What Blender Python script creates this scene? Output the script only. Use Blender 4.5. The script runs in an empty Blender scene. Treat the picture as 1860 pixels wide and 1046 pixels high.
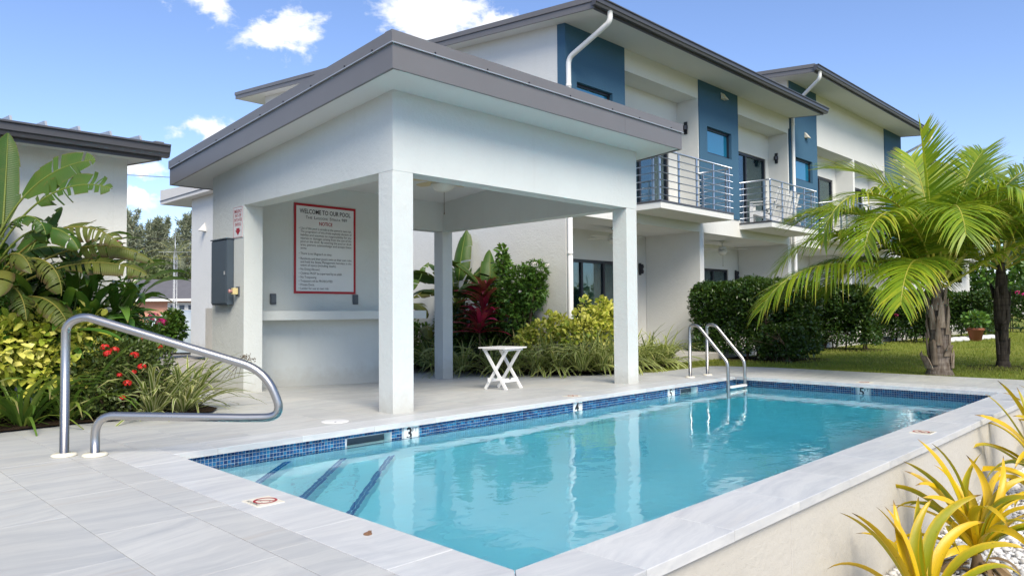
import bpy, math, random
import numpy as np
from mathutils import Matrix, Vector

random.seed(7)
rng = np.random.default_rng(11)
sc = bpy.context.scene
COL = sc.collection
R = math.radians

# ---------------------------------------------------------------- camera
cam_d = bpy.data.cameras.new('camera')
cam = bpy.data.objects.new('camera', cam_d)
COL.objects.link(cam)
sc.camera = cam
cam_d.sensor_width = 36.0
cam_d.lens = 25.726
cam_d.clip_start = 0.05
cam_d.clip_end = 3000.0
_yaw, _pitch, _roll = R(44.644), R(1.882), R(-0.4213)
_f = np.array([math.cos(_yaw), math.sin(_yaw), 0]); _r = np.array([math.sin(_yaw), -math.cos(_yaw), 0]); _u = np.array([0, 0, 1.0])
_f2 = _f * math.cos(_pitch) + _u * math.sin(_pitch)
_u2 = _u * math.cos(_pitch) - _f * math.sin(_pitch)
_r3 = _r * math.cos(_roll) + _u2 * math.sin(_roll)
_u3 = _u2 * math.cos(_roll) - _r * math.sin(_roll)
cam.matrix_world = Matrix(((_r3[0], _u3[0], -_f2[0], 0), (_r3[1], _u3[1], -_f2[1], 0), (_r3[2], _u3[2], -_f2[2], 1.05), (0, 0, 0, 1)))

# ---------------------------------------------------------------- light
SUN_EL, SUN_AZ = R(44), math.atan2(-0.44, -0.80)      # azimuth from +Y towards +X of the direction to the sun
sc.view_settings.view_transform = 'Standard'
sc.view_settings.look = 'None'
sc.view_settings.exposure = 1.38
sc.view_settings.gamma = 1.0
sc.view_settings.use_curve_mapping = False
sd = bpy.data.lights.new('sun', 'SUN')
sd.energy = 2.15
sd.angle = R(34)
sd.color = (1.0, 0.895, 0.74)
sun = bpy.data.objects.new('sun', sd)
COL.objects.link(sun)
_to = Vector((math.sin(SUN_AZ) * math.cos(SUN_EL), math.cos(SUN_AZ) * math.cos(SUN_EL), math.sin(SUN_EL)))
sun.rotation_euler = _to.to_track_quat('Z', 'Y').to_euler()
sun.location = (-5, -8, 30)


class NB:
    """small node-graph writer"""
    def __init__(self, tree):
        self.t = tree
        tree.nodes.clear()
    def n(self, kind, ins=None, **props):
        nd = self.t.nodes.new(kind)
        for k, v in props.items():
            setattr(nd, k, v)
        for k, v in (ins or {}).items():
            s = nd.inputs[k]
            if isinstance(v, bpy.types.NodeSocket):
                self.t.links.new(v, s)
            else:
                s.default_value = v
        return nd
    def math(self, op, a, b=0.0, c=0.0, clamp=False):
        nd = self.n('ShaderNodeMath', {0: a, 1: b, 2: c}, operation=op, use_clamp=clamp)
        return nd.outputs[0]
    def vmath(self, op, a, b=(0, 0, 0)):
        nd = self.n('ShaderNodeVectorMath', {0: a, 1: b}, operation=op)
        return nd.outputs['Value'] if op in ('LENGTH', 'DOT_PRODUCT') else nd.outputs[0]
    def noise(self, vec, scale, detail=4.0, rough=0.55, dist=0.0, out='Fac'):
        nd = self.n('ShaderNodeTexNoise', {'Vector': vec, 'Scale': scale, 'Detail': detail, 'Roughness': rough, 'Distortion': dist})
        return nd.outputs[out]
    def ramp(self, fac, stops, interp='LINEAR'):
        nd = self.n('ShaderNodeValToRGB', {'Fac': fac})
        cr = nd.color_ramp
        cr.interpolation = interp
        while len(cr.elements) < len(stops):
            cr.elements.new(0.5)
        for e, (p, c) in zip(cr.elements, stops):
            e.position = p
            e.color = tuple(c) + (1,) if not isinstance(c, (int, float)) else (c, c, c, 1)
        return nd.outputs['Color']
    def mix(self, fac, a, b, blend='MIX'):
        nd = self.n('ShaderNodeMix', {}, data_type='RGBA', blend_type=blend)
        for i, v in ((0, fac), (6, a), (7, b)):
            s = nd.inputs[i]
            if isinstance(v, bpy.types.NodeSocket):
                self.t.links.new(v, s)
            elif i == 0:
                s.default_value = v
            else:
                s.default_value = tuple(v) + (1,) if len(v) == 3 else v
        return nd.outputs[2]
    def maprange(self, v, a, b, c=0.0, d=1.0, smooth=False):
        nd = self.n('ShaderNodeMapRange', {0: v, 1: a, 2: b, 3: c, 4: d}, interpolation_type='SMOOTHSTEP' if smooth else 'LINEAR')
        return nd.outputs[0]
    def link(self, a, b):
        self.t.links.new(a, b)


# ---------------------------------------------------------------- sky with scattered fair-weather clouds
world = bpy.data.worlds.new('World')
sc.world = world
world.use_nodes = True
b = NB(world.node_tree)
sky = b.n('ShaderNodeTexSky', sky_type='NISHITA', sun_disc=False, sun_elevation=SUN_EL, sun_rotation=SUN_AZ, altitude=0.0, air_density=1.0, dust_density=0.25, ozone_density=2.6)
dirv = b.n('ShaderNodeTexCoord').outputs['Generated']
warp = b.noise(dirv, 7.0, 6.0, 0.6, 0.0, 'Color')
wv = b.vmath('ADD', dirv, b.n('ShaderNodeVectorMath', {0: b.vmath('SUBTRACT', warp, (0.5, 0.5, 0.5)), 'Scale': 0.16}, operation='SCALE').outputs[0])
mask = None
for d, rad in (
        ((0.335, 0.862, 0.380), 0.085), ((0.437, 0.830, 0.345), 0.085), ((0.585, 0.715, 0.385), 0.105), ((0.64, 0.67, 0.372), 0.08), ((0.368, 0.900, 0.233), 0.068), ((0.318, 0.932, 0.176), 0.05), ((0.315, 0.941, 0.123), 0.042),
        ((-0.15, 0.92, 0.32), 0.24), ((-0.8, 0.5, 0.35), 0.30), ((-0.9, -0.3, 0.45), 0.33), ((0.1, -0.9, 0.42), 0.30), ((0.75, -0.55, 0.38), 0.26), ((0.1, 0.2, 0.97), 0.32), ((-0.4, -0.5, 0.75), 0.3)):
    v = b.vmath('MULTIPLY', b.vmath('SUBTRACT', wv, d), (1, 1, 1.9))
    m = b.maprange(b.vmath('LENGTH', v), 0.0, rad, 1.0, 0.0)
    mask = m if mask is None else b.math('MAXIMUM', mask, m)
cn = b.noise(b.vmath('MULTIPLY', dirv, (1, 1, 1.7)), 15.0, 9.0, 0.62, 0.3)
dens = b.math('ADD', b.math('MULTIPLY', mask, 1.05), b.math('MULTIPLY', b.math('SUBTRACT', cn, 0.5), 1.9))
cov = b.maprange(dens, 0.34, 0.78, 0.0, 1.0, True)
cov = b.math('MULTIPLY', cov, b.maprange(mask, 0.0, 0.22))
z = b.n('ShaderNodeSeparateXYZ', {0: dirv}).outputs[2]
tint = b.mix(1.0, sky.outputs[0], b.mix(b.maprange(z, 0.0, 0.5), (0.95, 0.93, 1.08), (0.95, 0.965, 1.10)), 'MULTIPLY')
bg = b.n('ShaderNodeBackground', {'Color': tint, 'Strength': 0.076})
shade = b.mix(b.noise(b.vmath('MULTIPLY', dirv, (1, 1, 2)), 20.0, 5.0), (0.38, 0.40, 0.44), (0.51, 0.51, 0.515))
bgc = b.n('ShaderNodeBackground', {'Color': shade, 'Strength': 1.0})
mx = b.n('ShaderNodeMixShader', {0: cov, 1: bg.outputs[0], 2: bgc.outputs[0]})
b.n('ShaderNodeOutputWorld', {'Surface': mx.outputs[0]})

# ---------------------------------------------------------------- helpers
GLOB = {}


def new_obj(name, data, parent=None, world=True):
    o = bpy.data.objects.new(name, data)
    COL.objects.link(o)
    if parent is not None:
        o.parent = parent
        if world:
            p, off = parent, Vector((0, 0, 0))
            while p is not None:
                off += p.location
                p = p.parent
            o.location = -off
    return o


def tag(o, label=None, cat=None, group=None, kind=None):
    if label: o['label'] = label
    if cat: o['category'] = cat
    if group: o['group'] = group
    if kind: o['kind'] = kind
    return o


def thing(name, label, cat, loc=(0, 0, 0), rz=0.0, group=None, kind=None):
    o = bpy.data.objects.new(name, None)
    COL.objects.link(o)
    o.empty_display_size = 0.1
    o.location = loc
    o.rotation_euler = (0, 0, rz)
    return tag(o, label, cat, group, kind)


def mesh_np(name, V, F, mat=None, UV=None, smooth=False):
    """V (n,3) array, F (m,k) int array or list of index tuples, UV per vertex (n,2)"""
    me = bpy.data.meshes.new(name)
    V = np.asarray(V, dtype=np.float32)
    if isinstance(F, np.ndarray):
        m, k = F.shape
        me.vertices.add(len(V)); me.vertices.foreach_set('co', V.ravel())
        me.loops.add(m * k); me.loops.foreach_set('vertex_index', F.astype(np.int32).ravel())
        me.polygons.add(m); me.polygons.foreach_set('loop_start', np.arange(0, m * k, k, dtype=np.int32))
        me.polygons.foreach_set('loop_total', np.full(m, k, dtype=np.int32))
        lv = F.ravel()
        me.update(calc_edges=True)
    else:
        me.from_pydata([tuple(map(float, v)) for v in V], [], [tuple(int(i) for i in f) for f in F])
        lv = np.array([i for f in F for i in f], dtype=np.int64)
    if UV is not None:
        uvl = me.uv_layers.new(name='UVMap')
        uvl.data.foreach_set('uv', np.asarray(UV, dtype=np.float32)[lv].ravel())
    if smooth:
        me.polygons.foreach_set('use_smooth', np.ones(len(me.polygons), dtype=bool))
    if mat: me.materials.append(mat)
    me.validate()
    return me


class MB:
    """collects shapes and links them as one mesh object"""
    def __init__(self):
        self.v, self.f, self.s = [], [], []
    def add(self, vs, fs, smooth=False):
        o = len(self.v)
        self.v += [tuple(p) for p in vs]
        self.f += [tuple(i + o for i in f) for f in fs]
        self.s += [smooth] * len(fs)
        return self
    def box(self, x0, x1, y0, y1, z0, z1):
        return self.add([(x0, y0, z0), (x1, y0, z0), (x1, y1, z0), (x0, y1, z0), (x0, y0, z1), (x1, y0, z1), (x1, y1, z1), (x0, y1, z1)],
                        [(0, 3, 2, 1), (4, 5, 6, 7), (0, 1, 5, 4), (1, 2, 6, 5), (2, 3, 7, 6), (3, 0, 4, 7)])
    def bbox(self, x0, x1, y0, y1, z0, z1, e=0.008):
        """box with chamfered top and vertical edges"""
        n = len(self.v)
        def ring(i, z): return [(x0 + i + e, y0 + i, z), (x1 - i - e, y0 + i, z), (x1 - i, y0 + i + e, z), (x1 - i, y1 - i - e, z), (x1 - i - e, y1 - i, z), (x0 + i + e, y1 - i, z), (x0 + i, y1 - i - e, z), (x0 + i, y0 + i + e, z)]
        r = [ring(e, z0), ring(0, z0 + e), ring(0, z1 - e), ring(e, z1)]
        vs = [p for q in r for p in q]
        fs = [tuple(range(7, -1, -1)), tuple(range(24, 32))]
        for k in range(3):
            for i in range(8):
                j = (i + 1) % 8
                fs.append((k * 8 + i, k * 8 + j, k * 8 + 8 + j, k * 8 + 8 + i))
        return self.add(vs, fs)
    def prism(self, poly, h0, h1, axis='x'):
        """polygon extruded along an axis; poly gives the two other coordinates"""
        k = len(poly)
        def mk(p, h):
            return (h, p[0], p[1]) if axis == 'x' else ((p[0], h, p[1]) if axis == 'y' else (p[0], p[1], h))
        vs = [mk(p, h0) for p in poly] + [mk(p, h1) for p in poly]
        fs = [tuple(range(k - 1, -1, -1)), tuple(range(k, 2 * k))] + [(i, (i + 1) % k, k + (i + 1) % k, k + i) for i in range(k)]
        return self.add(vs, fs)
    def obox(self, c, ax, ay, az):
        """box at c with half-axis vectors"""
        c, ax, ay, az = map(np.array, (c, ax, ay, az))
        vs = [c + sx * ax + sy * ay + sz * az for sz in (-1, 1) for sx, sy in ((-1, -1), (1, -1), (1, 1), (-1, 1))]
        return self.add(vs, [(0, 3, 2, 1), (4, 5, 6, 7), (0, 1, 5, 4), (1, 2, 6, 5), (2, 3, 7, 6), (3, 0, 4, 7)])
    def bar(self, p, q, w, h):
        """rectangular bar from p to q, width w (horizontal), height h"""
        p, q = np.array(p, float), np.array(q, float)
        d = q - p; L = np.linalg.norm(d); d /= L
        s = np.cross(d, (0, 0, 1.0))
        s = np.array((1.0, 0, 0)) if np.linalg.norm(s) < 1e-4 else s / np.linalg.norm(s)
        u = np.cross(s, d)
        return self.obox((p + q) / 2, d * L / 2, s * w / 2, u * h / 2)
    def tube(self, pts, r, n=8, cap=True):
        pts = [np.array(p, float) for p in pts]
        rr = r if hasattr(r, '__len__') else [r] * len(pts)
        vs, fs = [], []
        ref = None
        for i, p in enumerate(pts):
            a, c = pts[max(i - 1, 0)], pts[min(i + 1, len(pts) - 1)]
            d = (c - a) / (np.linalg.norm(c - a) + 1e-12)
            if ref is None:
                ref = np.array((0, 0, 1.0)) if abs(d[2]) < 0.9 else np.array((1.0, 0, 0))
            s = np.cross(d, ref); s /= np.linalg.norm(s) + 1e-12
            u = np.cross(s, d); ref = u
            for k in range(n):
                t = 2 * math.pi * k / n
                vs.append(p + rr[i] * (math.cos(t) * s + math.sin(t) * u))
        for i in range(len(pts) - 1):
            for k in range(n):
                j = (k + 1) % n
                fs.append((i * n + k, i * n + j, i * n + n + j, i * n + n + k))
        self.add(vs, fs, True)
        if cap:
            o = len(self.v) - len(vs)
            self.f += [tuple(o + k for k in range(n)), tuple(o + (len(pts) - 1) * n + k for k in range(n - 1, -1, -1))]
            self.s += [False, False]
        return self
    def lathe(self, c, prof, n=16):
        """profile [(r, z)] about a vertical axis through c"""
        vs = [(c[0] + r * math.cos(2 * math.pi * k / n), c[1] + r * math.sin(2 * math.pi * k / n), c[2] + z) for r, z in prof for k in range(n)]
        fs = [(i * n + k, i * n + (k + 1) % n, i * n + n + (k + 1) % n, i * n + n + k) for i in range(len(prof) - 1) for k in range(n)]
        self.add(vs, fs, True)
        o = len(self.v) - len(vs)
        self.f += [tuple(o + k for k in range(n - 1, -1, -1)), tuple(o + (len(prof) - 1) * n + k for k in range(n))]
        self.s += [False, False]
        return self
    def wall(self, x0, x1, y0, y1, z0, z1, holes=()):
        """wall along X with rectangular holes (xa, xb, za, zb)"""
        x = x0
        for xa, xb, za, zb in sorted(holes):
            if xa > x: self.box(x, xa, y0, y1, z0, z1)
            if za > z0: self.box(xa, xb, y0, y1, z0, za)
            if zb < z1: self.box(xa, xb, y0, y1, zb, z1)
            x = xb
        if x < x1: self.box(x, x1, y0, y1, z0, z1)
        return self
    def mesh(self, name, mat):
        me = bpy.data.meshes.new(name)
        me.from_pydata([tuple(map(float, p)) for p in self.v], [], self.f)
        if any(self.s):
            me.polygons.foreach_set('use_smooth', self.s)
        me.materials.append(mat)
        me.update()
        return me
    def build(self, name, mat, parent=None, world=True):
        return new_obj(name, self.mesh(name, mat), parent, world)


def rounded(pts, r, n=6):
    """polyline with rounded corners"""
    pts = [np.array(p, float) for p in pts]
    out = [pts[0]]
    for i in range(1, len(pts) - 1):
        a, p, c = pts[i - 1], pts[i], pts[i + 1]
        d1, d2 = a - p, c - p
        l1, l2 = np.linalg.norm(d1), np.linalg.norm(d2)
        rr = min(r if not hasattr(r, '__len__') else r[i - 1], l1 * 0.49, l2 * 0.49)
        s, e = p + d1 / l1 * rr, p + d2 / l2 * rr
        for k in range(n + 1):
            t = k / n
            out.append((1 - t) ** 2 * s + 2 * t * (1 - t) * p + t * t * e)
    out.append(pts[-1])
    return out


def text_obj(name, body, size, pos, right, up, mat, parent=None, align='CENTER', width=None, bold=0.0, world=True):
    cu = bpy.data.curves.new('lettering', 'FONT')
    cu.body = body; cu.size = size; cu.align_x = align; cu.align_y = 'CENTER'; cu.resolution_u = 2; cu.offset = bold
    tmp = bpy.data.objects.new('lettering', cu)
    COL.objects.link(tmp)
    dg = bpy.context.evaluated_depsgraph_get()
    me = bpy.data.meshes.new_from_object(tmp.evaluated_get(dg))
    bpy.data.objects.remove(tmp)
    right, up = Vector(right), Vector(up)
    co = np.empty(len(me.vertices) * 3, dtype=np.float32)
    me.vertices.foreach_get('co', co)
    co = co.reshape(-1, 3)
    if width and len(co):
        w = co[:, 0].max() - co[:, 0].min()
        co[:, 0] *= width / w
    P = np.array(pos)[None, :] + co[:, :1] * np.array(right)[None, :] + co[:, 1:2] * np.array(up)[None, :]
    me.vertices.foreach_set('co', P.astype(np.float32).ravel())
    me.materials.clear(); me.materials.append(mat); me.name = name
    me.update()
    return new_obj(name, me, parent, world)

# ---------------------------------------------------------------- materials
def newmat(name):
    m = bpy.data.materials.new(name)
    m.use_nodes = True
    return m, NB(m.node_tree)


def finish(b, bsdf, disp=None):
    b.n('ShaderNodeOutputMaterial', {'Surface': bsdf})


def prin(b, color, rough=0.6, metal=0.0, normal=None, spec=0.5, **kw):
    ins = {'Base Color': color if isinstance(color, bpy.types.NodeSocket) else tuple(color) + (1,), 'Roughness': rough, 'Metallic': metal, 'Specular IOR Level': spec}
    if normal is not None: ins['Normal'] = normal
    ins.update(kw)
    return b.n('ShaderNodeBsdfPrincipled', ins).outputs[0]


def bump(b, h, strength=0.3, dist=0.01):
    return b.n('ShaderNodeBump', {'Height': h, 'Strength': strength, 'Distance': dist}).outputs[0]


def pos(b):
    return b.n('ShaderNodeNewGeometry').outputs['Position']


def m_plain(name, col, rough=0.5, metal=0.0, var=0.06, scale=6.0, bs=0.0):
    m, b = newmat(name)
    p = pos(b)
    n = b.noise(p, scale, 3.0)
    c = b.mix(n, tuple(x * (1 - var) for x in col), tuple(min(1, x * (1 + var)) for x in col))
    finish(b, prin(b, c, rough, metal, bump(b, b.noise(p, scale * 12, 2.0), bs, 0.004) if bs else None))
    return m


def m_stucco(name, col, stain=0.5):
    """painted render with fine grain, weak blotches and rain streaks"""
    m, b = newmat(name)
    p = pos(b)
    fine = b.noise(p, 160.0, 3.0, 0.6)
    mid = b.noise(p, 22.0, 4.0, 0.6)
    big = b.noise(p, 0.9, 4.0, 0.6)
    streak = b.noise(b.vmath('MULTIPLY', p, (9.0, 9.0, 0.5)), 1.0, 5.0, 0.6)
    c = b.mix(b.maprange(big, 0.35, 0.7), tuple(x * 0.955 for x in col), col)
    c = b.mix(b.math('MULTIPLY', b.maprange(streak, 0.58, 0.80), 0.16 * stain), c, (col[0] * 0.62, col[1] * 0.60, col[2] * 0.55))
    c = b.mix(b.math('MULTIPLY', b.maprange(mid, 0.45, 0.75), 0.07), c, tuple(x * 0.8 for x in col))
    z = b.n('ShaderNodeSeparateXYZ', {0: p}).outputs[2]
    splash = b.math('MULTIPLY', b.maprange(b.math('ADD', z, b.math('MULTIPLY', b.noise(p, 7.0, 4.0, 0.7), -0.42)), 0.03, -0.22), 0.42)
    c = b.mix(splash, c, (0.36, 0.33, 0.27))
    h = b.math('ADD', fine, b.math('ADD', b.math('MULTIPLY', mid, 2.2), b.math('MULTIPLY', b.noise(p, 5.0, 3.0), 2.0)))
    finish(b, prin(b, c, 0.82, 0, bump(b, h, 0.5, 0.005), 0.3))
    return m


def m_marble(name, base, dark, warm, amt, scale, rough, warm_amt=0.5):
    """stone with long streaks along X, a different cut on every slab"""
    m, b = newmat(name)
    rnd = b.n('ShaderNodeObjectInfo').outputs['Random']
    p = pos(b)
    off = b.n('ShaderNodeCombineXYZ', {0: b.math('MULTIPLY', rnd, 37.0), 1: b.math('MULTIPLY', rnd, 91.0), 2: b.math('MULTIPLY', rnd, 53.0)}).outputs[0]
    q = b.vmath('ADD', p, off)
    rot = b.n('ShaderNodeVectorRotate', {'Vector': q, 'Angle': b.math('MULTIPLY', b.math('SUBTRACT', rnd, 0.5), 0.5)}, rotation_type='Z_AXIS').outputs[0]
    w = b.vmath('ADD', rot, b.n('ShaderNodeVectorMath', {0: b.vmath('SUBTRACT', b.noise(rot, 1.6, 3.0, 0.5, 0, 'Color'), (0.5, 0.5, 0.5)), 'Scale': 0.22}, operation='SCALE').outputs[0])
    s1 = b.noise(b.vmath('MULTIPLY', w, (0.55, 5.0, 5.0)), scale, 6.0, 0.62)
    s2 = b.noise(b.vmath('MULTIPLY', w, (1.3, 16.0, 16.0)), scale, 6.0, 0.68)
    s3 = b.noise(b.vmath('MULTIPLY', w, (0.7, 9.0, 9.0)), scale * 0.8, 4.0, 0.6)
    cl = b.noise(p, 0.7, 3.0)
    spk = b.noise(p, 210.0, 2.0)
    tone = b.math('ADD', b.math('MULTIPLY', s1, 0.6), b.math('MULTIPLY', s2, 0.5))
    c = b.mix(b.math('MULTIPLY', b.maprange(tone, 0.47, 0.72), amt), base, dark)
    c = b.mix(b.math('MULTIPLY', b.maprange(s2, 0.36, 0.22), amt * 0.5), c, tuple(min(1, x * 1.12) for x in base))
    c = b.mix(b.math('MULTIPLY', b.maprange(s3, 0.60, 0.74), warm_amt), c, warm)
    c = b.mix(b.math('MULTIPLY', b.maprange(cl, 0.4, 0.75), 0.16), c, tuple(x * 0.72 for x in warm))
    c = b.mix(b.math('MULTIPLY', b.maprange(spk, 0.55, 0.8), 0.10), c, dark)
    c = b.mix(b.math('MULTIPLY', rnd, 0.22), c, tuple(x * 0.86 for x in dark))
    wet = b.noise(p, 1.7, 5.0, 0.7)
    c = b.mix(b.math('MULTIPLY', b.maprange(wet, 0.60, 0.66), 0.10), c, tuple(x * 0.6 for x in dark))
    r = b.maprange(tone, 0.3, 0.75, rough - 0.07, rough + 0.1)
    finish(b, prin(b, c, r, 0, bump(b, b.math('ADD', s2, b.math('MULTIPLY', spk, 0.5)), 0.22, 0.004), 0.4))
    return m


def m_leaf(name, stops, rough=0.42, transl=0.28, per='island', edge=None, tip=None, mid=None, clump=2.2, camt=0.35, veins=0.0, spots=0.0):
    """leaf: colour by leaf, with lighter and darker clumps; UV u runs across the blade and v along it"""
    m, b = newmat(name)
    if per == 'island':
        rnd = b.n('ShaderNodeNewGeometry').outputs['Random Per Island']
    else:
        rnd = b.n('ShaderNodeObjectInfo').outputs['Random']
    p = pos(b)
    c = b.ramp(b.math('ADD', b.math('MULTIPLY', rnd, 1.0 - camt), b.math('MULTIPLY', b.maprange(b.noise(p, clump, 2.0), 0.3, 0.7), camt)), stops)
    if edge or tip or mid:
        uv = b.n('ShaderNodeSeparateXYZ', {0: b.n('ShaderNodeTexCoord').outputs['UV']})
        u, v = uv.outputs[0], uv.outputs[1]
        d = b.math('MULTIPLY', b.math('ABSOLUTE', b.math('SUBTRACT', u, 0.5)), 2.0)
        if mid: c = b.mix(b.math('MULTIPLY', b.maprange(d, mid[1], 0.0), mid[2]), c, mid[0])
        if edge: c = b.mix(b.math('MULTIPLY', b.maprange(b.math('ADD', d, b.math('MULTIPLY', b.math('SUBTRACT', b.noise(p, 60.0, 2.0), 0.5), 0.35)), edge[1], min(1.0, edge[1] + edge[3]) if len(edge) > 3 else min(1.0, edge[1] + 0.12)), edge[2]), c, edge[0])
        if tip:
            vv = b.math('ADD', v, b.math('ADD', b.math('MULTIPLY', b.math('SUBTRACT', rnd, 0.5), tip[3]), b.math('MULTIPLY', b.math('SUBTRACT', b.noise(p, 14.0, 3.0), 0.5), 0.25)))
            c = b.mix(b.math('MULTIPLY', b.maprange(vv, tip[1], tip[2]), tip[4]), c, tip[0])
    hh = b.noise(p, 90.0, 2.0)
    if spots:
        st = b.noise(b.n('ShaderNodeCombineXYZ', {0: b.math('MULTIPLY', u, 9.0), 1: b.math('MULTIPLY', v, 0.8), 2: b.math('MULTIPLY', rnd, 40.0)}).outputs[0], 2.0, 3.0, 0.6)
        c = b.mix(b.math('MULTIPLY', b.maprange(st, 0.5, 0.72), 0.35), c, (0.26, 0.28, 0.014))
        c = b.mix(b.math('MULTIPLY', b.maprange(b.noise(p, 34.0, 4.0, 0.7), 0.64, 0.70), spots), c, (0.10, 0.055, 0.018))
        c = b.mix(b.maprange(b.math('ADD', v, b.math('MULTIPLY', b.math('SUBTRACT', b.noise(p, 20.0, 2.0), 0.5), 0.16)), 0.93, 0.98), c, (0.16, 0.085, 0.03))
        hh = b.math('ADD', hh, b.math('MULTIPLY', st, 1.5))
    if veins:
        wv_ = b.math('SINE', b.math('MULTIPLY', b.math('ADD', v, b.math('MULTIPLY', b.noise(p, 3.0, 2.0), 0.03)), 260.0))
        bl = b.noise(p, 7.0, 4.0, 0.65)
        c = b.mix(b.math('MULTIPLY', b.maprange(wv_, -1.0, 1.0), veins * 0.4), c, (0.08, 0.13, 0.025))
        c = b.mix(b.math('MULTIPLY', b.maprange(bl, 0.5, 0.75), veins), c, (0.10, 0.11, 0.02))
        c = b.mix(b.math('MULTIPLY', b.maprange(b.noise(p, 26.0, 3.0), 0.66, 0.76), veins), c, (0.07, 0.04, 0.02))
        hh = b.math('ADD', hh, b.math('MULTIPLY', wv_, 0.8))
    nrm = bump(b, hh, 0.22 if veins else 0.15, 0.004 if veins else 0.003)
    pb = prin(b, c, rough, 0, nrm, 0.22 if veins else 0.42)
    tr = b.n('ShaderNodeBsdfTranslucent', {'Color': b.mix(0.35, c, (0.30, 0.42, 0.02))}).outputs[0]
    finish(b, b.n('ShaderNodeMixShader', {0: transl, 1: pb, 2: tr}).outputs[0])
    return m


def m_islands(name, stops, rough=0.25, spec=0.5, bs=0.0):
    m, b = newmat(name)
    rnd = b.n('ShaderNodeNewGeometry').outputs['Random Per Island']
    c = b.ramp(rnd, stops)
    p = pos(b)
    c = b.mix(b.math('MULTIPLY', b.noise(p, 60.0, 2.0), 0.25), c, tuple(x * 0.6 for x in stops[0][1]))
    finish(b, prin(b, c, rough, 0, bump(b, b.noise(p, 40.0, 2.0), bs, 0.004) if bs else None, spec))
    return m


def m_metal(name, col, rough=0.3, aniso=True):
    m, b = newmat(name)
    p = pos(b)
    n = b.noise(b.vmath('MULTIPLY', p, (1, 1, 0.25)), 120.0, 3.0)
    c = b.mix(b.noise(p, 9.0, 4.0), tuple(x * 0.86 for x in col), col)
    finish(b, prin(b, c, rough, 1.0, None))
    return m


def m_glass(name, tint, refl=1.0, clear=0.0, rough=0.02):
    """window pane: mirror-like reflection over a tinted film, partly see-through"""
    m, b = newmat(name)
    p = pos(b)
    nrm = bump(b, b.noise(p, 1.3, 2.0), 0.04, 0.05)
    film = b.n('ShaderNodeBsdfDiffuse', {'Color': tuple(tint) + (1,)}).outputs[0]
    tr = b.n('ShaderNodeBsdfTransparent', {'Color': (0.55, 0.72, 0.74, 1)}).outputs[0]
    body = b.n('ShaderNodeMixShader', {0: clear, 1: film, 2: tr}).outputs[0]
    gl = b.n('ShaderNodeBsdfGlossy', {'Color': (0.72, 0.88, 0.92, 1), 'Roughness': rough, 'Normal': nrm}).outputs[0]
    fr = b.n('ShaderNodeFresnel', {'IOR': 1.75, 'Normal': nrm}).outputs[0]
    finish(b, b.n('ShaderNodeMixShader', {0: b.math('MULTIPLY', b.math('ADD', fr, 0.12), refl, clamp=True), 1: body, 2: gl}).outputs[0])
    return m


MT = {}
MT['white'] = m_stucco('white_render', (0.66, 0.67, 0.64))
MT['white2'] = m_stucco('white_render_pavilion', (0.585, 0.62, 0.60), 0.7)
MT['white_d'] = m_stucco('white_render_old', (0.66, 0.655, 0.63), 1.2)
MT['cream'] = m_stucco('cream_render', (0.62, 0.605, 0.545), 1.6)
MT['ceil'] = m_plain('ceiling_paint', (0.66, 0.67, 0.655), 0.8, 0, 0.03, 2.0)
MT['blue'] = m_stucco('blue_render', (0.046, 0.118, 0.192), 1.2)
MT['roof'] = m_plain('grey_brown_sheet_metal', (0.140, 0.138, 0.140), 0.42, 0.0, 0.08, 2.5, 0.05)
MT['roof_l'] = m_plain('grey_sheet_metal_edge', (0.40, 0.39, 0.385), 0.4, 0.2, 0.06)
MT['gutter'] = m_plain('dark_gutter_paint', (0.060, 0.060, 0.066), 0.33, 0.0, 0.10, 3.0)
MT['galv'] = m_plain('pale_sheet_metal', (0.42, 0.44, 0.45), 0.4, 0.5, 0.08)
MT['steel'] = m_metal('brushed_stainless_steel', (0.47, 0.455, 0.43), 0.33)
MT['alu'] = m_metal('silver_painted_rail', (0.58, 0.62, 0.68), 0.38)
MT['plastic_w'] = m_plain('white_plastic', (0.74, 0.74, 0.72), 0.35, 0, 0.03)
MT['pvc'] = m_plain('white_drain_pipe', (0.72, 0.73, 0.71), 0.4, 0, 0.04)
MT['black'] = m_plain('black_frame_paint', (0.010, 0.012, 0.020), 0.35, 0, 0.1)
MT['slate'] = m_plain('dark_grey_box_paint', (0.055, 0.076, 0.098), 0.42, 0, 0.12, 5.0, 0.05)
MT['grey_p'] = m_plain('grey_plastic', (0.085, 0.10, 0.12), 0.45)
MT['tile_grout'] = m_plain('pale_grout', (0.42, 0.46, 0.48), 0.8)
MT['deck_grout'] = m_plain('tan_grout', (0.20, 0.18, 0.16), 0.9)
MT['deck'] = m_marble('grey_veined_deck_stone', (0.53, 0.535, 0.505), (0.33, 0.35, 0.36), (0.45, 0.40, 0.33), 0.75, 1.0, 0.46, 0.55)
MT['coping'] = m_marble('white_veined_marble', (0.605, 0.615, 0.60), (0.36, 0.385, 0.41), (0.66, 0.62, 0.54), 0.72, 1.1, 0.36, 0.22)
MT['mosaic'] = m_islands('blue_glass_mosaic', [(0.0, (0.008, 0.038, 0.125)), (0.45, (0.012, 0.080, 0.215)), (0.8, (0.018, 0.135, 0.31)), (1.0, (0.035, 0.23, 0.40))], 0.12)
MT['mosaic_b'] = m_islands('bright_blue_mosaic', [(0.0, (0.012, 0.13, 0.34)), (1.0, (0.04, 0.24, 0.50))], 0.2)
MT['plaster'] = m_plain('pale_blue_pool_plaster', (0.58, 0.82, 0.87), 0.7, 0, 0.07, 1.6)
MT['marker'] = m_plain('white_ceramic', (0.72, 0.74, 0.73), 0.18, 0, 0.03)
MT['cer_cream'] = m_plain('cream_ceramic', (0.72, 0.68, 0.56), 0.3, 0, 0.03)
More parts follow.
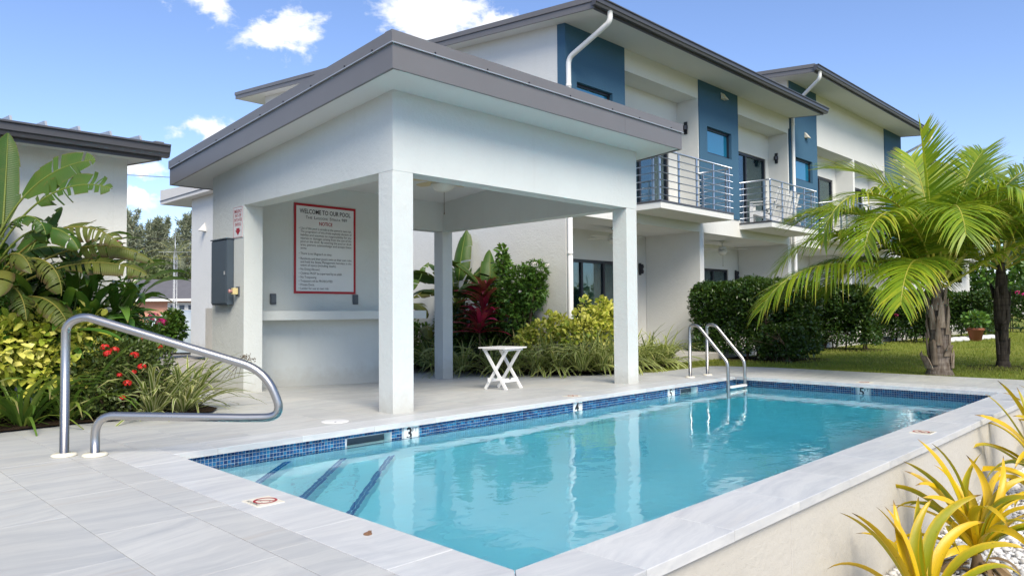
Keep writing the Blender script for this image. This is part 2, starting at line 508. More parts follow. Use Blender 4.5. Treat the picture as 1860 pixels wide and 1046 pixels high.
MT['ink'] = m_plain('black_print', (0.012, 0.014, 0.02), 0.4)
MT['red'] = m_plain('red_print', (0.36, 0.006, 0.018), 0.4)
MT['sign'] = m_plain('white_sign_face', (0.66, 0.68, 0.68), 0.35, 0, 0.03)
MT['btn_y'] = m_plain('yellow_switch_box', (0.60, 0.50, 0.24), 0.4)
MT['btn_r'] = m_plain('faded_red_button', (0.40, 0.20, 0.19), 0.4)
MT['blade'] = m_plain('pale_wood_blade', (0.56, 0.48, 0.27), 0.45, 0, 0.1, 14.0)
MT['fanw'] = m_plain('white_fan_enamel', (0.62, 0.62, 0.56), 0.3)
MT['curtain'] = m_plain('pale_curtain_cloth', (0.62, 0.66, 0.62), 0.9)
MT['terr'] = m_stucco('terrace_concrete', (0.50, 0.49, 0.46), 2.5)
MT['glass'] = m_glass('blue_window_glass', (0.006, 0.13, 0.235), 1.0, 0.0)
MT['glass_d'] = m_glass('sliding_door_glass', (0.01, 0.03, 0.04), 0.8, 0.75)
MT['terracotta'] = m_plain('terracotta', (0.30, 0.10, 0.055), 0.8, 0, 0.15)
MT['rust'] = m_plain('rusty_metal', (0.20, 0.105, 0.055), 0.8, 0, 0.3, 60.0)
MT['peach'] = m_stucco('peach_render', (0.56, 0.29, 0.20), 1.0)
MT['shingle'] = m_plain('grey_asphalt_shingle', (0.105, 0.105, 0.115), 0.85, 0, 0.2, 1.5)
MT['bark'] = None
MT['stem'] = m_plain('brown_stem', (0.12, 0.085, 0.05), 0.8, 0, 0.25, 20.0, 0.3)
MT['gstem'] = m_plain('green_stem', (0.10, 0.15, 0.03), 0.5, 0, 0.25, 12.0)
MT['red_fl'] = m_plain('red_petals', (0.52, 0.012, 0.010), 0.5, 0, 0.2, 30.0)
MT['pink_fl'] = m_plain('magenta_petals', (0.55, 0.015, 0.17), 0.5, 0, 0.2, 30.0)
MT['white_fl'] = m_plain('white_petals', (0.75, 0.70, 0.66), 0.5, 0, 0.1, 30.0)
MT['pebble'] = m_islands('white_pebble', [(0.0, (0.55, 0.54, 0.51)), (0.5, (0.70, 0.70, 0.68)), (1.0, (0.78, 0.78, 0.77))], 0.55, 0.4, 0.1)
MT['wire'] = m_plain('black_cable', (0.03, 0.03, 0.032), 0.6)
MT['cover'] = m_plain('silver_cover_cloth', (0.44, 0.52, 0.57), 0.5, 0, 0.08)

# coloured bark of palms
def m_bark(name, a, c2, ring):
    m, b = newmat(name)
    p = pos(b)
    zc = b.n('ShaderNodeSeparateXYZ', {0: p}).outputs[2]
    fib = b.noise(b.vmath('MULTIPLY', p, (30, 30, 3.0)), 1.0, 5.0, 0.65)
    rg = b.noise(b.vmath('MULTIPLY', p, (1.5, 1.5, ring)), 1.0, 3.0, 0.6)
    c = b.mix(b.maprange(fib, 0.35, 0.7), a, c2)
    c = b.mix(b.math('MULTIPLY', b.maprange(rg, 0.5, 0.7), 0.6), c, tuple(x * 0.4 for x in a))
    c = b.mix(b.math('MULTIPLY', b.n('ShaderNodeObjectInfo').outputs['Random'], 0.55), c, tuple(x * 0.55 for x in a))
    finish(b, prin(b, c, 0.9, 0, bump(b, b.math('ADD', fib, rg), 0.7, 0.02), 0.2))
    return m
MT['bark'] = m_bark('grey_palm_bark', (0.105, 0.080, 0.062), (0.27, 0.235, 0.20), 22.0)
MT['bark_d'] = m_bark('dark_palm_bark', (0.035, 0.028, 0.022), (0.115, 0.095, 0.075), 26.0)
MT['boot'] = m_bark('fibrous_leaf_base', (0.17, 0.125, 0.085), (0.36, 0.31, 0.25), 5.0)

# foliage
G = lambda r, g, bl: (r, g, bl)
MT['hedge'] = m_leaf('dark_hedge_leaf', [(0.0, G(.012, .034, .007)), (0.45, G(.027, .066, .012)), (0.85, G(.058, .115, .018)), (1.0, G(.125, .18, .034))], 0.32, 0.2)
MT['bush'] = m_leaf('green_bush_leaf', [(0.0, G(0.0336, 0.0960, 0.0168)), (0.5, G(0.0840, 0.1920, 0.0300)), (1.0, G(0.1800, 0.3120, 0.0540))], 0.36, 0.25)
MT['ixora'] = m_leaf('ixora_leaf', [(0.0, G(0.0312, 0.0576, 0.0144)), (0.5, G(0.0744, 0.1140, 0.0288)), (0.9, G(0.1440, 0.1860, 0.0504)), (1.0, G(0.2400, 0.2400, 0.0720))], 0.38, 0.22)
MT['schef'] = m_leaf('variegated_leaf', [(0.0, G(.070, .145, .020)), (0.22, G(.28, .36, .038)), (0.45, G(.60, .60, .09)), (1.0, G(.78, .73, .22))], 0.36, 0.25, camt=0.3)
MT['schefg'] = m_leaf('inner_green_leaf', [(0.0, G(.025, .065, .012)), (0.6, G(.06, .13, .02)), (1.0, G(.13, .20, .03))], 0.36, 0.25)
MT['banana'] = m_leaf('banana_leaf', [(0.0, G(0.0144, 0.0448, 0.0080)), (0.6, G(0.0320, 0.0840, 0.0120)), (1.0, G(0.0680, 0.1240, 0.0176))], 0.36, 0.12, 'object', edge=(G(.16, .11, .03), 0.90, 0.55), mid=(G(.20, .24, .05), 0.06, 0.8), veins=0.45)
MT['banana_o'] = m_leaf('ageing_banana_leaf', [(0.0, G(.040, .065, .012)), (0.5, G(.09, .105, .018)), (1.0, G(.17, .145, .022))], 0.45, 0.14, 'object', edge=(G(.065, .030, .022), 0.66, 0.9, 0.3), mid=(G(.25, .22, .05), 0.06, 0.8), veins=0.6)
MT['ginger'] = m_leaf('ginger_leaf', [(0.0, G(0.0264, 0.0864, 0.0144)), (0.6, G(0.0660, 0.1620, 0.0240)), (1.0, G(0.1800, 0.2940, 0.0408))], 0.30, 0.22, 'object', mid=(G(.12, .18, .04), 0.08, 0.6), tip=(G(.28, .15, .06), 0.93, 1.05, 0.1, 0.8))
MT['ginger_b'] = m_leaf('dark_broad_leaf', [(0.0, G(.016, .055, .010)), (0.6, G(.040, .105, .016)), (1.0, G(.11, .19, .028))], 0.30, 0.18)
MT['strap'] = m_leaf('green_strap_leaf', [(0.0, G(0.0504, 0.1140, 0.0192)), (0.6, G(0.1140, 0.2040, 0.0312)), (0.88, G(0.2640, 0.3000, 0.0540)), (1.0, G(0.4320, 0.3120, 0.1200))], 0.38, 0.25, 'object', tip=(G(.30, .21, .12), 0.90, 1.05, 0.3, 0.8))
MT['spider'] = m_leaf('striped_strap_leaf', [(0.0, G(.095, .150, .024)), (0.6, G(.175, .235, .040)), (0.92, G(.30, .32, .065)), (1.0, G(.42, .27, .065))], 0.40, 0.25, 'object', edge=(G(.66, .65, .36), 0.50, 0.9), tip=(G(.34, .26, .13), 0.92, 1.06, 0.3, 0.6))
MT['spider_b'] = m_leaf('green_striped_strap_leaf', [(0.0, G(0.0840, 0.1380, 0.0216)), (0.6, G(0.1620, 0.2280, 0.0336)), (0.92, G(0.3120, 0.3360, 0.0600)), (1.0, G(0.4320, 0.2880, 0.0720))], 0.40, 0.25, 'object', edge=(G(.58, .58, .26), 0.58, 0.85), tip=(G(.34, .26, .13), 0.92, 1.06, 0.3, 0.6))
MT['cord'] = m_leaf('crimson_leaf', [(0.0, G(.075, .006, .020)), (0.5, G(.26, .010, .045)), (1.0, G(.48, .018, .085))], 0.32, 0.22, 'object', mid=(G(.35, .05, .12), 0.1, 0.5))
MT['crinum'] = m_leaf('yellowing_lily_leaf', [(0.0, G(.16, .24, .012)), (0.25, G(.32, .32, .012)), (0.48, G(.64, .44, .010)), (1.0, G(.78, .50, .012))], 0.32, 0.25, 'object', edge=(G(.66, .42, .012), 0.55, 0.75, 0.4), tip=(G(.70, .43, .012), 0.52, 0.95, 0.5, 0.9), camt=0.05, spots=0.7)
MT['crinum_d'] = m_leaf('dry_lily_leaf', [(0.0, G(.16, .10, .05)), (1.0, G(.34, .24, .13))], 0.7, 0.2, 'object')
MT['palm'] = m_leaf('coconut_leaflet', [(0.0, G(0.0944, 0.1888, 0.0165)), (0.45, G(0.2065, 0.3245, 0.0212)), (0.8, G(0.3658, 0.4425, 0.0307)), (1.0, G(0.5900, 0.5192, 0.0413))], 0.33, 0.40, 'island', tip=(G(.42, .33, .05), 0.80, 1.05, 0.25, 0.75), camt=0.3, clump=1.2)
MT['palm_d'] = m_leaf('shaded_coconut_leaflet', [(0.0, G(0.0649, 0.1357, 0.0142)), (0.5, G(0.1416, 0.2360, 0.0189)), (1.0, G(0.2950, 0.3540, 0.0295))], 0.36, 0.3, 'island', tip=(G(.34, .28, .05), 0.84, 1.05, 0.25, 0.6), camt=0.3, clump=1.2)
MT['rachis'] = m_plain('yellow_green_rachis', (0.34, 0.33, 0.045), 0.4, 0, 0.2, 8.0)
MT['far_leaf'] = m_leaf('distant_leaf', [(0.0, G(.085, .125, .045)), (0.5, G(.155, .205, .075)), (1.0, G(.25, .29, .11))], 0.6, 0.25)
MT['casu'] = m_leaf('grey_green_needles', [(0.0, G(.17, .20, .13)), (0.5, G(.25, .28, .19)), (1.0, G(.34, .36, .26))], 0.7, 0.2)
MT['grass'] = m_leaf('lawn_blade', [(0.0, G(0.1440, 0.1980, 0.0288)), (0.5, G(0.2340, 0.2820, 0.0408)), (0.85, G(0.3360, 0.3420, 0.0696)), (1.0, G(0.4560, 0.4080, 0.1320))], 0.6, 0.4, 'island', clump=0.9, camt=0.55)

# lawn sheet, mulch
m, b = newmat('mown_lawn')
p = pos(b)
n1 = b.noise(p, 0.8, 5.0, 0.6); n2 = b.noise(p, 9.0, 5.0, 0.65); n3 = b.noise(b.vmath('MULTIPLY', p, (1.0, 0.25, 1.0)), 60.0, 3.0, 0.7)
c = b.ramp(b.math('ADD', b.math('MULTIPLY', n1, 0.55), b.math('MULTIPLY', b.math('ADD', n2, n3), 0.25)), [(0.33, (.085, .115, .020)), (0.48, (.155, .185, .030)), (0.60, (.225, .235, .045)), (0.74, (.30, .275, .09))])
finish(b, prin(b, c, 0.9, 0, bump(b, n3, 0.7, 0.03), 0.15)); MT['lawn'] = m
m, b = newmat('dark_mulch')
p = pos(b)
n1 = b.noise(p, 30.0, 5.0, 0.7); n2 = b.noise(p, 3.0, 3.0)
c = b.ramp(b.math('ADD', b.math('MULTIPLY', n1, 0.7), b.math('MULTIPLY', n2, 0.3)), [(0.3, (.016, .011, .007)), (0.55, (.055, .036, .023)), (0.75, (.13, .095, .06))])
finish(b, prin(b, c, 0.95, 0, bump(b, n1, 1.0, 0.03), 0.1)); MT['mulch'] = m
m, b = newmat('sandy_earth')
p = pos(b)
c = b.ramp(b.noise(p, 6.0, 6.0, 0.7), [(0.3, (.22, .20, .17)), (0.7, (.42, .40, .36))])
finish(b, prin(b, c, 0.95, 0, None, 0.1)); MT['earth'] = m

# pool water: clear refracting surface over a faintly blue-green body of water
m, b = newmat('pool_water')
p = pos(b)
w1 = b.noise(b.vmath('MULTIPLY', p, (1.0, 1.5, 1.0)), 2.2, 2.0, 0.5, 0.4)
w2 = b.noise(p, 8.0, 2.0, 0.5, 0.6)
h = b.math('ADD', b.math('MULTIPLY', w1, 1.0), b.math('MULTIPLY', w2, 0.22))
nrm = bump(b, h, 0.20, 0.03)
refr = b.n('ShaderNodeBsdfRefraction', {'Color': (0.97, 1, 1, 1), 'IOR': 1.33, 'Roughness': 0.0, 'Normal': nrm}).outputs[0]
glo = b.n('ShaderNodeBsdfGlossy', {'Color': (1, 1, 1, 1), 'Roughness': 0.0, 'Normal': nrm}).outputs[0]
fr = b.n('ShaderNodeFresnel', {'IOR': 1.33, 'Normal': nrm}).outputs[0]
ms = b.n('ShaderNodeMixShader', {0: fr, 1: refr, 2: glo}).outputs[0]
vol = b.n('ShaderNodeVolumeAbsorption', {'Color': (0.02, 0.785, 0.895, 1), 'Density': 0.50}).outputs[0]
b.n('ShaderNodeOutputMaterial', {'Surface': ms, 'Volume': vol}); MT['water'] = m

# ---------------------------------------------------------------- ground, deck, pool
def deck_z(x, y):
    if y <= 6.6: return 0.0
    t = min(max((x - 4.56) / 4.17, 0.0), 1.0)
    return -(y - 6.6) * (0.008 + 0.038 * t)


B = MB()
# one sheet to the horizon, stepped down round the pool shell
S, zg, zp = 900.0, -0.30, -1.85
xs, ys = [-S, 1.95, 11.15, S], [-S, -7.0, 5.95, S]
vs = [(x, y, zg) for y in ys for x in xs]
fs = [(j * 4 + i, j * 4 + i + 1, j * 4 + i + 5, j * 4 + i + 4) for j in range(3) for i in range(3) if not (i == 1 and j == 1)]
h = [5, 6, 10, 9]
low = [(vs[k][0], vs[k][1], zp) for k in h]
fs += [(16, 17, 18, 19)] + [(h[k], h[(k + 1) % 4], 16 + (k + 1) % 4, 16 + k) for k in range(4)]
B.add(vs + low, fs)
tag(B.build('ground', MT['earth']), kind='structure')

# lawn and the garden beside it
B = MB()
B.add([(11.0, -40, -0.035), (160, -40, -0.035), (160, 60, -0.035), (11.0, 60, -0.035)], [(0, 1, 2, 3)])
lawn = tag(B.build('lawn', MT['lawn']), kind='structure')
B = MB()
B.add([(-30, 7.0, -0.05), (4.5, 7.0, -0.05), (4.5, 40, -0.05), (-30, 40, -0.05)], [(0, 1, 2, 3)])
tag(B.build('garden_soil', MT['mulch']), kind='structure')
B = MB()
B.add([(1.95, -7, -0.79), (11.15, -7, -0.79), (11.15, 1.80, -0.79), (1.95, 1.80, -0.79)], [(0, 1, 2, 3)])
tag(B.build('gravel_bed', MT['earth']), kind='structure')

# deck of large stone slabs, strips along Y
deck = thing('pool_deck', None, None, kind='structure')
B = MB()
def sheet(x0, x1, y0, y1, dz, nx=6, ny=6):
    xs_, ys_ = np.linspace(x0, x1, nx + 1), np.linspace(y0, y1, ny + 1)
    v = [(x, y, deck_z(x, y) + dz) for y in ys_ for x in xs_]
    f = [(j * (nx + 1) + i, j * (nx + 1) + i + 1, (j + 1) * (nx + 1) + i + 1, (j + 1) * (nx + 1) + i) for j in range(ny) for i in range(nx)]
    B.add(v, f)
sheet(-2.2, 1.79, -2.0, 6.09, -0.006)
sheet(-2.2, 12.93, 6.09, 8.3, -0.006, 14, 3)
sheet(3.4, 10.6, 8.3, 14.0, -0.006, 10, 10)
sheet(11.33, 12.93, 1.72, 6.09, -0.006)
B.build('joint_bed', MT['deck_grout'], deck)
def slab(x0, x1, y0, y1):
    g = 0.0016
    x0 += g; x1 -= g; y0 += g; y1 -= g
    c = [(x0, y0), (x1, y0), (x1, y1), (x0, y1)]
    e = 0.002
    ci = [(x0 + e, y0 + e), (x1 - e, y0 + e), (x1 - e, y1 - e), (x0 + e, y1 - e)]
    dz = random.uniform(-0.0004, 0.0004)
    v = [(x, y, deck_z(x, y) - 0.02) for x, y in c] + [(x, y, deck_z(x, y) - 0.0012 + dz) for x, y in c] + [(x, y, deck_z(x, y) + dz) for x, y in ci]
    f = [(8, 9, 10, 11)] + [(k, (k + 1) % 4, 4 + (k + 1) % 4, 4 + k) for k in range(4)] + [(4 + k, 4 + (k + 1) % 4, 8 + (k + 1) % 4, 8 + k) for k in range(4)]
    t = MB(); t.add(v, f); t.build('slab', MT['deck'], deck)
def strip(x0, x1, y0, y1, start, step=0.92):
    y = start
    while y < y1:
        a, c = max(y, y0), min(y + step, y1)
        if c - a > 0.03: slab(x0, x1, a, c)
        y += step
k = 0
x = 1.79
for x0, x1, st in ((1.57, 1.79, 0.31), (1.11, 1.57, 0.23), (0.65, 1.11, 0.69), (0.19, 0.65, 0.15), (-0.27, 0.19, 0.60), (-0.73, -0.27, 0.33)):
    strip(x0, x1, 0.9, 6.09 if x1 > 1.5 else 8.15, st)
strip(1.11, 1.57, 6.09, 8.15, 6.09)
x = 1.57
i = 0
while x < 12.9:
    x1 = min(x + 0.46, 12.93)
    strip(x, x1, 6.09, 8.15 if (x1 < 3.6 or x > 10.45) else (10.65 if x1 < 4.6 else (10.38 if x1 < 7.9 else 13.6)), 6.09 - (0.0, 0.46, 0.23, 0.69)[i % 4])
    x = x1; i += 1
x = 11.33
while x < 12.9:
    x1 = min(x + 0.46, 12.93)
    strip(x, x1, 1.72, 6.09, 1.72 - (0.2, 0.66)[i % 2])
    x = x1; i += 1

# ---- pool shell
WX0, WX1, WY0, WY1 = 2.13, 10.97, 2.10, 5.765
WL = -0.155
pool = thing('swimming_pool', None, None, kind='structure')
SK = ((3.69, 4.17, -0.225, -0.088), (9.30, 9.75, -0.225, -0.088))
B = MB()
B.wall(WX0 - 0.12, WX1 + 0.12, WY1, WY1 + 0.10, -1.80, -0.052, SK)
B.box(WX0 - 0.12, WX1 + 0.12, WY0 - 0.10, WY0, -1.80, -0.052)
B.box(WX0 - 0.12, WX0, WY0 + 0.001, WY1 - 0.001, -1.80, -0.053)
B.box(WX1, WX1 + 0.12, WY0 + 0.001, WY1 - 0.001, -1.80, -0.053)
zf = WL
B.prism([(WX0 - 0.05, -1.83), (WX1 + 0.05, -1.83), (WX1 + 0.05, zf - 1.5), (8.6, zf - 1.5), (5.2, zf - 0.93), (WX0 - 0.05, zf - 0.91)], WY0 - 0.02, WY1 + 0.02, 'y')
B.build('basin', MT['plaster'], pool)
B = MB()
for a, c_, z0, z1 in SK:
    B.box(a - 0.02, c_ + 0.02, WY1 + 0.101, WY1 + 0.26, -0.30, -0.055)
B.build('skimmer_box', MT['slate'], pool)
for c_, d in ((-2.6, 0.23), (-2.05, 0.48), (-1.53, 0.73)):
    B = MB()
    B.prism([(WX0 - 0.01, WY1 + 0.01), (WX0 - 0.01, WX0 - c_), (WY1 + c_, WY1 + 0.01)], -1.2, WL - d, 'z')
    st = B.build('corner_step', MT['plaster'], pool)
    B = MB()
    n = int((WY1 + c_ - WX0) * math.sqrt(2) / 0.0305)
    for q in range(n):
        for rrow in range(2):
            u = np.array((1, 1)) / math.sqrt(2); w = np.array((-1, 1)) / math.sqrt(2)
            p0 = np.array((WX0, WX0 - c_)) + u * (q * 0.0305 + 0.016) + w * (0.008 + 0.0155 + rrow * 0.0305)
            B.obox((p0[0], p0[1], WL - d + 0.002), (u[0] * 0.0135, u[1] * 0.0135, 0), (w[0] * 0.0135, w[1] * 0.0135, 0), (0, 0, 0.002))
    tag(B.build('nosing_tiles', MT['mosaic_b'], st), kind='stuff')

# mosaic band: each glass tile a raised chip on pale grout
MKX = ((4.33, '3'), (6.88, '4'), (8.97, '5'))
MKS, MKY = 0.165, (3.72, '5')
T = 0.0302
B = MB(); Gt = MB()
def chip(p, u):
    """p: centre on the wall, u: 0 wall along X (faces -Y), 1 wall along Y (faces -X), 2 faces +Y, 3 faces +X"""
    h, th = T / 2 - 0.0020, 0.005
    if u in (0, 2):
        s = -1 if u == 0 else 1
        B.add([(p[0] - h, p[1], p[2] - h), (p[0] + h, p[1], p[2] - h), (p[0] + h, p[1], p[2] + h), (p[0] - h, p[1], p[2] + h)] + [(p[0] + a * (h - .0012), p[1] + s * th, p[2] + c * (h - .0012)) for a, c in ((-1, -1), (1, -1), (1, 1), (-1, 1))],
              [(4, 5, 6, 7) if s < 0 else (7, 6, 5, 4)] + [((k), (k + 1) % 4, 4 + (k + 1) % 4, 4 + k) if s < 0 else (4 + k, 4 + (k + 1) % 4, (k + 1) % 4, k) for k in range(4)])
    else:
        s = -1 if u == 1 else 1
        B.add([(p[0], p[1] + h, p[2] - h), (p[0], p[1] - h, p[2] - h), (p[0], p[1] - h, p[2] + h), (p[0], p[1] + h, p[2] + h)] + [(p[0] + s * th, p[1] - a * (h - .0012), p[2] + c * (h - .0012)) for a, c in ((-1, -1), (1, -1), (1, 1), (-1, 1))],
              [(4, 5, 6, 7) if s < 0 else (7, 6, 5, 4)] + [((k), (k + 1) % 4, 4 + (k + 1) % 4, 4 + k) if s < 0 else (4 + k, 4 + (k + 1) % 4, (k + 1) % 4, k) for k in range(4)])
ROWS = 7
nx = int((WX1 - WX0) / T)
for k in range(nx):
    xc = WX0 + (k + 0.5) * T
    for r_ in range(ROWS):
        zc = -0.0535 - (r_ + 0.5) * T
        jit = random.uniform(-0.0008, 0.0008)
        if not (any(a - T / 2 < xc < c + T / 2 and z0 < zc - 0.0 < z1 + T * 0.3 for a, c, z0, z1 in SK) or (any(a - T * .5 < xc < a + MKS + T * .5 for a, _ in MKX) and zc > -0.054 - MKS)):
            chip((xc, WY1 - 0.003 + jit, zc), 0)
        chip((xc, WY0 + 0.003 + jit, zc), 2)
for k in range(int((WY1 - WY0) / T)):
    yc = WY0 + (k + 0.5) * T
    for r_ in range(ROWS):
        zc = -0.0535 - (r_ + 0.5) * T
        if not (MKY[0] - T * .5 < yc < MKY[0] + MKS + T * .5 and zc > -0.054 - MKS):
            chip((WX1 - 0.003, yc, zc), 1)
        chip((WX0 + 0.003, yc, zc), 3)
tag(B.build('mosaic_tiles', MT['mosaic'], pool), kind='stuff')
zb = -0.0535 - ROWS * T
Gt.wall(WX0 + 0.003, WX1 - 0.003, WY1 - 0.003, WY1 + 0.004, zb, -0.0525, [(a, c, max(zb, z0), z1) for a, c, z0, z1 in SK])
Gt.box(WX0 + 0.003, WX1 - 0.003, WY0 - 0.004, WY0 + 0.003, zb, -0.0525)
Gt.box(WX1 - 0.003, WX1 + 0.004, WY0 - 0.003, WY1 + 0.003, zb, -0.0525)
Gt.box(WX0 - 0.004, WX0 + 0.003, WY0 - 0.003, WY1 + 0.003, zb, -0.0525)
Gt.build('grout', MT['tile_grout'], pool)

# depth markers
for xm, ch in MKX:
    B = MB(); B.box(xm, xm + MKS, WY1 - 0.010, WY1 - 0.002, -0.0535 - MKS, -0.0535)
    mk = B.build('depth_marker', MT['marker'], pool)
    text_obj('numeral', ch, 0.155, (xm + 0.060, WY1 - 0.0115, -0.125), (1, 0, 0), (0, 0, 1), MT['ink'], mk, bold=0.004)
    text_obj('lettering', 'FT', 0.062, (xm + 0.124, WY1 - 0.0115, -0.095), (1, 0, 0), (0, 0, 1), MT['ink'], mk)
B = MB(); B.box(WX1 - 0.010, WX1 - 0.002, MKY[0], MKY[0] + MKS, -0.0535 - MKS, -0.0535)
mk = B.build('depth_marker', MT['marker'], pool)
text_obj('numeral', '5', 0.155, (WX1 - 0.0115, MKY[0] + MKS - 0.060, -0.125), (0, -1, 0), (0, 0, 1), MT['ink'], mk, bold=0.004)
text_obj('lettering', 'FT', 0.062, (WX1 - 0.0115, MKY[0] + MKS - 0.124, -0.095), (0, -1, 0), (0, 0, 1), MT['ink'], mk)

# marble coping slabs
CX0, CX1, CY0, CY1 = 2.15, 10.85, 2.12, 5.72
OX0, OX1, OY0, OY1 = 1.79, 11.33, 1.73, 6.09
def coping(poly):
    """slab with a small rounded upper arris"""
    c = np.mean(np.array(poly), axis=0)
    def ins(e):
        out = []
        for p in poly:
            p = np.array(p)
            out.append(tuple(p + np.sign(c - p) * e))
        return out
    dz = random.uniform(0.0005, 0.0022)
    lv = [(ins(0.0012), -0.052), (ins(0.0012), -0.004), (ins(0.002), -0.0012), (ins(0.0035), 0.0)]
    k = len(poly)
    v = [(p[0], p[1], z + dz) for pl, z in lv for p in pl]
    f = [tuple(range(k - 1, -1, -1)), tuple(range(3 * k, 4 * k))] + [(a * k + q, a * k + (q + 1) % k, (a + 1) * k + (q + 1) % k, (a + 1) * k + q) for a in range(3) for q in range(k)]
    t = MB(); t.add(v, f); t.build('coping_slab', MT['coping'], pool)
def run(a, b_, joints):
    e = [a] + [j for j in joints if a + 0.05 < j < b_ - 0.05] + [b_]
    return list(zip(e[:-1], e[1:]))
for y0, y1 in run(CY0, OY1, [2.5, 3.24, 3.97, 4.70, 5.43]):
    if y0 == CY0: coping([(OX0, OY0), (CX0, CY0), (CX0, y1), (OX0, y1)])
    else: coping([(OX0, y0), (CX0, y0), (CX0, y1), (OX0, y1)])
for x0, x1 in run(CX0, CX1, [2.52 + 0.735 * i for i in range(12)]):
    if x0 == CX0: coping([(OX0, OY0), (x1, OY0), (x1, CY0), (CX0, CY0)])
    else: coping([(x0, OY0), (x1, OY0), (x1, CY0), (x0, CY0)])
for x0, x1 in run(CX0, CX1, [2.49 + 0.735 * i for i in range(12)]):
    coping([(x0, CY1), (x1, CY1), (x1, OY1), (x0, OY1)])
for y0, y1 in run(OY0, OY1, [2.45 + 0.735 * i for i in range(6)]):
    coping([(CX1, y0), (OX1, y0), (OX1, y1), (CX1, y1)])

# rendered outer wall towards the gravel bed
B = MB()
B.wall(1.86, 11.25, 1.765, 1.99, -1.2, -0.054)
B.box(10.98, 11.20, -7.0, 1.7645, -1.2, -0.030)
B.build('outer_wall', MT['cream'], pool)
B = MB()
for xj in (3.95, 6.15, 8.4):
    B.box(xj - 0.003, xj + 0.003, 1.7632, 1.766, -1.1, -0.056)
B.build('wall_joint', MT['white_d'], pool)

# no-diving tiles set in the coping
def diving(cx, cy, right, up):
    r2, u2 = np.array(right + (0,), float), np.array(up + (0,), float)
    c = np.array((cx, cy, 0.0))
    B = MB(); B.obox(c + (0, 0, 0.002), r2 * 0.095, u2 * 0.08, (0, 0, 0.003))
    pl = B.build('warning_tile', MT['cer_cream'], pool)
    z = np.array((0, 0, 0.0062))
    o = c + z + u2 * 0.012
    B = MB()
    n = 28
    ring = [o + R_ * (math.cos(2 * math.pi * k / n) * r2 + math.sin(2 * math.pi * k / n) * u2) for k in range(n) for R_ in (0.052, 0.066)]
    B.add(ring, [(2 * k, 2 * k + 1, (2 * k + 3) % (2 * n), (2 * k + 2) % (2 * n)) for k in range(n)])
    dgn = (r2 + u2) / math.sqrt(2); pr = (r2 - u2) / math.sqrt(2)
    B.add([o - dgn * 0.055 - pr * 0.006, o - dgn * 0.055 + pr * 0.006, o + dgn * 0.055 + pr * 0.006, o + dgn * 0.055 - pr * 0.006], [(0, 1, 2, 3)])
    B.build('prohibition_ring', MT['red'], pl)
    B = MB()
    zz = np.array((0, 0, -0.0008))
    def q4(a, c2, w):
        a, c2 = np.array(a), np.array(c2); d = (c2 - a) / np.linalg.norm(c2 - a); s = np.array((-d[1], d[0]))
        pts = [a - s * w, c2 - s * w * .6, c2 + s * w * .6, a + s * w]
        B.add([o + zz + r2 * p_[0] + u2 * p_[1] for p_ in pts], [(0, 1, 2, 3)])
    q4((0.02, 0.025), (-0.012, -0.004), 0.006); q4((-0.012, -0.004), (-0.034, -0.018), 0.004); q4((0.02, 0.024), (0.036, 0.004), 0.003)
    for a in (-0.03, -0.01, 0.01): q4((a, -0.026), (a + 0.014, -0.030), 0.0022)
    B.build('diver_symbol', MT['ink'], pl)
    text_obj('lettering', 'NO DIVING', 0.030, o - u2 * 0.073, right + (0,), up + (0,), MT['ink'], pl, width=0.13)
diving(1.955, 3.90, (0, -1), (1, 0))
diving(7.03, 5.905, (-1, 0), (0, -1))
diving(6.92, 1.925, (1, 0), (0, 1))
diving(11.09, 3.83, (0, 1), (-1, 0))

# rusty fixing left on the coping, floor lid
t = thing('rusty_fixing', 'small rusty metal stub on white coping near the front corner of the pool', 'fixing', (2.01, 2.96, 0.002))
B = MB(); B.lathe((2.01, 2.96, 0.0), [(0.020, 0.0), (0.021, 0.006), (0.012, 0.011)], 12); B.obox((2.012, 2.955, 0.010), (0.017, 0.012, 0), (-0.004, 0.006, 0), (0, 0, 0.005))
B.build('stub', MT['rust'], t)
t = thing('deck_lid', 'round white skimmer lid set in deck near the front pavilion column', 'lid', (3.87, 6.25, 0.0))
B = MB(); B.lathe((3.87, 6.25, 0.0), [(0.135, 0.0), (0.135, 0.006), (0.12, 0.008), (0.0, 0.009)], 28)
B.build('lid', MT['plastic_w'], t)
B = MB(); B.lathe((3.83, 6.18, 0.0072), [(0.011, 0.0), (0.011, 0.003), (0.0, 0.003)], 10)
B.build('finger_hole', MT['slate'], t)

# water
B = MB()
B.box(WX0 - 0.006, WX1 + 0.006, WY0 - 0.006, WY1 + 0.17, -1.82, WL)
tag(B.build('water', MT['water']), kind='structure')

# ---------------------------------------------------------------- pavilion
pv = thing('pool_pavilion', 'white open pool pavilion with grey sloping roof standing beside the pool', 'pavilion', (6.7, 8.4, 0))
PX0, PX1, PY0, PY1 = 4.56, 8.96, 6.25, 10.70
wt = lambda y: 3.40 - 0.0765 * (y - PY0)      # underside of the roof at the walls
W_ = MT['white2']
def col(x0, x1, y0, y1):
    B = MB(); zb_ = min(deck_z(x0, y1), deck_z(x1, y1)) - 0.03
    B.bbox(x0, x1, y0, y1, zb_, 2.55, 0.006); B.build('column', W_, pv)
col(PX0, 4.83, PY0, 6.51)
col(8.71, PX1, PY0 + 0.001, 6.51)
col(8.72, PX1 - 0.002, 10.41, 10.66)
B = MB(); B.prism([(PY0, 2.55), (6.505, 2.55), (6.505, wt(6.505)), (PY0, wt(PY0))], PX0, PX1, 'x'); B.build('beam', W_, pv)
B = MB(); B.prism([(6.506, 2.551), (9.68, 2.551), (9.68, wt(9.68)), (6.506, wt(6.506))], PX0 + 0.001, 4.825, 'x'); B.build('beam', W_, pv)
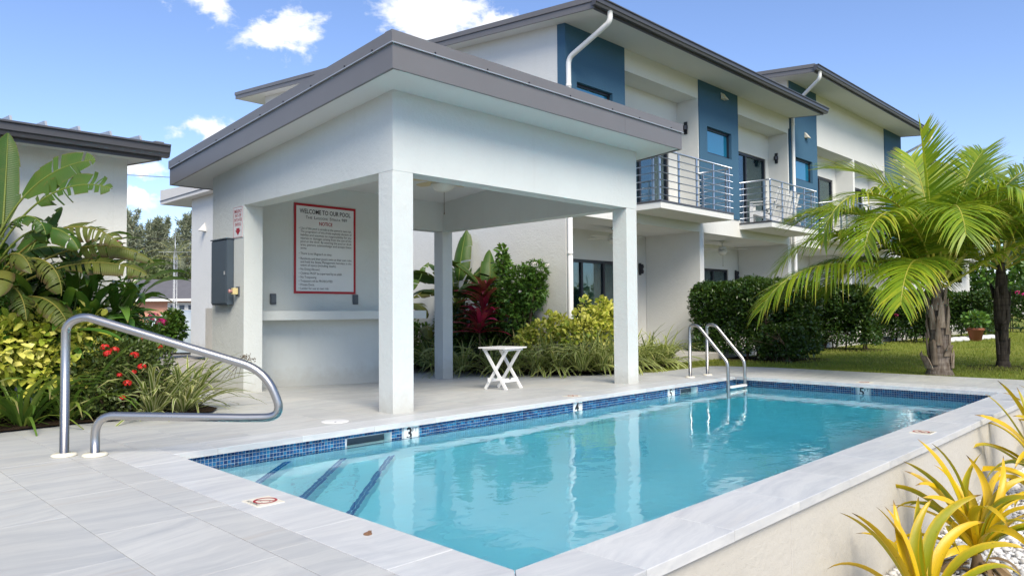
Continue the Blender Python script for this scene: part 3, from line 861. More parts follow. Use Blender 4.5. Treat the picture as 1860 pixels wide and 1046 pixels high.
B = MB(); B.prism([(6.506, 2.552), (10.40, 2.552), (10.40, wt(10.4)), (6.506, wt(6.506))], 8.72, PX1 - 0.001, 'x'); B.build('beam', W_, pv)
B = MB(); B.prism([(10.40, 2.55), (10.66, 2.55), (10.66, wt(10.66)), (10.40, wt(10.4))], 7.98, PX1 - 0.003, 'x'); B.build('beam', W_, pv)
B = MB(); B.prism([(9.682, -0.08), (PY1, -0.08), (PY1, wt(PY1)), (9.682, wt(9.682))], PX0, 4.83, 'x'); B.build('wall', W_, pv)
B = MB(); B.prism([(10.38, -0.15), (PY1 - 0.002, -0.15), (PY1 - 0.002, wt(PY1)), (10.38, wt(10.38))], 4.831, 7.98, 'x'); B.build('wall', W_, pv)
B = MB(); B.box(7.35, 7.50, 10.06, 10.379, -0.15, 0.95); B.build('counter_support', W_, pv)
B = MB(); B.bbox(4.832, 8.03, 10.03, 10.379, 0.952, 1.09, 0.006); B.build('counter', W_, pv)
B = MB(); B.box(PX0 - 0.0, 4.80, PY1 + 0.002, 10.94, -0.1, 1.14); B.build('low_wall', MT['white_d'], pv)
B = MB()
B.prism([(6.505, wt(6.505) - 0.004), (10.40, wt(10.4) - 0.004), (10.40, wt(10.4) + 0.02), (6.505, wt(6.505) + 0.02)], 4.825, 8.72, 'x')
B.build('ceiling', MT['ceil'], pv)
# roof
RX0, RX1, RY0, RY1 = 4.195, 9.415, 5.75, 11.39
fb = lambda y: 3.425 - 0.0765 * (y - RY0)
rf = MB(); rf.prism([(RY0 + 0.03, fb(RY0) + 0.27), (RY1 - 0.03, fb(RY1) + 0.27), (RY1 - 0.03, fb(RY1) + 0.34), (RY0 + 0.03, fb(RY0) + 0.34)], RX0 + 0.03, RX1 - 0.03, 'x')
roof = rf.build('roof', MT['roof'], pv)
B = MB(); B.prism([(RY0 + 0.03, fb(RY0) + 0.012), (RY1 - 0.03, fb(RY1) + 0.012), (RY1 - 0.03, fb(RY1) + 0.05), (RY0 + 0.03, fb(RY0) + 0.05)], RX0 + 0.03, RX1 - 0.03, 'x'); B.build('soffit', MT['ceil'], roof)
def fascia(x0, x1, y0, y1):
    B = MB()
    d = 0.25
    if y1 - y0 < 0.1:      # along X
        B.box(x0, x1, y0, y1, fb(y0), fb(y0) + d)
    else:
        B.prism([(y0, fb(y0)), (y1, fb(y1)), (y1, fb(y1) + d), (y0, fb(y0) + d)], x0, x1, 'x')
    B.build('fascia', MT['roof'], roof)
fascia(RX0, 8.0, RY0, RY0 + 0.028); fascia(8.003, RX1, RY0, RY0 + 0.028); fascia(RX0, RX1, RY1 - 0.028, RY1)
fascia(RX0, RX0 + 0.028, RY0 + 0.0285, RY1 - 0.0285); fascia(RX1 - 0.028, RX1, RY0 + 0.0285, RY1 - 0.0285)
# cap flashing standing 14 mm proud with a bright turned edge
o_, d0, d1 = 0.016, 0.252, 0.372
B = MB()
B.box(RX0 - o_, RX1 + o_, RY0 - o_, RY0 + 0.10, fb(RY0) + d0, fb(RY0) + d1)
B.box(RX0 - o_, RX1 + o_, RY1 - 0.10, RY1 + o_, fb(RY1) + d0, fb(RY1) + d1)
for a, c_ in ((RX0 - o_, RX0 + 0.10), (RX1 - 0.10, RX1 + o_)):
    B.prism([(RY0 + 0.101, fb(RY0 + .1) + d0), (RY1 - 0.101, fb(RY1 - .1) + d0), (RY1 - 0.101, fb(RY1 - .1) + d1), (RY0 + 0.101, fb(RY0 + .1) + d1)], a, c_, 'x')
B.build('cap_flashing', MT['roof'], roof)
B = MB()
B.box(RX0 - 0.021, RX1 + 0.021, RY0 - 0.022, RY0 - 0.002, fb(RY0) + d0 - 0.007, fb(RY0) + d0 + 0.003)
B.prism([(RY0 - 0.001, fb(RY0) + d0 - 0.007), (RY1, fb(RY1) + d0 - 0.007), (RY1, fb(RY1) + d0 + 0.003), (RY0 - 0.001, fb(RY0) + d0 + 0.003)], RX0 - 0.022, RX0 - 0.002, 'x')
B.build('drip_edge', MT['galv'], roof)
B = MB()
for q in range(9):
    y = RY0 + 0.25 + q * 0.62 + random.uniform(-.08, .08); B.box(RX0 - 0.026, RX0 - 0.014, y, y + 0.014, fb(y) + 0.262, fb(y) + 0.276)
for q in range(7):
    x = RX0 + 0.55 + q * 0.72 + random.uniform(-.1, .1); B.box(x, x + 0.014, RY0 - 0.026, RY0 - 0.014, fb(RY0) + 0.262, fb(RY0) + 0.276)
tag(B.build('screws', MT['black'], roof), kind='stuff')

# ---- welcome notice
sg = thing('notice_board', 'white pool rules notice with red border on the pavilion back wall', 'sign', (6.245, 10.378, 1.36))
X0, X1, Z0, Z1 = 5.685, 6.80, 1.365, 2.775
B = MB(); B.box(X0, X1, 10.364, 10.378, Z0, Z1); B.build('board', MT['sign'], sg)
B = MB(); e = 0.036
for a in ((X0 - .002, X1 + .002, Z0 - .002, Z0 + e), (X0 - .002, X1 + .002, Z1 - e, Z1 + .002), (X0 - .002, X0 + e, Z0 + e, Z1 - e), (X1 - e, X1 + .002, Z0 + e, Z1 - e)):
    B.box(a[0], a[1], 10.360, 10.3635, a[2], a[3])
B.build('border', MT['red'], sg)
yy = 10.3618
ctr = (X0 + X1) / 2
def line(s, size, z, mat='ink', x=None, width=None, bold=0.0, name='lettering'):
    text_obj(name, s, size, (ctr if x is None else x, yy, z), (1, 0, 0), (0, 0, 1), MT[mat], sg, 'CENTER' if x is None else 'LEFT', width, bold)
line('WELCOME TO OUR POOL', 0.10, 2.655, width=0.925, bold=0.0015)
for s, sz, x, w in (('T', .068, 5.885, .036), ('HE', .052, 5.925, .07), ('L', .068, 6.03, .034), ('AGOONS', .052, 6.068, .21), ('S', .068, 6.31, .036), ('TRATA', .052, 6.35, .16), ('989', .068, 6.535, .10)):
    line(s, sz, 2.565 + (0 if sz > .06 else -.006), x=x, width=w)
line('NOTICE', 0.078, 2.475, 'red', width=0.24, bold=0.0015)
body = [('\u2022', 'Use of this pool is strictly at the patron\u2019s own risk.', 2.388, 1), ('', 'The proprietors of this strata explicitly disclaim all', 2.336, 1), ('', 'liability and assumes no responsibility for any', 2.284, 1), ('', 'injuries or damages arising from the use of the', 2.232, 1), ('', 'pool or the dock. By entering the pool or dock', 2.180, 1), ('', 'area, patrons acknowledge and accept these', 2.128, 1), ('', 'terms.', 2.076, 0),
        ('\u2022', 'There is no lifeguard on duty.', 1.990, 0), ('\u2022', 'Residents and their guests swim at their own risks', 1.912, 1), ('', 'and hold the Strata Management harmless in the', 1.860, 1), ('', 'event of injury (including death).', 1.808, 0), ('\u2022', 'No Diving Allowed.', 1.745, 0), ('\u2022', 'Children MUST be supervised by an adult.', 1.680, 0), ('\u2022', 'No Trespassing.', 1.620, 0), ('\u2022', 'Trespassers will be PROSECUTED.', 1.560, 0), ('\u2022', 'Private Dock.', 1.502, 0), ('\u2022', 'Ladder for use at own risk.', 1.444, 0)]
for dot, s, z, full in body:
    if dot: line('\u2022', 0.045, z, x=5.765)
    line(s, 0.052, z, x=5.795, width=0.925 if full else min(0.925, 0.0187 * len(s)))

# ---- emergency sign, breaker box, stop button, outlets
t = thing('emergency_sign', 'small white sign with red lettering and arrow on pavilion wall above the breaker box', 'sign', (4.558, 9.85, 2.11))
B = MB(); B.box(4.552, 4.559, 9.71, 10.0, 2.11, 2.545); B.build('plate', MT['sign'], t)
B = MB()
for a in ((9.716, 9.994, 2.116, 2.121), (9.716, 9.994, 2.534, 2.539), (9.716, 9.721, 2.121, 2.534), (9.989, 9.994, 2.121, 2.534)): B.box(4.5505, 4.552, *a)
B.add([(4.551, 9.905, 2.245), (4.551, 9.905, 2.215), (4.551, 9.935, 2.215), (4.551, 9.855, 2.145), (4.551, 9.775, 2.215), (4.551, 9.805, 2.215), (4.551, 9.805, 2.245)], [(0, 6, 5, 1), (2, 4, 3), (1, 5, 4), (1, 4, 2)])
B.build('arrow', MT['red'], t)
for s, z, w in (('EMERGENCY', 2.478, .235), ('SHUT-OFF', 2.418, .20), ('SWITCH FOR', 2.356, .235), ('SPA/POOL', 2.294, .19)):
    text_obj('lettering', s, 0.066, (4.5508, 9.855, z), (0, -1, 0), (0, 0, 1), MT['red'], t, width=w, bold=0.001)
t = thing('breaker_box', 'dark grey metal breaker box on the left wall of the pavilion', 'electrical box', (4.55, 10.24, 1.18))
B = MB(); B.bbox(4.46, 4.559, 9.985, 10.49, 1.18, 2.10, 0.006); B.build('cabinet', MT['slate'], t)
B = MB(); B.bbox(4.448, 4.4595, 9.995, 10.48, 1.20, 2.085, 0.004); dr = B.build('door', MT['slate'], t)
B = MB(); B.box(4.436, 4.4475, 10.03, 10.05, 1.60, 1.65); B.build('latch', MT['galv'], dr)
B = MB(); B.box(4.44, 4.5595, 9.975, 10.50, 2.101, 2.115); B.build('rain_hood', MT['slate'], t)
t = thing('stop_button', 'yellow emergency stop switch with faded red knob beside the dark breaker box', 'switch', (4.52, 9.87, 1.36))
B = MB(); B.box(4.545, 4.5595, 9.80, 9.90, 1.30, 1.43); B.build('back_plate', MT['grey_p'], t)
B = MB(); B.bbox(4.47, 4.5445, 9.82, 9.885, 1.32, 1.41, 0.006); B.build('housing', MT['btn_y'], t)
B = MB(); B.tube([(4.47, 9.852, 1.365), (4.45, 9.852, 1.365), (4.449, 9.852, 1.365), (4.425, 9.852, 1.365), (4.42, 9.852, 1.365)], [0.016, 0.016, 0.027, 0.027, 0.018], 12); B.build('knob', MT['btn_r'], t)
for i, x in enumerate((5.34, 6.80)):
    t = thing('power_outlet', ('grey weatherproof outlet above counter, nearer the pavilion\u2019s left wall', 'grey weatherproof outlet above counter, under the right corner of the notice')[i], 'outlet', (x, 10.37, 1.20), group='outlets over the pavilion counter')
    B = MB(); B.bbox(x - 0.048, x + 0.048, 10.345, 10.3785, 1.195, 1.355, 0.006); B.build('cover', MT['grey_p'], t)
    B = MB(); B.bbox(x - 0.036, x + 0.036, 10.335, 10.3445, 1.21, 1.34, 0.004); B.build('flap', MT['grey_p'], t)

# ---- ceiling fans (local coordinates, origin at the ceiling)
def fan_parts(t, drop, r_bl, nb, bl_mat, bowl=0.15, chain=0.0, phase=0.2):
    B = MB(); B.lathe((0, 0, 0), [(0.065, 0.0), (0.06, -0.04), (0.016, -0.05), (0.016, -drop + 0.09), (0.10, -drop + 0.06), (0.115, -drop - 0.02), (0.06, -drop - 0.05)], 16)
    B.build('motor', MT['fanw'], t, False)
    B = MB(); B.lathe((0, 0, 0), [(bowl * 0.55, -drop - 0.05), (bowl, -drop - 0.055), (bowl * 0.97, -drop - 0.09), (bowl * 0.72, -drop - 0.14), (bowl * 0.35, -drop - 0.17), (0.0, -drop - 0.175)], 20)
    B.build('lamp_bowl', MT['fanw'], t, False)
    for k in range(nb):
        a = phase + 2 * math.pi * k / nb
        d = np.array((math.cos(a), math.sin(a), 0)); s = np.array((-d[1], d[0], 0.18)); s /= np.linalg.norm(s)
        up = np.cross(d, s)
        B = MB()
        prof = [(0.10, 0.02), (0.17, 0.022), (0.20, 0.062), (r_bl * 0.8, 0.075), (r_bl, 0.06), (r_bl + 0.02, 0.035)]
        zc = np.array((0, 0, -drop - 0.01))
        v = [zc + d * x + s * w * sg_ + up * h_ for x, w in prof for sg_, h_ in ((-1, -.003), (1, -.003), (1, .003), (-1, .003))]
        f = [(i * 4 + q, i * 4 + (q + 1) % 4, i * 4 + 4 + (q + 1) % 4, i * 4 + 4 + q) for i in range(len(prof) - 1) for q in range(4)] + [(3, 2, 1, 0), tuple(len(v) - 4 + q for q in range(4))]
        B.add(v, f); B.build('blade', bl_mat, t, False)
    if chain:
        B = MB(); B.tube([(0.02, 0, -drop - 0.17), (0.02, 0, -drop - 0.17 - chain)], 0.004, 5); B.lathe((0.02, 0, -drop - 0.17 - chain), [(0.003, 0.0), (0.008, -0.015), (0.005, -0.035)], 8)
        B.build('pull_chain', MT['stem'], t, False)
t = thing('ceiling_fan', 'cream ceiling fan with bowl lamp and pull chain inside the pool pavilion', 'ceiling fan', (6.95, 8.28, wt(8.28) - 0.004), group='ceiling fans')
fan_parts(t, 0.24, 0.55, 5, MT['blade'], 0.185, 0.30, 0.35)
for i, (x, y) in enumerate(((13.75, 10.25), (18.75, 10.20))):
    t = thing('ceiling_fan', ('white ceiling fan over the patio with the curtained door', 'white ceiling fan over the patio behind the tall hedge')[i], 'ceiling fan', (x, y, 2.995), group='ceiling fans')
    fan_parts(t, 0.22, 0.66, 5, MT['fanw'], 0.14, 0.28, 0.5 + i)

# ---------------------------------------------------------------- apartment buildings
FY = 9.40
def window(bd, x0, x1, z0, z1, y=FY):
    B = MB(); f = 0.055
    for a in ((x0, x1, z0, z0 + f), (x0, x1, z1 - f, z1), (x0, x0 + f, z0 + f, z1 - f), (x1 - f, x1, z0 + f, z1 - f)):
        B.box(a[0], a[1], y + 0.05, y + 0.13, a[2], a[3])
    w = B.build('window', MT['black'], bd)
    B = MB(); B.box(x0 + f, x1 - f, y + 0.085, y + 0.10, z0 + f, z1 - f); B.build('pane', MT['glass'], w)
    return w


def door(bd, x0, x1, z0, z1, y, mull, curtain=None, glass='glass_d'):
    """sliding door with a dark frame; mull = x of the mullions; curtain = (xa, xb)"""
    f = 0.07
    B = MB()
    B.box(x0, x1, y + 0.03, y + 0.13, z1 - f, z1); B.box(x0, x1, y + 0.03, y + 0.13, z0, z0 + 0.05)
    for x in [x0 + f / 2] + list(mull) + [x1 - f / 2]:
        B.box(x - f / 2, x + f / 2, y + 0.031, y + 0.129, z0 + 0.05, z1 - f)
    d = B.build('sliding_door', MT['black'], bd)
    e = [x0 + f / 2] + list(mull) + [x1 - f / 2]
    for a, c in zip(e[:-1], e[1:]):
        B = MB(); B.box(a + f / 2, c - f / 2, y + 0.07, y + 0.08, z0 + 0.05, z1 - f); B.build('pane', MT[glass], d)
    if curtain:
        n = int((curtain[1] - curtain[0]) / 0.028)
        v, fc = [], []
        for q in range(n + 1):
            x = curtain[0] + (curtain[1] - curtain[0]) * q / n
            yy_ = y + 0.24 + 0.035 * math.sin(q * 1.15 + 0.6 * math.sin(q * 0.31))
            v += [(x, yy_, z0 + 0.03), (x, yy_, z1 - 0.06)]
        fc = [(2 * q, 2 * q + 2, 2 * q + 3, 2 * q + 1) for q in range(n)]
        B = MB(); B.add(v, fc, True); B.build('curtain', MT['curtain'], d)
    return d


def balcony(bd, x0, x1, yb=10.0, yfr=8.5, z=3.37):
    B = MB(); B.box(x0, x1, yfr, FY - 0.003, z - 0.16, z - 0.03); B.box(x0 + 0.01, x1 - 0.01, FY - 0.003, yb, z - 0.05, z - 0.03)
    bal = B.build('balcony', MT['white'], bd)
    B = MB(); B.box(x0 - 0.012, x1 + 0.012, yfr - 0.012, FY - 0.004, z - 0.029, z + 0.012); B.box(x0 + 0.01, x1 - 0.01, FY - 0.004, yb, z - 0.029, z + 0.012); B.build('slab_edge', MT['gutter'], bal)
    n = 5
    xs_ = np.linspace(x0 + 0.05, x1 - 0.10, n)
    ps = [(x, yfr + 0.05, 0) for x in xs_] + [(x0 + 0.05, yfr + 0.22, 1), (x0 + 0.05, yfr + 0.82, 1), (x1 - 0.05, yfr + 0.16, 1), (x1 - 0.05, yfr + 0.78, 1)]
    for px, py, k in ps:
        B = MB()
        a, c = (0.012, 0.025) if k == 0 else (0.025, 0.012)
        B.box(px - c, px + c, py - a, py + a, z + 0.012, z + 1.08)
        B.box(px - 0.05, px + 0.05, py - 0.04, py + 0.04, z + 0.012, z + 0.022)
        B.build('post', MT['alu'], bal)
    for q in range(6):
        zz = z + 0.13 + q * 0.158
        B = MB(); B.tube([(x0 - 0.02, yfr + 0.022, zz), (x1 + 0.02, yfr + 0.022, zz)], 0.011, 6); B.build('rail', MT['alu'], bal)
        for xs in (x0 + 0.022, x1 - 0.022):
            B = MB(); B.tube([(xs, yfr + 0.12, zz), (xs, FY - 0.01, zz)], 0.011, 6); B.build('rail', MT['alu'], bal)
    B = MB(); B.tube(rounded([(x0 + 0.05, FY - 0.005, z + 1.095), (x0 + 0.05, yfr + 0.05, z + 1.095), (x1 + 0.02, yfr + 0.05, z + 1.095)], 0.04, 3), 0.022, 8); B.build('handrail', MT['alu'], bal)
    B = MB(); B.tube([(x1 - 0.05, yfr + 0.075, z + 1.08), (x1 - 0.05, FY - 0.005, z + 1.08)], 0.022, 8); B.build('handrail', MT['alu'], bal)
    return bal


def sconce(x, y, z, nx, ny, label, grp, big=False):
    """black half-round wall lamp; (nx, ny) points out of the wall"""
    t = thing('wall_lamp', label, 'wall lamp', (x, y, z - 0.1), group=grp)
    s = np.array((-ny, nx, 0.0)); n = np.array((nx, ny, 0.0)); c = np.array((x, y, z))
    B = MB(); B.obox(c + n * 0.012, s * 0.045, n * 0.010, (0, 0, 0.155)); B.build('back_plate', MT['black'], t)
    B = MB()
    pr = []
    for zz, r in ((-0.12, 0.058), (-0.06, 0.070), (0.0, 0.056), (0.06, 0.070), (0.12, 0.058)) if big else ((-0.06, 0.03), (-0.05, 0.066), (0.05, 0.066), (0.06, 0.03)):
        pr.append([c + n * (0.023 + 1.5 * r * math.sin(math.pi * k / 8)) + s * r * math.cos(math.pi * k / 8) + np.array((0, 0, zz)) for k in range(9)])
    v = [p for r in pr for p in r]
    f = [(i * 9 + k, i * 9 + k + 1, i * 9 + 10 + k, i * 9 + 9 + k) for i in range(len(pr) - 1) for k in range(8)] + [tuple(range(8, -1, -1)), tuple(range(len(v) - 9, len(v)))]
    B.add(v, f); B.build('shade', MT['black'], t)


def roof_of(bd, x0, x1, yf, yb, zf, slope, th=0.13, cap=True, gl=True):
    """mono-pitch roof rising towards +Y, with soffit, two-step verge trim, gutter"""
    z_ = lambda y: zf + slope * (y - yf)
    B = MB(); B.prism([(yf + 0.02, z_(yf) + th), (yb, z_(yb) + th), (yb, z_(yb) + th + 0.05), (yf + 0.02, z_(yf) + th + 0.05)], x0 + 0.02, x1 - 0.02, 'x')
    rf = B.build('roof', MT['roof'], bd)
    B = MB(); B.prism([(yf + 0.03, z_(yf)), (yb, z_(yb)), (yb, z_(yb) + 0.04), (yf + 0.03, z_(yf) + 0.04)], x0 + 0.03, x1 - 0.03, 'x'); B.build('soffit', MT['ceil'], rf)
    for a, c in ((x0, x0 + 0.028), (x1 - 0.028, x1)):
        ys_ = np.linspace(yf, yb, 4)
        for y0, y1 in zip(ys_[:-1], ys_[1:]):
            B = MB(); B.prism([(y0, z_(y0) - 0.01), (y1 - 0.004, z_(y1) - 0.01), (y1 - 0.004, z_(y1) + 0.115), (y0, z_(y0) + 0.115)], a, c, 'x'); B.build('verge_board', MT['roof'], rf)
        a2, c2 = (x0 - 0.02, x0 + 0.08) if a == x0 else (x1 - 0.08, x1 + 0.02)
        B = MB(); B.prism([(yf - 0.02, z_(yf) + 0.118), (yb + 0.02, z_(yb) + 0.118), (yb + 0.02, z_(yb) + 0.22), (yf - 0.02, z_(yf) + 0.22)], a2, c2, 'x'); B.build('verge_cap', MT['roof'], rf)
    B = MB(); B.box(x0 + 0.03, x1 - 0.03, yf, yf + 0.03, zf - 0.02, zf + 0.13); B.build('fascia', MT['gutter'], rf)
    g = [(yf - 0.004, zf + 0.02), (yf - 0.085, zf + 0.02), (yf - 0.10, zf + 0.06), (yf - 0.12, zf + 0.075), (yf - 0.125, zf + 0.145), (yf - 0.15, zf + 0.155), (yf - 0.15, zf + 0.175), (yf - 0.115, zf + 0.175), (yf - 0.108, zf + 0.07), (yf - 0.016, zf + 0.05), (yf - 0.004, zf + 0.17)]
    B = MB()
    k = len(g)
    xa, xb = x0 - 0.06, x1 + 0.06
    B.add([(xa, p[0], p[1]) for p in g] + [(xb, p[0], p[1]) for p in g], [(i, (i + 1) % k, k + (i + 1) % k, k + i) for i in range(k)])
    for xx in (xa, xb):
        B.prism([(yf - 0.005, zf + 0.021), (yf - 0.084, zf + 0.021), (yf - 0.123, zf + 0.10), (yf - 0.128, zf + 0.17), (yf - 0.005, zf + 0.17)], xx - 0.004, xx + 0.004, 'x')
    B.build('gutter', MT['gutter'], rf)
    return rf


def downspout(bd, x, zt, yg, zbot=-0.05, elbow=0.45, xg=None):
    B = MB()
    xg = x + 0.02 if xg is None else xg
    B.tube(rounded([(xg, yg, zt), (xg, yg, zt - 0.20), (x, FY - 0.075, zt - 0.20 - elbow), (x, FY - 0.075, zbot)], 0.13, 5), 0.052, 10)
    ds = B.build('downspout', MT['pvc'], bd)
    B = MB()
    for z in (zt - 0.75 - elbow, 4.2, 2.2):
        B.lathe((x, FY - 0.075, z), [(0.054, -0.03), (0.058, -0.03), (0.058, 0.03), (0.054, 0.03)], 10)
    B.build('pipe_collar', MT['pvc'], ds)


def vent(bd, x, z, y=FY):
    B = MB()
    v = [(x - 0.09, y - 0.003, z - 0.06), (x + 0.09, y - 0.003, z - 0.06), (x + 0.09, y - 0.003, z + 0.11), (x - 0.09, y - 0.003, z + 0.11), (x - 0.10, y - 0.13, z - 0.07), (x + 0.10, y - 0.13, z - 0.07)]
    B.add(v, [(0, 3, 2, 1), (0, 1, 5, 4), (3, 4, 5, 2), (0, 4, 3), (1, 2, 5)])
    B.build('vent_hood', MT['cer_cream'], bd)


W = MT['white']
def ground_unit(bd, x0, x1, party0=True):
    """recessed patio: party wall, ceiling, back wall with door opening is added by the caller"""
    B = MB(); B.box(x1 - 0.18, x1 + 0.02, FY + 0.001, 10.99, -0.05, 3.0); B.build('party_wall', W, bd)


# ---- first building
b1 = thing('apartment_building', 'white two-storey apartment building with blue wall panels and two balconies behind the pavilion', 'building', (16.2, 12, 0))
zs = lambda y: 6.72 + 0.0965 * (y - 8.37)
B = MB(); B.prism([(FY + 0.002, -0.2), (22.0, -0.2), (22.0, zs(22.0) + 0.02), (FY + 0.002, zs(FY) + 0.02)], 11.05, 11.22, 'x'); B.build('gable_wall', W, b1)
B = MB(); B.prism([(11.2, -0.2), (22.0, -0.2), (22.0, zs(22.0) + 0.02), (11.2, zs(11.2) + 0.02)], 21.19, 21.36, 'x'); B.build('gable_wall', W, b1)
B = MB(); B.box(11.221, 21.189, 21.8, 22.0, -0.2, 7.9); B.build('wall', W, b1)
# blue upper panels with window openings
for x0, x1, wx0, wx1 in ((11.05, 13.05, 11.40, 12.60), (16.18, 18.18, 16.55, 17.80)):
    B = MB(); B.wall(x0 - (0.004 if x0 < 12 else 0), x1, FY - 0.03, FY + 0.18, 3.461, zs(FY) + 0.01, [(wx0, wx1, 5.03, 5.71)]); B.build('blue_panel', MT['blue'], b1)
    B = MB(); B.box(wx0 - .02, wx1 + .02, FY + 0.181, FY + 0.30, 5.0, 5.74); B.build('dark_room_backing', MT['black'], b1)  # black box behind the pane, standing in for the dark of the room
    window(b1, wx0 + 0.001, wx1 - 0.001, 5.031, 5.709)
vent(b1, 17.36, 6.60, FY - 0.03)
# upper recesses
for x0, x1, dx0, dx1, mull, cur in ((13.05, 16.18, 13.35, 15.75, (14.55,), (14.65, 15.6)), (18.18, 21.36, 18.72, 21.10, (19.9,), None)):
    B = MB(); B.box(x0 + 0.001, x1 - 0.001, FY - 0.001, 10.0, 6.335, zs(FY) + 0.005); B.build('header_beam', W, b1)
    B = MB(); B.wall(x0 + 0.001, x1 - 0.001, 10.0, 10.18, 3.34, 7.0, [(dx0, dx1, 3.38, 5.61)]); B.build('wall', W, b1)
    B = MB(); B.box(x1 - 0.03 if x1 < 20 else x1 - 0.06, x1 - 0.002, FY, 9.999, 3.385, 6.334); B.build('wall', W, b1)
    B = MB(); B.box(x0 + 0.002, x0 + 0.03, FY + 0.181, 9.999, 3.385, 6.334); B.build('wall', W, b1)
    door(b1, dx0 + 0.001, dx1 - 0.001, 3.381, 5.609, 10.0, mull, cur)
B = MB(); B.box(11.23, 21.18, 10.2, 21.7, 3.0, 3.3); B.build('floor_slab', MT['ceil'], b1)
balcony(b1, 13.06, 16.19); balcony(b1, 18.22, 21.20)
# ground floor
B = MB(); B.box(11.222, 21.36, FY, FY + 0.18, 3.0, 3.459); B.build('ring_beam', W, b1)
B = MB(); B.box(11.222, 21.188, FY + 0.181, 10.99, 3.001, 3.2); B.build('patio_ceiling', MT['ceil'], b1)
B = MB(); B.wall(11.222, 21.188, 11.0, 11.18, -0.2, 3.0, [(12.55, 15.02, 0.13, 2.29), (17.95, 20.55, 0.13, 2.29)]); B.build('wall', W, b1)
ground_unit(b1, 11.05, 16.33)
B = MB(); B.box(21.19, 21.40, FY + 0.001, 10.99, -0.05, 3.0); B.build('party_wall', W, b1)
door(b1, 12.551, 15.019, 0.131, 2.289, 11.0, (13.55, 14.40), (13.62, 14.36))
door(b1, 17.951, 20.549, 0.131, 2.289, 11.0, (18.9, 19.7), (19.75, 20.45))
sconce(15.87, 11.0, 2.14, 0, -1, 'black up-and-down wall lamp on the patio wall next to the curtained door', 'black wall lamps', True)
sconce(21.0, 11.0, 2.14, 0, -1, 'black up-and-down wall lamp just above the tall clipped hedge', 'black wall lamps', True)
sconce(16.15, 9.74, 5.65, -1, 0, 'black half-round wall lamp on recess wall just above the pavilion roof', 'black wall lamps')
sconce(21.30, 9.75, 5.63, -1, 0, 'black half-round wall lamp above the balcony with white chairs', 'black wall lamps')
roof_of(b1, 10.70, 21.44, 8.37, 23.4, 6.72, 0.0965)
downspout(b1, 11.09, 6.745, 8.30, 0.02)

# ---- second building, taller, same terrace row
b2 = thing('apartment_building', 'taller white apartment building with blue panels, partly behind the coconut palm', 'building', (26, 12, 0))
z2 = lambda y: 7.86 + 0.0965 * (y - 8.37)
B = MB(); B.prism([(FY + 0.002, 6.5), (22.0, 6.5), (22.0, z2(22.0) + 0.02), (FY + 0.002, z2(FY) + 0.02)], 21.37, 21.50, 'x'); B.build('gable_wall', W, b2)
B = MB(); B.prism([(FY + 0.3, -0.2), (22.0, -0.2), (22.0, z2(22.0) + 0.02), (FY + 0.3, z2(FY + .3) + 0.02)], 31.62, 31.78, 'x'); B.build('gable_wall', W, b2)
B = MB(); B.box(21.42, 31.61, 21.8, 22.0, -0.2, 9.0); B.build('wall', W, b2)
for x0, x1, wx0, wx1 in ((21.45, 23.42, 21.78, 23.03), (29.84, 31.78, 30.15, 31.30)):
    B = MB(); B.wall(x0, x1, FY - 0.03, FY + 0.18, 3.461, z2(FY) + 0.01, [(wx0, wx1, 5.02, 5.70)]); B.build('blue_panel', MT['blue'], b2)
    B = MB(); B.box(wx0 - .02, wx1 + .02, FY + 0.181, FY + 0.30, 5.0, 5.73); B.build('dark_room_backing', MT['black'], b2)  # black backing behind the pane, the room's shade put into its colour
    window(b2, wx0 + 0.001, wx1 - 0.001, 5.021, 5.699)
vent(b2, 22.55, 6.45, FY - 0.03); vent(b2, 30.9, 6.9, FY - 0.03)
B = MB(); B.box(23.421, 29.839, FY - 0.001, 10.0, 6.30, z2(FY) + 0.005); B.build('header_beam', W, b2)
B = MB(); B.wall(23.421, 29.839, 10.0, 10.18, 3.34, 8.0, [(24.1, 26.3, 3.38, 5.61), (27.0, 29.2, 3.38, 5.61)]); B.build('wall', W, b2)
B = MB(); B.box(26.55, 26.72, FY, 9.999, 3.385, 6.299); B.build('wall', W, b2)
B = MB(); B.box(29.80, 29.838, FY, 9.999, 3.385, 6.299); B.build('wall', W, b2)
door(b2, 24.101, 26.299, 3.381, 5.609, 10.0, (25.2,), (24.2, 26.2)); door(b2, 27.001, 29.199, 3.381, 5.609, 10.0, (28.1,), (27.1, 29.1))
B = MB(); B.box(21.5, 31.6, 10.2, 21.7, 3.0, 3.3); B.build('floor_slab', MT['ceil'], b2)
balcony(b2, 23.50, 26.50); balcony(b2, 26.78, 29.78)
B = MB(); B.box(21.41, 31.78, FY, FY + 0.18, 3.0, 3.459); B.build('ring_beam', W, b2)
B = MB(); B.box(21.41, 31.61, FY + 0.181, 10.99, 3.001, 3.2); B.build('patio_ceiling', MT['ceil'], b2)
B = MB(); B.wall(21.41, 31.61, 11.0, 11.18, -0.2, 3.0, [(23.2, 25.6, 0.13, 2.29), (28.2, 30.6, 0.13, 2.29)]); B.build('wall', W, b2)
B = MB(); B.box(26.55, 26.75, FY + 0.181, 10.99, -0.05, 3.0); B.build('party_wall', W, b2)
B = MB(); B.box(31.58, 31.78, FY + 0.001, 9.699, -0.05, 3.0); B.build('party_wall', W, b2)
door(b2, 23.201, 25.599, 0.131, 2.289, 11.0, (24.4,), (24.5, 25.5)); door(b2, 28.201, 30.599, 0.131, 2.289, 11.0, (29.4,), (29.5, 30.5))
sconce(29.80, 9.72, 5.60, -1, 0, 'black half-round wall lamp seen between the palm fronds on the far building', 'black wall lamps')
roof_of(b2, 20.85, 31.80, 8.37, 23.4, 7.86, 0.0965)
downspout(b2, 21.53, 7.885, 8.30, 0.02, 0.5, 21.05)
downspout(b2, 31.85, 7.885, 8.30, 0.02)

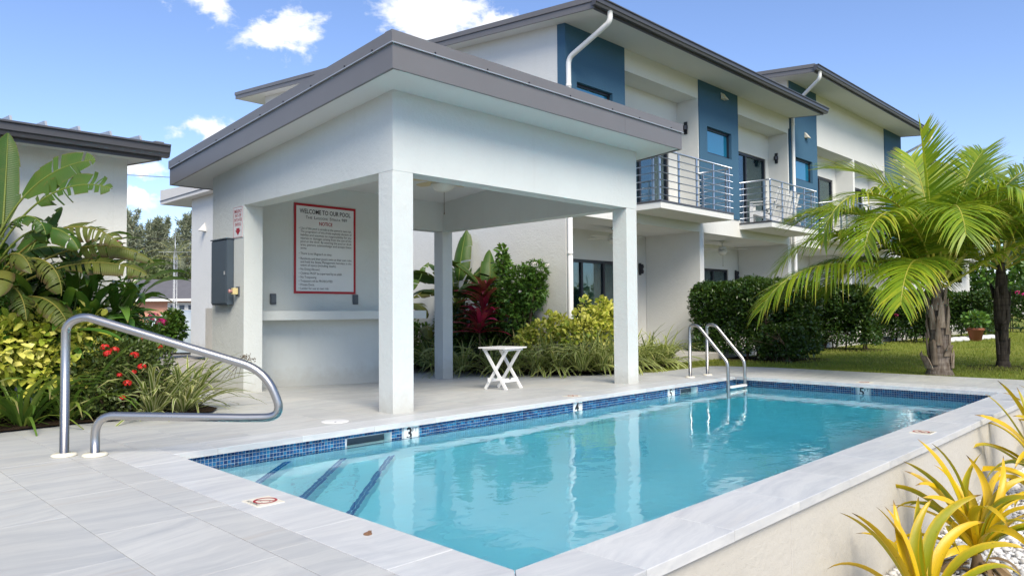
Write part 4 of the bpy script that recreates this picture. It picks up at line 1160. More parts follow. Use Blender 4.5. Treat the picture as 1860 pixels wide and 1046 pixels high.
# ---- third building further along
b3 = thing('apartment_building', 'farthest white apartment building of the row, mostly hidden behind the palms', 'building', (37, 12, 0))
B = MB(); B.wall(31.87, 42.0, FY, FY + 0.18, -0.2, 6.8, [(33.0, 35.2, 0.13, 2.3), (33.0, 35.2, 3.4, 5.6), (36.2, 37.4, 5.0, 5.7), (38.2, 40.6, 3.4, 5.6), (38.2, 40.6, 0.13, 2.3)]); B.build('wall', W, b3)
B = MB(); B.box(31.9, 41.9, FY + 0.4, FY + 0.5, -0.2, 6.7); B.build('dark_room_backing', MT['black'], b3)  # black sheet behind all openings, its colour standing in for unlit rooms
for a in ((33.0, 35.2, 3.4, 5.6), (38.2, 40.6, 3.4, 5.6), (33.0, 35.2, .13, 2.3), (38.2, 40.6, .13, 2.3)): door(b3, a[0] + .001, a[1] - .001, a[2] + .001, a[3] - .001, FY, ((a[0] + a[1]) / 2,))
window(b3, 36.201, 37.399, 5.001, 5.699)
B = MB(); B.box(41.82, 42.0, FY + 0.181, 22.0, -0.2, 7.5); B.build('gable_wall', W, b3)
balcony(b3, 32.4, 35.6, FY, 8.5); balcony(b3, 37.8, 41.0, FY, 8.5)
roof_of(b3, 31.88, 42.4, 8.37, 22.4, 6.72, 0.0965)

# terrace slabs in front of the patios
tr = thing('terrace', None, None, kind='structure')
for i, (x0, x1) in enumerate(((11.23, 16.2), (16.21, 21.4), (21.41, 26.6), (26.61, 31.8), (31.81, 42.0))):
    B = MB(); B.bbox(x0, x1, 8.30, 10.998, -0.12, 0.115, 0.012); B.build('terrace_slab', MT['terr'], tr)

# ---- patio furniture on the balcony: adirondack chairs
def adirondack(label, loc, rz):
    t = thing('adirondack_chair', label, 'chair', loc, rz, 'white chairs on the balcony')
    for k in range(5):
        x = (k - 2) * 0.098
        h = 0.78 - 0.035 * abs(k - 2) ** 1.6
        B = MB(); B.bar((x, 0.20, 0.26), (x * 1.25, 0.20 + 0.30 * h, 0.26 + h * 0.95), 0.085, 0.018); B.build('back_slat', MT['plastic_w'], t, False)
    for k in range(5):
        y = -0.28 + k * 0.105
        B = MB(); B.bar((-0.26, y, 0.36 - 0.10 * k / 4), (0.26, y, 0.36 - 0.10 * k / 4), 0.09, 0.018); B.build('seat_slat', MT['plastic_w'], t, False)
    for s in (-1, 1):
        B = MB(); B.bar((s * 0.29, -0.33, 0.56), (s * 0.30, 0.36, 0.57), 0.12, 0.022); B.build('arm', MT['plastic_w'], t, False)
        B = MB(); B.bar((s * 0.29, -0.30, 0.0), (s * 0.29, -0.30, 0.55), 0.03, 0.09); B.build('leg', MT['plastic_w'], t, False)
        B = MB(); B.bar((s * 0.26, -0.32, 0.34), (s * 0.26, 0.42, 0.04), 0.03, 0.11); B.build('leg', MT['plastic_w'], t, False)
    return t
adirondack('white slatted garden chair with a tall rounded back, nearer the balcony corner', (18.86, 9.0, 3.382), R(-160))
adirondack('white slatted garden chair further along the balcony, beside the drain pipe', (20.2, 9.1, 3.382), R(150))

# ---- low white building at the left, behind the planting
b4 = thing('garden_house', 'white single-storey house with dark gutter behind the banana leaves', 'house', (0.5, 11, 0))
lz = lambda y: 2.985 + 0.09 * (y - 9.5)
B = MB(); B.prism([(10.0, -0.2), (16, -0.2), (16, lz(16) + 0.02), (10.0, lz(10) + 0.02)], 3.0, 3.16, 'x'); B.build('wall', W, b4)
B = MB(); B.wall(-7.0, 2.999, 10.0, 10.16, -0.2, lz(10) + 0.03, [(-1.6, 0.4, 0.4, 2.2)]); B.build('wall', W, b4)
door(b4, -1.599, 0.399, 0.401, 2.199, 10.0, (-0.6,))
B = MB(); B.box(-2.0, 0.8, 10.5, 10.55, 0, 2.8); B.build('dark_room_backing', MT['black'], b4)  # black sheet behind the glass door, painted for the unlit interior
r4 = roof_of(b4, -7.4, 3.40, 9.5, 16.4, 2.985, 0.09)
for x in np.arange(-6.9, 3.35, 0.335):
    z0 = lambda y: lz(y) + 0.178
    B = MB(); B.prism([(9.46, z0(9.46)), (16.3, z0(16.3)), (16.3, z0(16.3) + 0.075), (9.52, z0(9.52) + 0.085)], x - 0.012, x + 0.012, 'x'); B.build('roof_seam', MT['galv'], r4)

# ---- white wing behind the pavilion
b5 = thing('white_annex', 'plain white flat-roofed annex seen between the pavilion and the palms behind', 'building', (11, 21, 0))
B = MB(); B.box(9.0, 11.04, 18.0, 22.65, -0.2, 4.56); B.build('wall', W, b5)
B = MB(); B.prism([(17.6, 4.562), (24.4, 4.562), (24.4, 5.02), (17.6, 4.70)], 8.7, 11.04, 'x'); r5 = B.build('roof_slab', MT['white_d'], b5)
B = MB(); B.box(8.68, 8.699, 17.6, 24.42, 4.66, 4.68); B.build('trim_line', MT['gutter'], r5)
B = MB(); B.add([(8.995, 21.55, 3.50), (8.995, 21.75, 3.50), (8.995, 21.65, 3.78), (8.80, 21.72, 3.52), (8.80, 21.58, 3.52)], [(0, 1, 3, 4), (1, 2, 3), (0, 4, 2), (2, 4, 3)]); B.build('vent_hood', MT['white_d'], b5)

# ---- far peach house with grey roof, beyond the garden
hx, hy = 26.0, 80.5
b6 = thing('peach_house', 'distant peach-coloured bungalow with grey shingle roof beyond the garden', 'house', (hx, hy, 0))
u = np.array((0.74, -0.67, 0)); v = np.array((0.67, 0.74, 0)); o = np.array((hx, hy, 0.0))
def P3(a, c, z): return o + u * a + v * c + np.array((0, 0, z))
def wallq(name, mat, a0, a1, c0, c1, z0, z1, par=b6):
    B = MB(); B.obox(P3((a0 + a1) / 2, (c0 + c1) / 2, (z0 + z1) / 2), u * (a1 - a0) / 2, v * (c1 - c0) / 2, (0, 0, (z1 - z0) / 2)); return B.build(name, mat, par)
wallq('wall', MT['peach'], -3.4, 10, 0, 7, -0.4, 2.55)
wallq('garage_door', MT['white'], 3.6, 6.4, -0.05, -0.01, -0.4, 2.3)
for q in range(3):
    wallq('window', MT['slate'], 3.9 + q * 0.9, 4.4 + q * 0.9, -0.08, -0.055, 1.55, 2.0)
wallq('corner_post', MT['white'], -3.6, -3.42, -0.2, 0.0, -0.4, 2.5)
B = MB()
pts = [P3(-4.6, -0.9, 2.62), P3(11, -0.9, 2.62), P3(11, 3.6, 4.85), P3(-4.6, 3.6, 4.85), P3(11, 8.1, 2.62), P3(-4.6, 8.1, 2.62)]
B.add(pts, [(0, 1, 2, 3), (3, 2, 4, 5), (0, 3, 5), (1, 4, 2)]); r6 = B.build('roof', MT['shingle'], b6)
wallq('fascia', MT['white'], -4.6, 11, -0.98, -0.90, 2.40, 2.66, r6)

# ---------------------------------------------------------------- stair rail, ladder, table, distant things
o = np.array((1.56, 6.26, 0.0)); dd = np.array((0.7071, -0.7071, 0.0))
t = thing('stair_rail', 'brushed steel looped handrail standing on the deck at the pool corner', 'handrail', tuple(o))
pl = [(0, 0.0), (0, 0.985), (0.13, 1.045), (1.50, 0.625), (1.64, 0.275), (1.34, 0.272), (0.23, 0.30), (0.23, 0.0)]
path = rounded([o + dd * s + np.array((0, 0, z)) for s, z in pl], [0.15, 0.16, 0.20, 0.20, 0.05, 0.22], 8)
B = MB(); B.tube(path, 0.0315, 14); B.build('tube', MT['steel'], t)
for s in (0, 0.23):
    c = o + dd * s
    B = MB(); B.lathe(tuple(c), [(0.088, 0.0), (0.088, 0.012), (0.076, 0.021), (0.035, 0.022), (0.034, 0.024)], 24); B.build('escutcheon', MT['cer_cream'], t)

t = thing('pool_ladder', 'stainless steel pool ladder with two curved rails at the far end of the pool', 'ladder', (10.46, 5.8, 0))
for x in (10.20, 10.73):
    pth = rounded([(x, 6.14, 0.0), (x, 6.14, 0.82), (x, 5.99, 0.82), (x, 5.50, 0.27), (x, 5.49, 0.14), (x, 5.49, -1.15), (x, 5.70, -1.25)], [0.12, 0.12, 0.06, 0.06, 0.1], 7)
    B = MB(); B.tube(pth, 0.0255, 12); B.build('side_rail', MT['steel'], t)
    B = MB(); B.lathe((x, 6.14, 0.0), [(0.075, 0.0), (0.075, 0.012), (0.062, 0.02), (0.03, 0.021)], 20); B.build('escutcheon', MT['cer_cream'], t)
for z in (-0.115, -0.42, -0.72):
    B = MB(); B.bbox(10.215, 10.715, 5.44, 5.53, z - 0.014, z + 0.014, 0.006); B.build('tread', MT['plastic_w'], t)

# folding table, local frame: x across the two leg frames, y along each X
F0 = np.array((7.115, 7.145, 0.0))
rt = np.array((0.703, -0.711, 0)); fw = np.array((0.711, 0.703, 0))
uu = (-0.31 * rt + 0.24 * fw); vv = (0.24 * rt + 0.31 * fw)
uu = uu / np.linalg.norm(uu); vv = vv / np.linalg.norm(vv)
def TP(a, c, z): return F0 + vv * a + uu * c + np.array((0, 0, z + deck_z(F0[0], 7.4)))
t = thing('folding_table', 'small white folding table with crossed legs on the pavilion deck', 'table', tuple(TP(0.17, 0.19, 0)))
L = 0.40
for s0 in (0.0, 0.34):
    for (c0, c1, off) in ((0.0, L, 0.0), (L, 0.0, 0.026)):
        a = s0 + (off if s0 == 0 else -off)
        B = MB(); B.bar(TP(a, c0, 0.0), TP(a, c1, 0.565), 0.022, 0.040); B.build('leg', MT['plastic_w'], t)
for c in (0.02, L - 0.02):
    B = MB(); B.obox(TP(0.17, c, 0.553), vv * 0.20, uu * 0.022, (0, 0, 0.014)); B.build('top_rail', MT['plastic_w'], t)
for c in (0.085, L - 0.085):
    B = MB()
    pr = [(-0.005, .10), (0.345, .10), (0.345, .155), (0.215, .155), (0.20, .135), (0.14, .135), (0.125, .155), (-0.005, .155)]
    k = len(pr)
    off = 0.012 if c > 0.2 else -0.012
    v = [TP(a, c + off + d, z) for d in (-0.008, 0.008) for a, z in pr]
    B.add(v, [tuple(range(k - 1, -1, -1)), tuple(range(k, 2 * k))] + [(i, (i + 1) % k, k + (i + 1) % k, k + i) for i in range(k)])
    B.build('stretcher', MT['plastic_w'], t)
for q in range(6):
    c = -0.045 + (L + 0.09) * (q + 0.5) / 6
    B = MB(); B.obox(TP(0.17, c, 0.578), vv * 0.245, uu * 0.037, (0, 0, 0.009)); B.build('slat', MT['plastic_w'], t)

# car under a cover
o = np.array((9.65, 26.7, -0.25)); a0 = np.array((0.8, -0.6, 0)); a1 = np.array((0.6, 0.8, 0))
t = thing('covered_car', 'car under a silvery cloth cover parked before the peach bungalow', 'car', tuple(o))
prof = [(-0.9, 0.0), (-0.92, 0.45), (-0.78, 0.80), (-0.40, 1.0), (0.10, 1.32), (0.7, 1.45), (1.6, 1.42), (2.3, 1.05), (3.1, 0.85), (3.4, 0.5), (3.4, 0.0)]
v, f = [], []
ws = [(-0.85, 0.0), (-0.88, 0.45), (-0.70, 0.93), (-0.35, 1.0), (0.35, 1.0), (0.70, 0.93), (0.88, 0.45), (0.85, 0.0)]
for i, (x, h) in enumerate(prof):
    for j, (w, hh) in enumerate(ws):
        v.append(o + a0 * (x + 0.03 * math.sin(7 * j + i)) + a1 * (w * (1 + 0.03 * math.sin(5 * i + j))) + np.array((0, 0, h * hh + 0.01 * math.sin(9 * i + 4 * j))))
k = len(ws)
f = [(i * k + j, i * k + j + 1, (i + 1) * k + j + 1, (i + 1) * k + j) for i in range(len(prof) - 1) for j in range(k - 1)]
B = MB(); B.add(v, f, True); B.build('car_cover', MT['cover'], t)
for x in (-0.15, 2.45):
    for w in (-0.72, 0.72):
        c = o + a0 * x + a1 * w
        B = MB(); B.tube([c - a1 * 0.1 + np.array((0, 0, 0.30)), c + a1 * 0.1 + np.array((0, 0, 0.30))], 0.30, 14); B.build('wheel', MT['wire'], t)

# lattice aerial mast by the far house
o = np.array((25.2, 67.0, -0.3))
t = thing('aerial_mast', 'slim lattice aerial mast rising above the grey roof of the far bungalow', 'mast', tuple(o))
B = MB()
for k in range(3):
    a = 2 * math.pi * k / 3
    B.tube([o + np.array((0.17 * math.cos(a), 0.17 * math.sin(a), 0)), o + np.array((0.16 * math.cos(a), 0.16 * math.sin(a), 6.6)), o + np.array((0.02 * math.cos(a), 0.02 * math.sin(a), 7.2))], 0.03, 5)
for q in range(22):
    z = 0.3 + q * 0.29
    for k in range(3):
        a, c = 2 * math.pi * k / 3, 2 * math.pi * (k + 1) / 3
        B.tube([o + np.array((0.165 * math.cos(a), 0.165 * math.sin(a), z)), o + np.array((0.165 * math.cos(c), 0.165 * math.sin(c), z + 0.29 * (q % 2)))], 0.016, 4)
B.tube([o + np.array((0, 0, 7.0)), o + np.array((0, 0, 9.0))], 0.035, 6)
B.tube([o + np.array((-1.1, 0.9, 6.9)), o + np.array((1.1, -0.9, 6.9))], 0.02, 5)
B.build('lattice', MT['galv'], t)
for i, (za, zb_) in enumerate(((17.6, 15.7), (10.6, 9.7))):
    t = thing('power_line', ('upper thin power line crossing the sky gap beside the white house', 'lower thin power line crossing the sky gap near the treetops')[i], 'cable', (20, 80, za))
    pts = [np.array((5 + 50 * q / 12, 97 - 36 * q / 12, za + (zb_ - za) * q / 12 - 1.2 * math.sin(math.pi * q / 12))) for q in range(13)]
    B = MB(); B.tube(pts, 0.03, 4); B.build('wire', MT['wire'], t)
    for p in (pts[0], pts[-1]):
        B = MB(); B.tube([(p[0], p[1], -0.3), (p[0], p[1], p[2] + 0.4)], 0.14, 8); B.build('pole', MT['stem'], t)

# ---------------------------------------------------------------- plants
def rotz(a):
    c, s = math.cos(a), math.sin(a)
    return np.array(((c, -s, 0), (s, c, 0), (0, 0, 1.0)))


def blade(L, W, e0, bend, n=6, fold=0.18, prof='lance', pw=1.25, twist=0.0, wave=0.0):
    """one strap-like leaf: starts at the origin, leaves along +X at elevation e0 and arches down by bend"""
    t = np.linspace(0, 1, n + 1)
    e = e0 - bend * t ** pw
    dx = np.concatenate(([0], np.cumsum(np.cos((e[1:] + e[:-1]) / 2) * L / n)))
    dz = np.concatenate(([0], np.cumsum(np.sin((e[1:] + e[:-1]) / 2) * L / n)))
    if prof == 'lance': w = np.minimum(1, 0.42 + t * 3.2) * np.clip(1 - t ** 3.2, 0, 1) ** 0.8
    elif prof == 'oval': w = np.sin(math.pi * np.clip(t * 0.96 + 0.04, 0, 1)) ** 0.75
    else: w = np.minimum(1, 0.75 + t) * np.clip(1 - t ** 5, 0, 1)
    w = w * W / 2 + 0.0008
    V, UV = [], []
    for i in range(n + 1):
        nx, nz = -math.sin(e[i]), math.cos(e[i])
        tw = twist * t[i]
        sy, sn = math.cos(tw), math.sin(tw)
        c = np.array((dx[i], wave * math.sin(3.0 * t[i]) * L * 0.1, dz[i]))
        for s in (-1, 0, 1):
            off = s * w[i]
            up = abs(s) * w[i] * fold
            V.append(c + np.array((nx * (up + off * sn), off * sy, nz * (up + off * sn))))
            UV.append((0.5 + 0.5 * s, t[i]))
    F = [(3 * i + k, 3 * i + k + 1, 3 * i + k + 4, 3 * i + k + 3) for i in range(n) for k in range(2)]
    return np.array(V), np.array(F), np.array(UV)


_bm = {}
def blade_meshes(key, mat, L, W, e0r, bendr, count=7, **kw):
    if key not in _bm:
        r_ = random.Random(hash(key) % 1000 if False else sum(map(ord, key)))
        ms = []
        for i in range(count):
            e0 = R(e0r[0] + (e0r[1] - e0r[0]) * i / max(1, count - 1)); bd = R(r_.uniform(*bendr))
            V, F, UV = blade(L * r_.uniform(0.85, 1.12), W * r_.uniform(0.85, 1.15), e0, bd, twist=r_.uniform(-0.6, 0.6), wave=r_.uniform(-0.5, 0.5), **kw)
            ms.append(mesh_np('leaf', V, F, MT[mat], UV, True))
        _bm[key] = ms
    return _bm[key]


def put_leaf(me, parent, off, az, s=1.0, tilt=0.0):
    o = bpy.data.objects.new('leaf', me)
    COL.objects.link(o)
    o.parent = parent
    o.location = off
    o.rotation_euler = (random.uniform(-0.25, 0.25), tilt, az)
    o.scale = (s, s * random.uniform(0.85, 1.1), s)
    return o


def clump(name, label, cat, loc, key, mat, L, W, e0r, bendr, n, spread=0.06, group=None, s=(0.7, 1.1), count=7, z=0.0, azr=None, **kw):
    """tuft of strap leaves"""
    t = thing(name, label, cat, loc, group=group)
    ms = blade_meshes(key, mat, L, W, e0r, bendr, count, **kw)
    for i in range(n):
        az = random.uniform(*(azr or (0, 2 * math.pi)))
        k = min(count - 1, int(random.random() ** 0.9 * count))
        rr = spread * math.sqrt(random.random()) * (1.0 - 0.6 * k / count)
        put_leaf(ms[k], t, (rr * math.cos(az), rr * math.sin(az), z + random.uniform(-0.01, 0.03)), az + random.uniform(-0.5, 0.5), random.uniform(*s), random.uniform(-0.12, 0.15))
    return t


def frames(d, nrm):
    d = d / (np.linalg.norm(d, axis=1, keepdims=True) + 1e-9)
    s = np.cross(nrm, d); s /= np.linalg.norm(s, axis=1, keepdims=True) + 1e-9
    n = np.cross(d, s)
    return d, s, n


T_SMALL = (np.array([(0, 0, 0), (0.42, 0.27, 0.07), (0.42, -0.27, 0.07), (1, 0, -0.10)]), np.array([(0, 2, 3), (0, 3, 1)]))
T_BROAD = (np.array([(0, 0, 0), (0.30, 0.26, 0.05), (0.30, -0.26, 0.05), (0.70, 0.27, 0.03), (0.70, -0.27, 0.03), (1, 0, -0.14), (0.32, 0, 0.0), (0.72, 0, -0.03)]),
           np.array([(0, 6, 1), (0, 2, 6), (6, 7, 3), (6, 3, 1), (2, 4, 7), (2, 7, 6), (7, 5, 3), (4, 5, 7)]))
T_NARROW = (np.array([(0, 0, 0), (0.4, 0.12, 0.03), (0.4, -0.12, 0.03), (1, 0, -0.12)]), np.array([(0, 2, 3), (0, 3, 1)]))
T_LOBED = (np.array([(0, 0, 0), (0.35, 0.12, 0.04), (0.45, 0.42, 0.0), (0.62, 0.14, 0.02), (1, 0, -0.12), (0.62, -0.14, 0.02), (0.45, -0.42, 0.0), (0.35, -0.12, 0.04)]),
           np.array([(0, 3, 1), (1, 3, 2), (0, 4, 3), (0, 5, 4), (0, 7, 5), (7, 6, 5)]))


def leaves(tmpl, P, D, N, S):
    TV, TF = tmpl
    d, s, n = frames(D, N)
    V = P[:, None, :] + S[:, None, None] * (TV[None, :, :1] * d[:, None, :] + TV[None, :, 1:2] * s[:, None, :] + TV[None, :, 2:3] * n[:, None, :])
    F = TF[None, :, :] + (np.arange(len(P)) * len(TV))[:, None, None]
    return V.reshape(-1, 3), F.reshape(-1, TF.shape[1])


def foliage_obj(name, parts, mat, parent, kind='stuff', UV=None):
    V, F, o = [], [], 0
    for v, f in parts:
        V.append(v); F.append(f + o); o += len(v)
    me = mesh_np(name, np.concatenate(V), np.concatenate(F), MT[mat])
    ob = new_obj(name, me, parent)
    if kind: ob['kind'] = kind
    return ob


def rnd_dirs(n, up=0.0):
    v = rng.normal(size=(n, 3)); v[:, 2] += up
    return v / np.linalg.norm(v, axis=1, keepdims=True)


def blob_pts(blobs, n, shell=0.55):
    """points in and near the surface of overlapping ellipsoids [(cx,cy,cz,rx,ry,rz)]"""
    blobs = np.array(blobs, float)
    wgt = (blobs[:, 3] * blobs[:, 4] + blobs[:, 4] * blobs[:, 5] + blobs[:, 3] * blobs[:, 5])
    idx = rng.choice(len(blobs), n, p=wgt / wgt.sum())
    u = rnd_dirs(n)
    r = shell + (1 - shell) * rng.random(n) ** 0.6
    r *= 1 + 0.10 * rng.normal(size=n)
    bb = blobs[idx]
    return bb[:, :3] + u * r[:, None] * bb[:, 3:6], u


def bush(name, label, cat, loc, blobs, n, size, mat, tmpl=T_SMALL, group=None, stem='stem', up=0.5, nz=0.9, zmin=0.03, flowers=None, extra=None):
    """leafy shrub: stems plus a cloud of separate leaves; blobs are relative to loc"""
    t = thing(name, label, cat, loc, group=group)
    P, u = blob_pts(blobs, n)
    P += np.array(loc)
    k = P[:, 2] > loc[2] + zmin
    P, u = P[k], u[k]
    D = u + 0.8 * rnd_dirs(len(P)); D[:, 2] += 0.1
    N = rnd_dirs(len(P)) * 0.55 + u * 0.5 + np.array((0, 0, nz))
    foliage_obj('foliage', [leaves(tmpl, P, D, N, size * (0.7 + 0.6 * rng.random(len(P))))], mat, t)
    B = MB()
    bl = np.array(blobs)
    for q in range(min(14, 4 + len(blobs) * 2)):
        c = bl[q % len(bl)]
        e = np.array(loc) + c[:3] + rnd_dirs(1)[0] * c[3:6] * 0.55
        s0 = np.array(loc) + np.array((random.uniform(-.12, .12) + c[0] * 0.4, random.uniform(-.12, .12) + c[1] * 0.4, -0.04))
        m_ = (s0 + e) / 2 + np.array((random.uniform(-.06, .06), random.uniform(-.06, .06), 0.05))
        B.tube([s0, m_, e], [0.016, 0.011, 0.005], 5)
    B.build('stem', MT[stem], t)
    for fl in flowers or []:
        flower_head(t, *fl)
    return t


def flower_head(t, p, r, mat, n=26):
    """rounded head of small four-petalled florets"""
    u = rnd_dirs(n, 0.5)
    P = np.array(p) + u * r * np.array((1, 1, 0.7))
    parts = []
    for k in range(4):
        D = np.cross(u, rnd_dirs(n)) if k == 0 else np.cross(u, D0) if k in (1, 3) else -D0
        if k == 0: D0 = D
        if k == 3: D = -np.cross(u, D0)
        parts.append(leaves(T_SMALL, P, D, u, np.full(n, r * 0.42)))
    foliage_obj('flower', parts, mat, t, None)


# ---- banana-like leaf with a torn blade
def banana_leaf(t, p0, az, e0, bend, pet, L, W, roll=0.0, tear=0.4, hang=0.2, mat='banana', seed=0, n=16):
    rs = random.Random(seed)
    m = 8 + n
    N_ = m + 1
    tt = np.linspace(0, 1, N_)
    tot = pet + L
    e = e0 - bend * tt ** 1.7
    ca, sa = math.cos(az), math.sin(az)
    pts = [np.array(p0, float)]
    for i in range(m):
        ee = (e[i] + e[i + 1]) / 2
        pts.append(pts[-1] + tot / m * np.array((math.cos(ee) * ca, math.cos(ee) * sa, math.sin(ee))))
    pts = np.array(pts)
    rad = np.linspace(0.017, 0.0035, N_)
    V, F, UV = [], [], []
    def vert(p, u, v):
        V.append(p); UV.append((u, v)); return len(V) - 1
    # midrib
    for i in range(N_):
        for k in range(4):
            a = math.pi / 2 * k
            s = np.array((-sa, ca, 0)); up = np.array((-math.sin(e[i]) * ca, -math.sin(e[i]) * sa, math.cos(e[i])))
            vert(pts[i] + rad[i] * (math.cos(a) * s + math.sin(a) * up), 0.5, tt[i])
    for i in range(m):
        for k in range(4):
            F.append((4 * i + k, 4 * i + (k + 1) % 4, 4 * i + 4 + (k + 1) % 4, 4 * i + 4 + k))
    # blade in torn pieces on each side
    i0 = int(round(m * pet / tot))
    sub = 3
    for side in (-1, 1):
        q = 0.0
        hg = hang + rs.uniform(-0.15, 0.15)
        while q < 1.0 - 1e-6:
            dq = rs.uniform(0.04, 0.10) if rs.random() < tear else rs.uniform(0.15, 0.34)
            q1 = min(1.0, q + dq)
            if 1 - q1 < 0.04: q1 = 1.0
            h_ = hg + rs.uniform(-0.55, 0.55) * tear
            short = rs.uniform(0.80, 1.0)
            gap = 0.0 if rs.random() > tear else rs.uniform(0.006, 0.035)
            nn = max(2, int((q1 - q) * 16))
            rows = []
            for a in np.linspace(q, q1 - gap, nn + 1):
                f = i0 + a * (m - i0)
                i_ = min(int(f), m - 1); fr = f - i_
                c = pts[i_] * (1 - fr) + pts[i_ + 1] * fr
                ee = e[i_] * (1 - fr) + e[i_ + 1] * fr
                fwd = np.array((math.cos(ee) * ca, math.cos(ee) * sa, math.sin(ee)))
                s = np.array((-sa, ca, 0)) * side; up = np.array((-math.sin(ee) * ca, -math.sin(ee) * sa, math.cos(ee)))
                w = W / 2 * (min(1, 0.35 + a * 3.0)) * max(0.02, (1 - a ** 3.5)) ** 0.7 * short
                row = []
                for j in range(sub + 1):
                    x = j / sub
                    ang = roll * side - h_ * x * 1.0
                    row.append(vert(c + w * x * (math.cos(ang) * s + math.sin(ang) * up) + fwd * w * 0.35 * x, 0.5 + side * 0.5 * x, a))
                rows.append(row)
            for r0, r1 in zip(rows[:-1], rows[1:]):
                for j in range(sub):
                    F.append((r0[j], r0[j + 1], r1[j + 1], r1[j]))
            q = q1
    me = mesh_np('leaf', np.array(V), np.array(F), MT[mat], np.array(UV), True)
    return new_obj('leaf', me, t)


# ---- coconut frond: arching rachis with two rows of leaflets
def frond(t, p0, az, e0, bend, L, mat='palm', ll=0.92, n=76, seed=0, droop=0.8, pet=0.16, pw=1.5, side=0.0, keel=0.35, name='frond'):
    rs = np.random.default_rng(seed)
    m = 18
    tt = np.linspace(0, 1, m + 1)
    e = e0 - bend * tt ** pw
    azs = az + side * tt ** 1.5
    pts = [np.array(p0, float)]
    for i in range(m):
        ee, aa = (e[i] + e[i + 1]) / 2, (azs[i] + azs[i + 1]) / 2
        pts.append(pts[-1] + L / m * np.array((math.cos(ee) * math.cos(aa), math.cos(ee) * math.sin(aa), math.sin(ee))))
    pts = np.array(pts)
    B = MB(); B.tube(pts, np.linspace(0.024, 0.004, m + 1) * (L / 2.6) ** 0.5, 6)
    ra = B.build(name, MT['rachis'], t)
    nseg = 5
    V, F, UV = [], [], []
    for sd_ in (-1, 1):
        q = pet + (1 - pet) * (np.arange(n) + rs.random(n) * 0.6) / n
        for a in q:
            a = min(a, 0.995)
            f = a * m; i = min(int(f), m - 1); fr = f - i
            c = pts[i] * (1 - fr) + pts[i + 1] * fr
            ee = e[i] * (1 - fr) + e[i + 1] * fr; aa = azs[i] * (1 - fr) + azs[i + 1] * fr
            fwd = np.array((math.cos(ee) * math.cos(aa), math.cos(ee) * math.sin(aa), math.sin(ee)))
            s = np.array((-math.sin(aa), math.cos(aa), 0)) * sd_
            up = np.cross(fwd, s) * sd_
            b_ = (a - pet) / (1 - pet)
            ang = R(76) - R(40) * b_ + rs.normal() * 0.06
            l = ll * (0.62 + 0.9 * b_ - 1.15 * b_ ** 2.2) * (1 + rs.normal() * 0.06)
            l = max(l, 0.16)
            d = math.cos(ang) * fwd + math.sin(ang) * (s * math.cos(keel) + up * math.sin(keel))
            d /= np.linalg.norm(d)
            dr = droop * (1.0 + 0.25 * rs.normal())
            p = c.copy()
            w0 = 0.037 * (0.7 + 0.5 * (1 - b_))
            wd = np.cross(d, up); wd /= np.linalg.norm(wd) + 1e-9
            base = len(V)
            for k in range(nseg + 1):
                x = k / nseg
                w = w0 * 0.5 * min(1, 0.55 + 1.8 * x) * (1 - x ** 2.2) + 0.0008
                # lamina hangs vertically as it droops
                V += [p - wd * w, p + wd * w]; UV += [(0.0, x), (1.0, x)]
                d = d + np.array((0, 0, -dr * l / nseg * 0.9 * (0.6 + x)))
                d /= np.linalg.norm(d)
                p = p + d * l / nseg
            F += [(base + 2 * k, base + 2 * k + 1, base + 2 * k + 3, base + 2 * k + 2) for k in range(nseg)]
    me = mesh_np('leaflets', np.array(V), np.array(F), MT[mat], np.array(UV), False)
    lf = new_obj('leaflets', me, ra)
    lf['kind'] = 'stuff'
    return ra

# ---------------------------------------------------------------- planted beds
TAU = 2 * math.pi
SA = -R(45.36)                       # azimuth pointing to the right as seen across the pool
t = MB(); t.add([(9.98, 7.95, 0.012), (10.6, 7.72, 0.012), (12.6, 7.85, 0.004), (13.2, 8.35, 0.004), (11.3, 9.40, 0.02), (11.05, 9.5, 0.02), (11.05, 20, 0.02), (9.6, 20, -0.1), (10.55, 13.0, -0.12), (9.80, 10.2, -0.09)], [tuple(range(10))])
tag(t.build('planting_bed', MT['mulch']), kind='structure')
t = MB(); t.add([(-3, 8.0, 0.008), (1.47, 7.98, 0.008), (2.1, 8.03, 0.008), (3.35, 7.85, 0.008), (3.52, 8.1, 0.008), (3.58, 9.4, 0.004), (3.58, 10.7, 0.004), (4.54, 10.7, -0.02), (4.54, 14, -0.02), (-3, 14, 0.0)], [tuple(range(10))])
tag(t.build('planting_bed', MT['mulch']), kind='structure')

# ---- left bed
gl = 'variegated shrubs in the left bed'
bush('variegated_schefflera', 'yellow and green variegated shrub behind the steel handrail, largest bush of the left bed', 'shrub', (2.0, 8.75, 0.0),
     [(-0.45, -0.15, 0.72, .36, .34, .30), (-0.05, -0.1, 0.80, .36, .34, .34), (0.32, 0.0, 0.80, .32, .30, .27), (-0.75, 0.05, 0.75, .35, .34, .30), (0.05, -0.25, 0.52, .36, .25, .27), (0.5, 0.15, 0.85, .2, .2, .18)], 2900, 0.100, 'schef', T_BROAD, stem='gstem')
clump('strap_lily', 'dark green strap-leaved lily with dry leaves at left edge of the deck', 'plant', (1.72, 8.28, 0.0), 'strapA', 'strap', 0.98, 0.048, (25, 82), (50, 120), 46, 0.16, 'strap lilies in the left bed')
clump('strap_lily', 'strap-leaved lily just left of the handrail post, beneath the yellow shrub', 'plant', (2.10, 8.30, 0.0), 'strapA', 'strap', 0.98, 0.048, (25, 82), (50, 120), 36, 0.14, 'strap lilies in the left bed')
clump('strap_lily', 'strap-leaved lily at the far left picture edge by the deck', 'plant', (1.35, 8.35, 0.0), 'strapA', 'strap', 0.98, 0.048, (25, 82), (50, 120), 36, 0.14, 'strap lilies in the left bed')
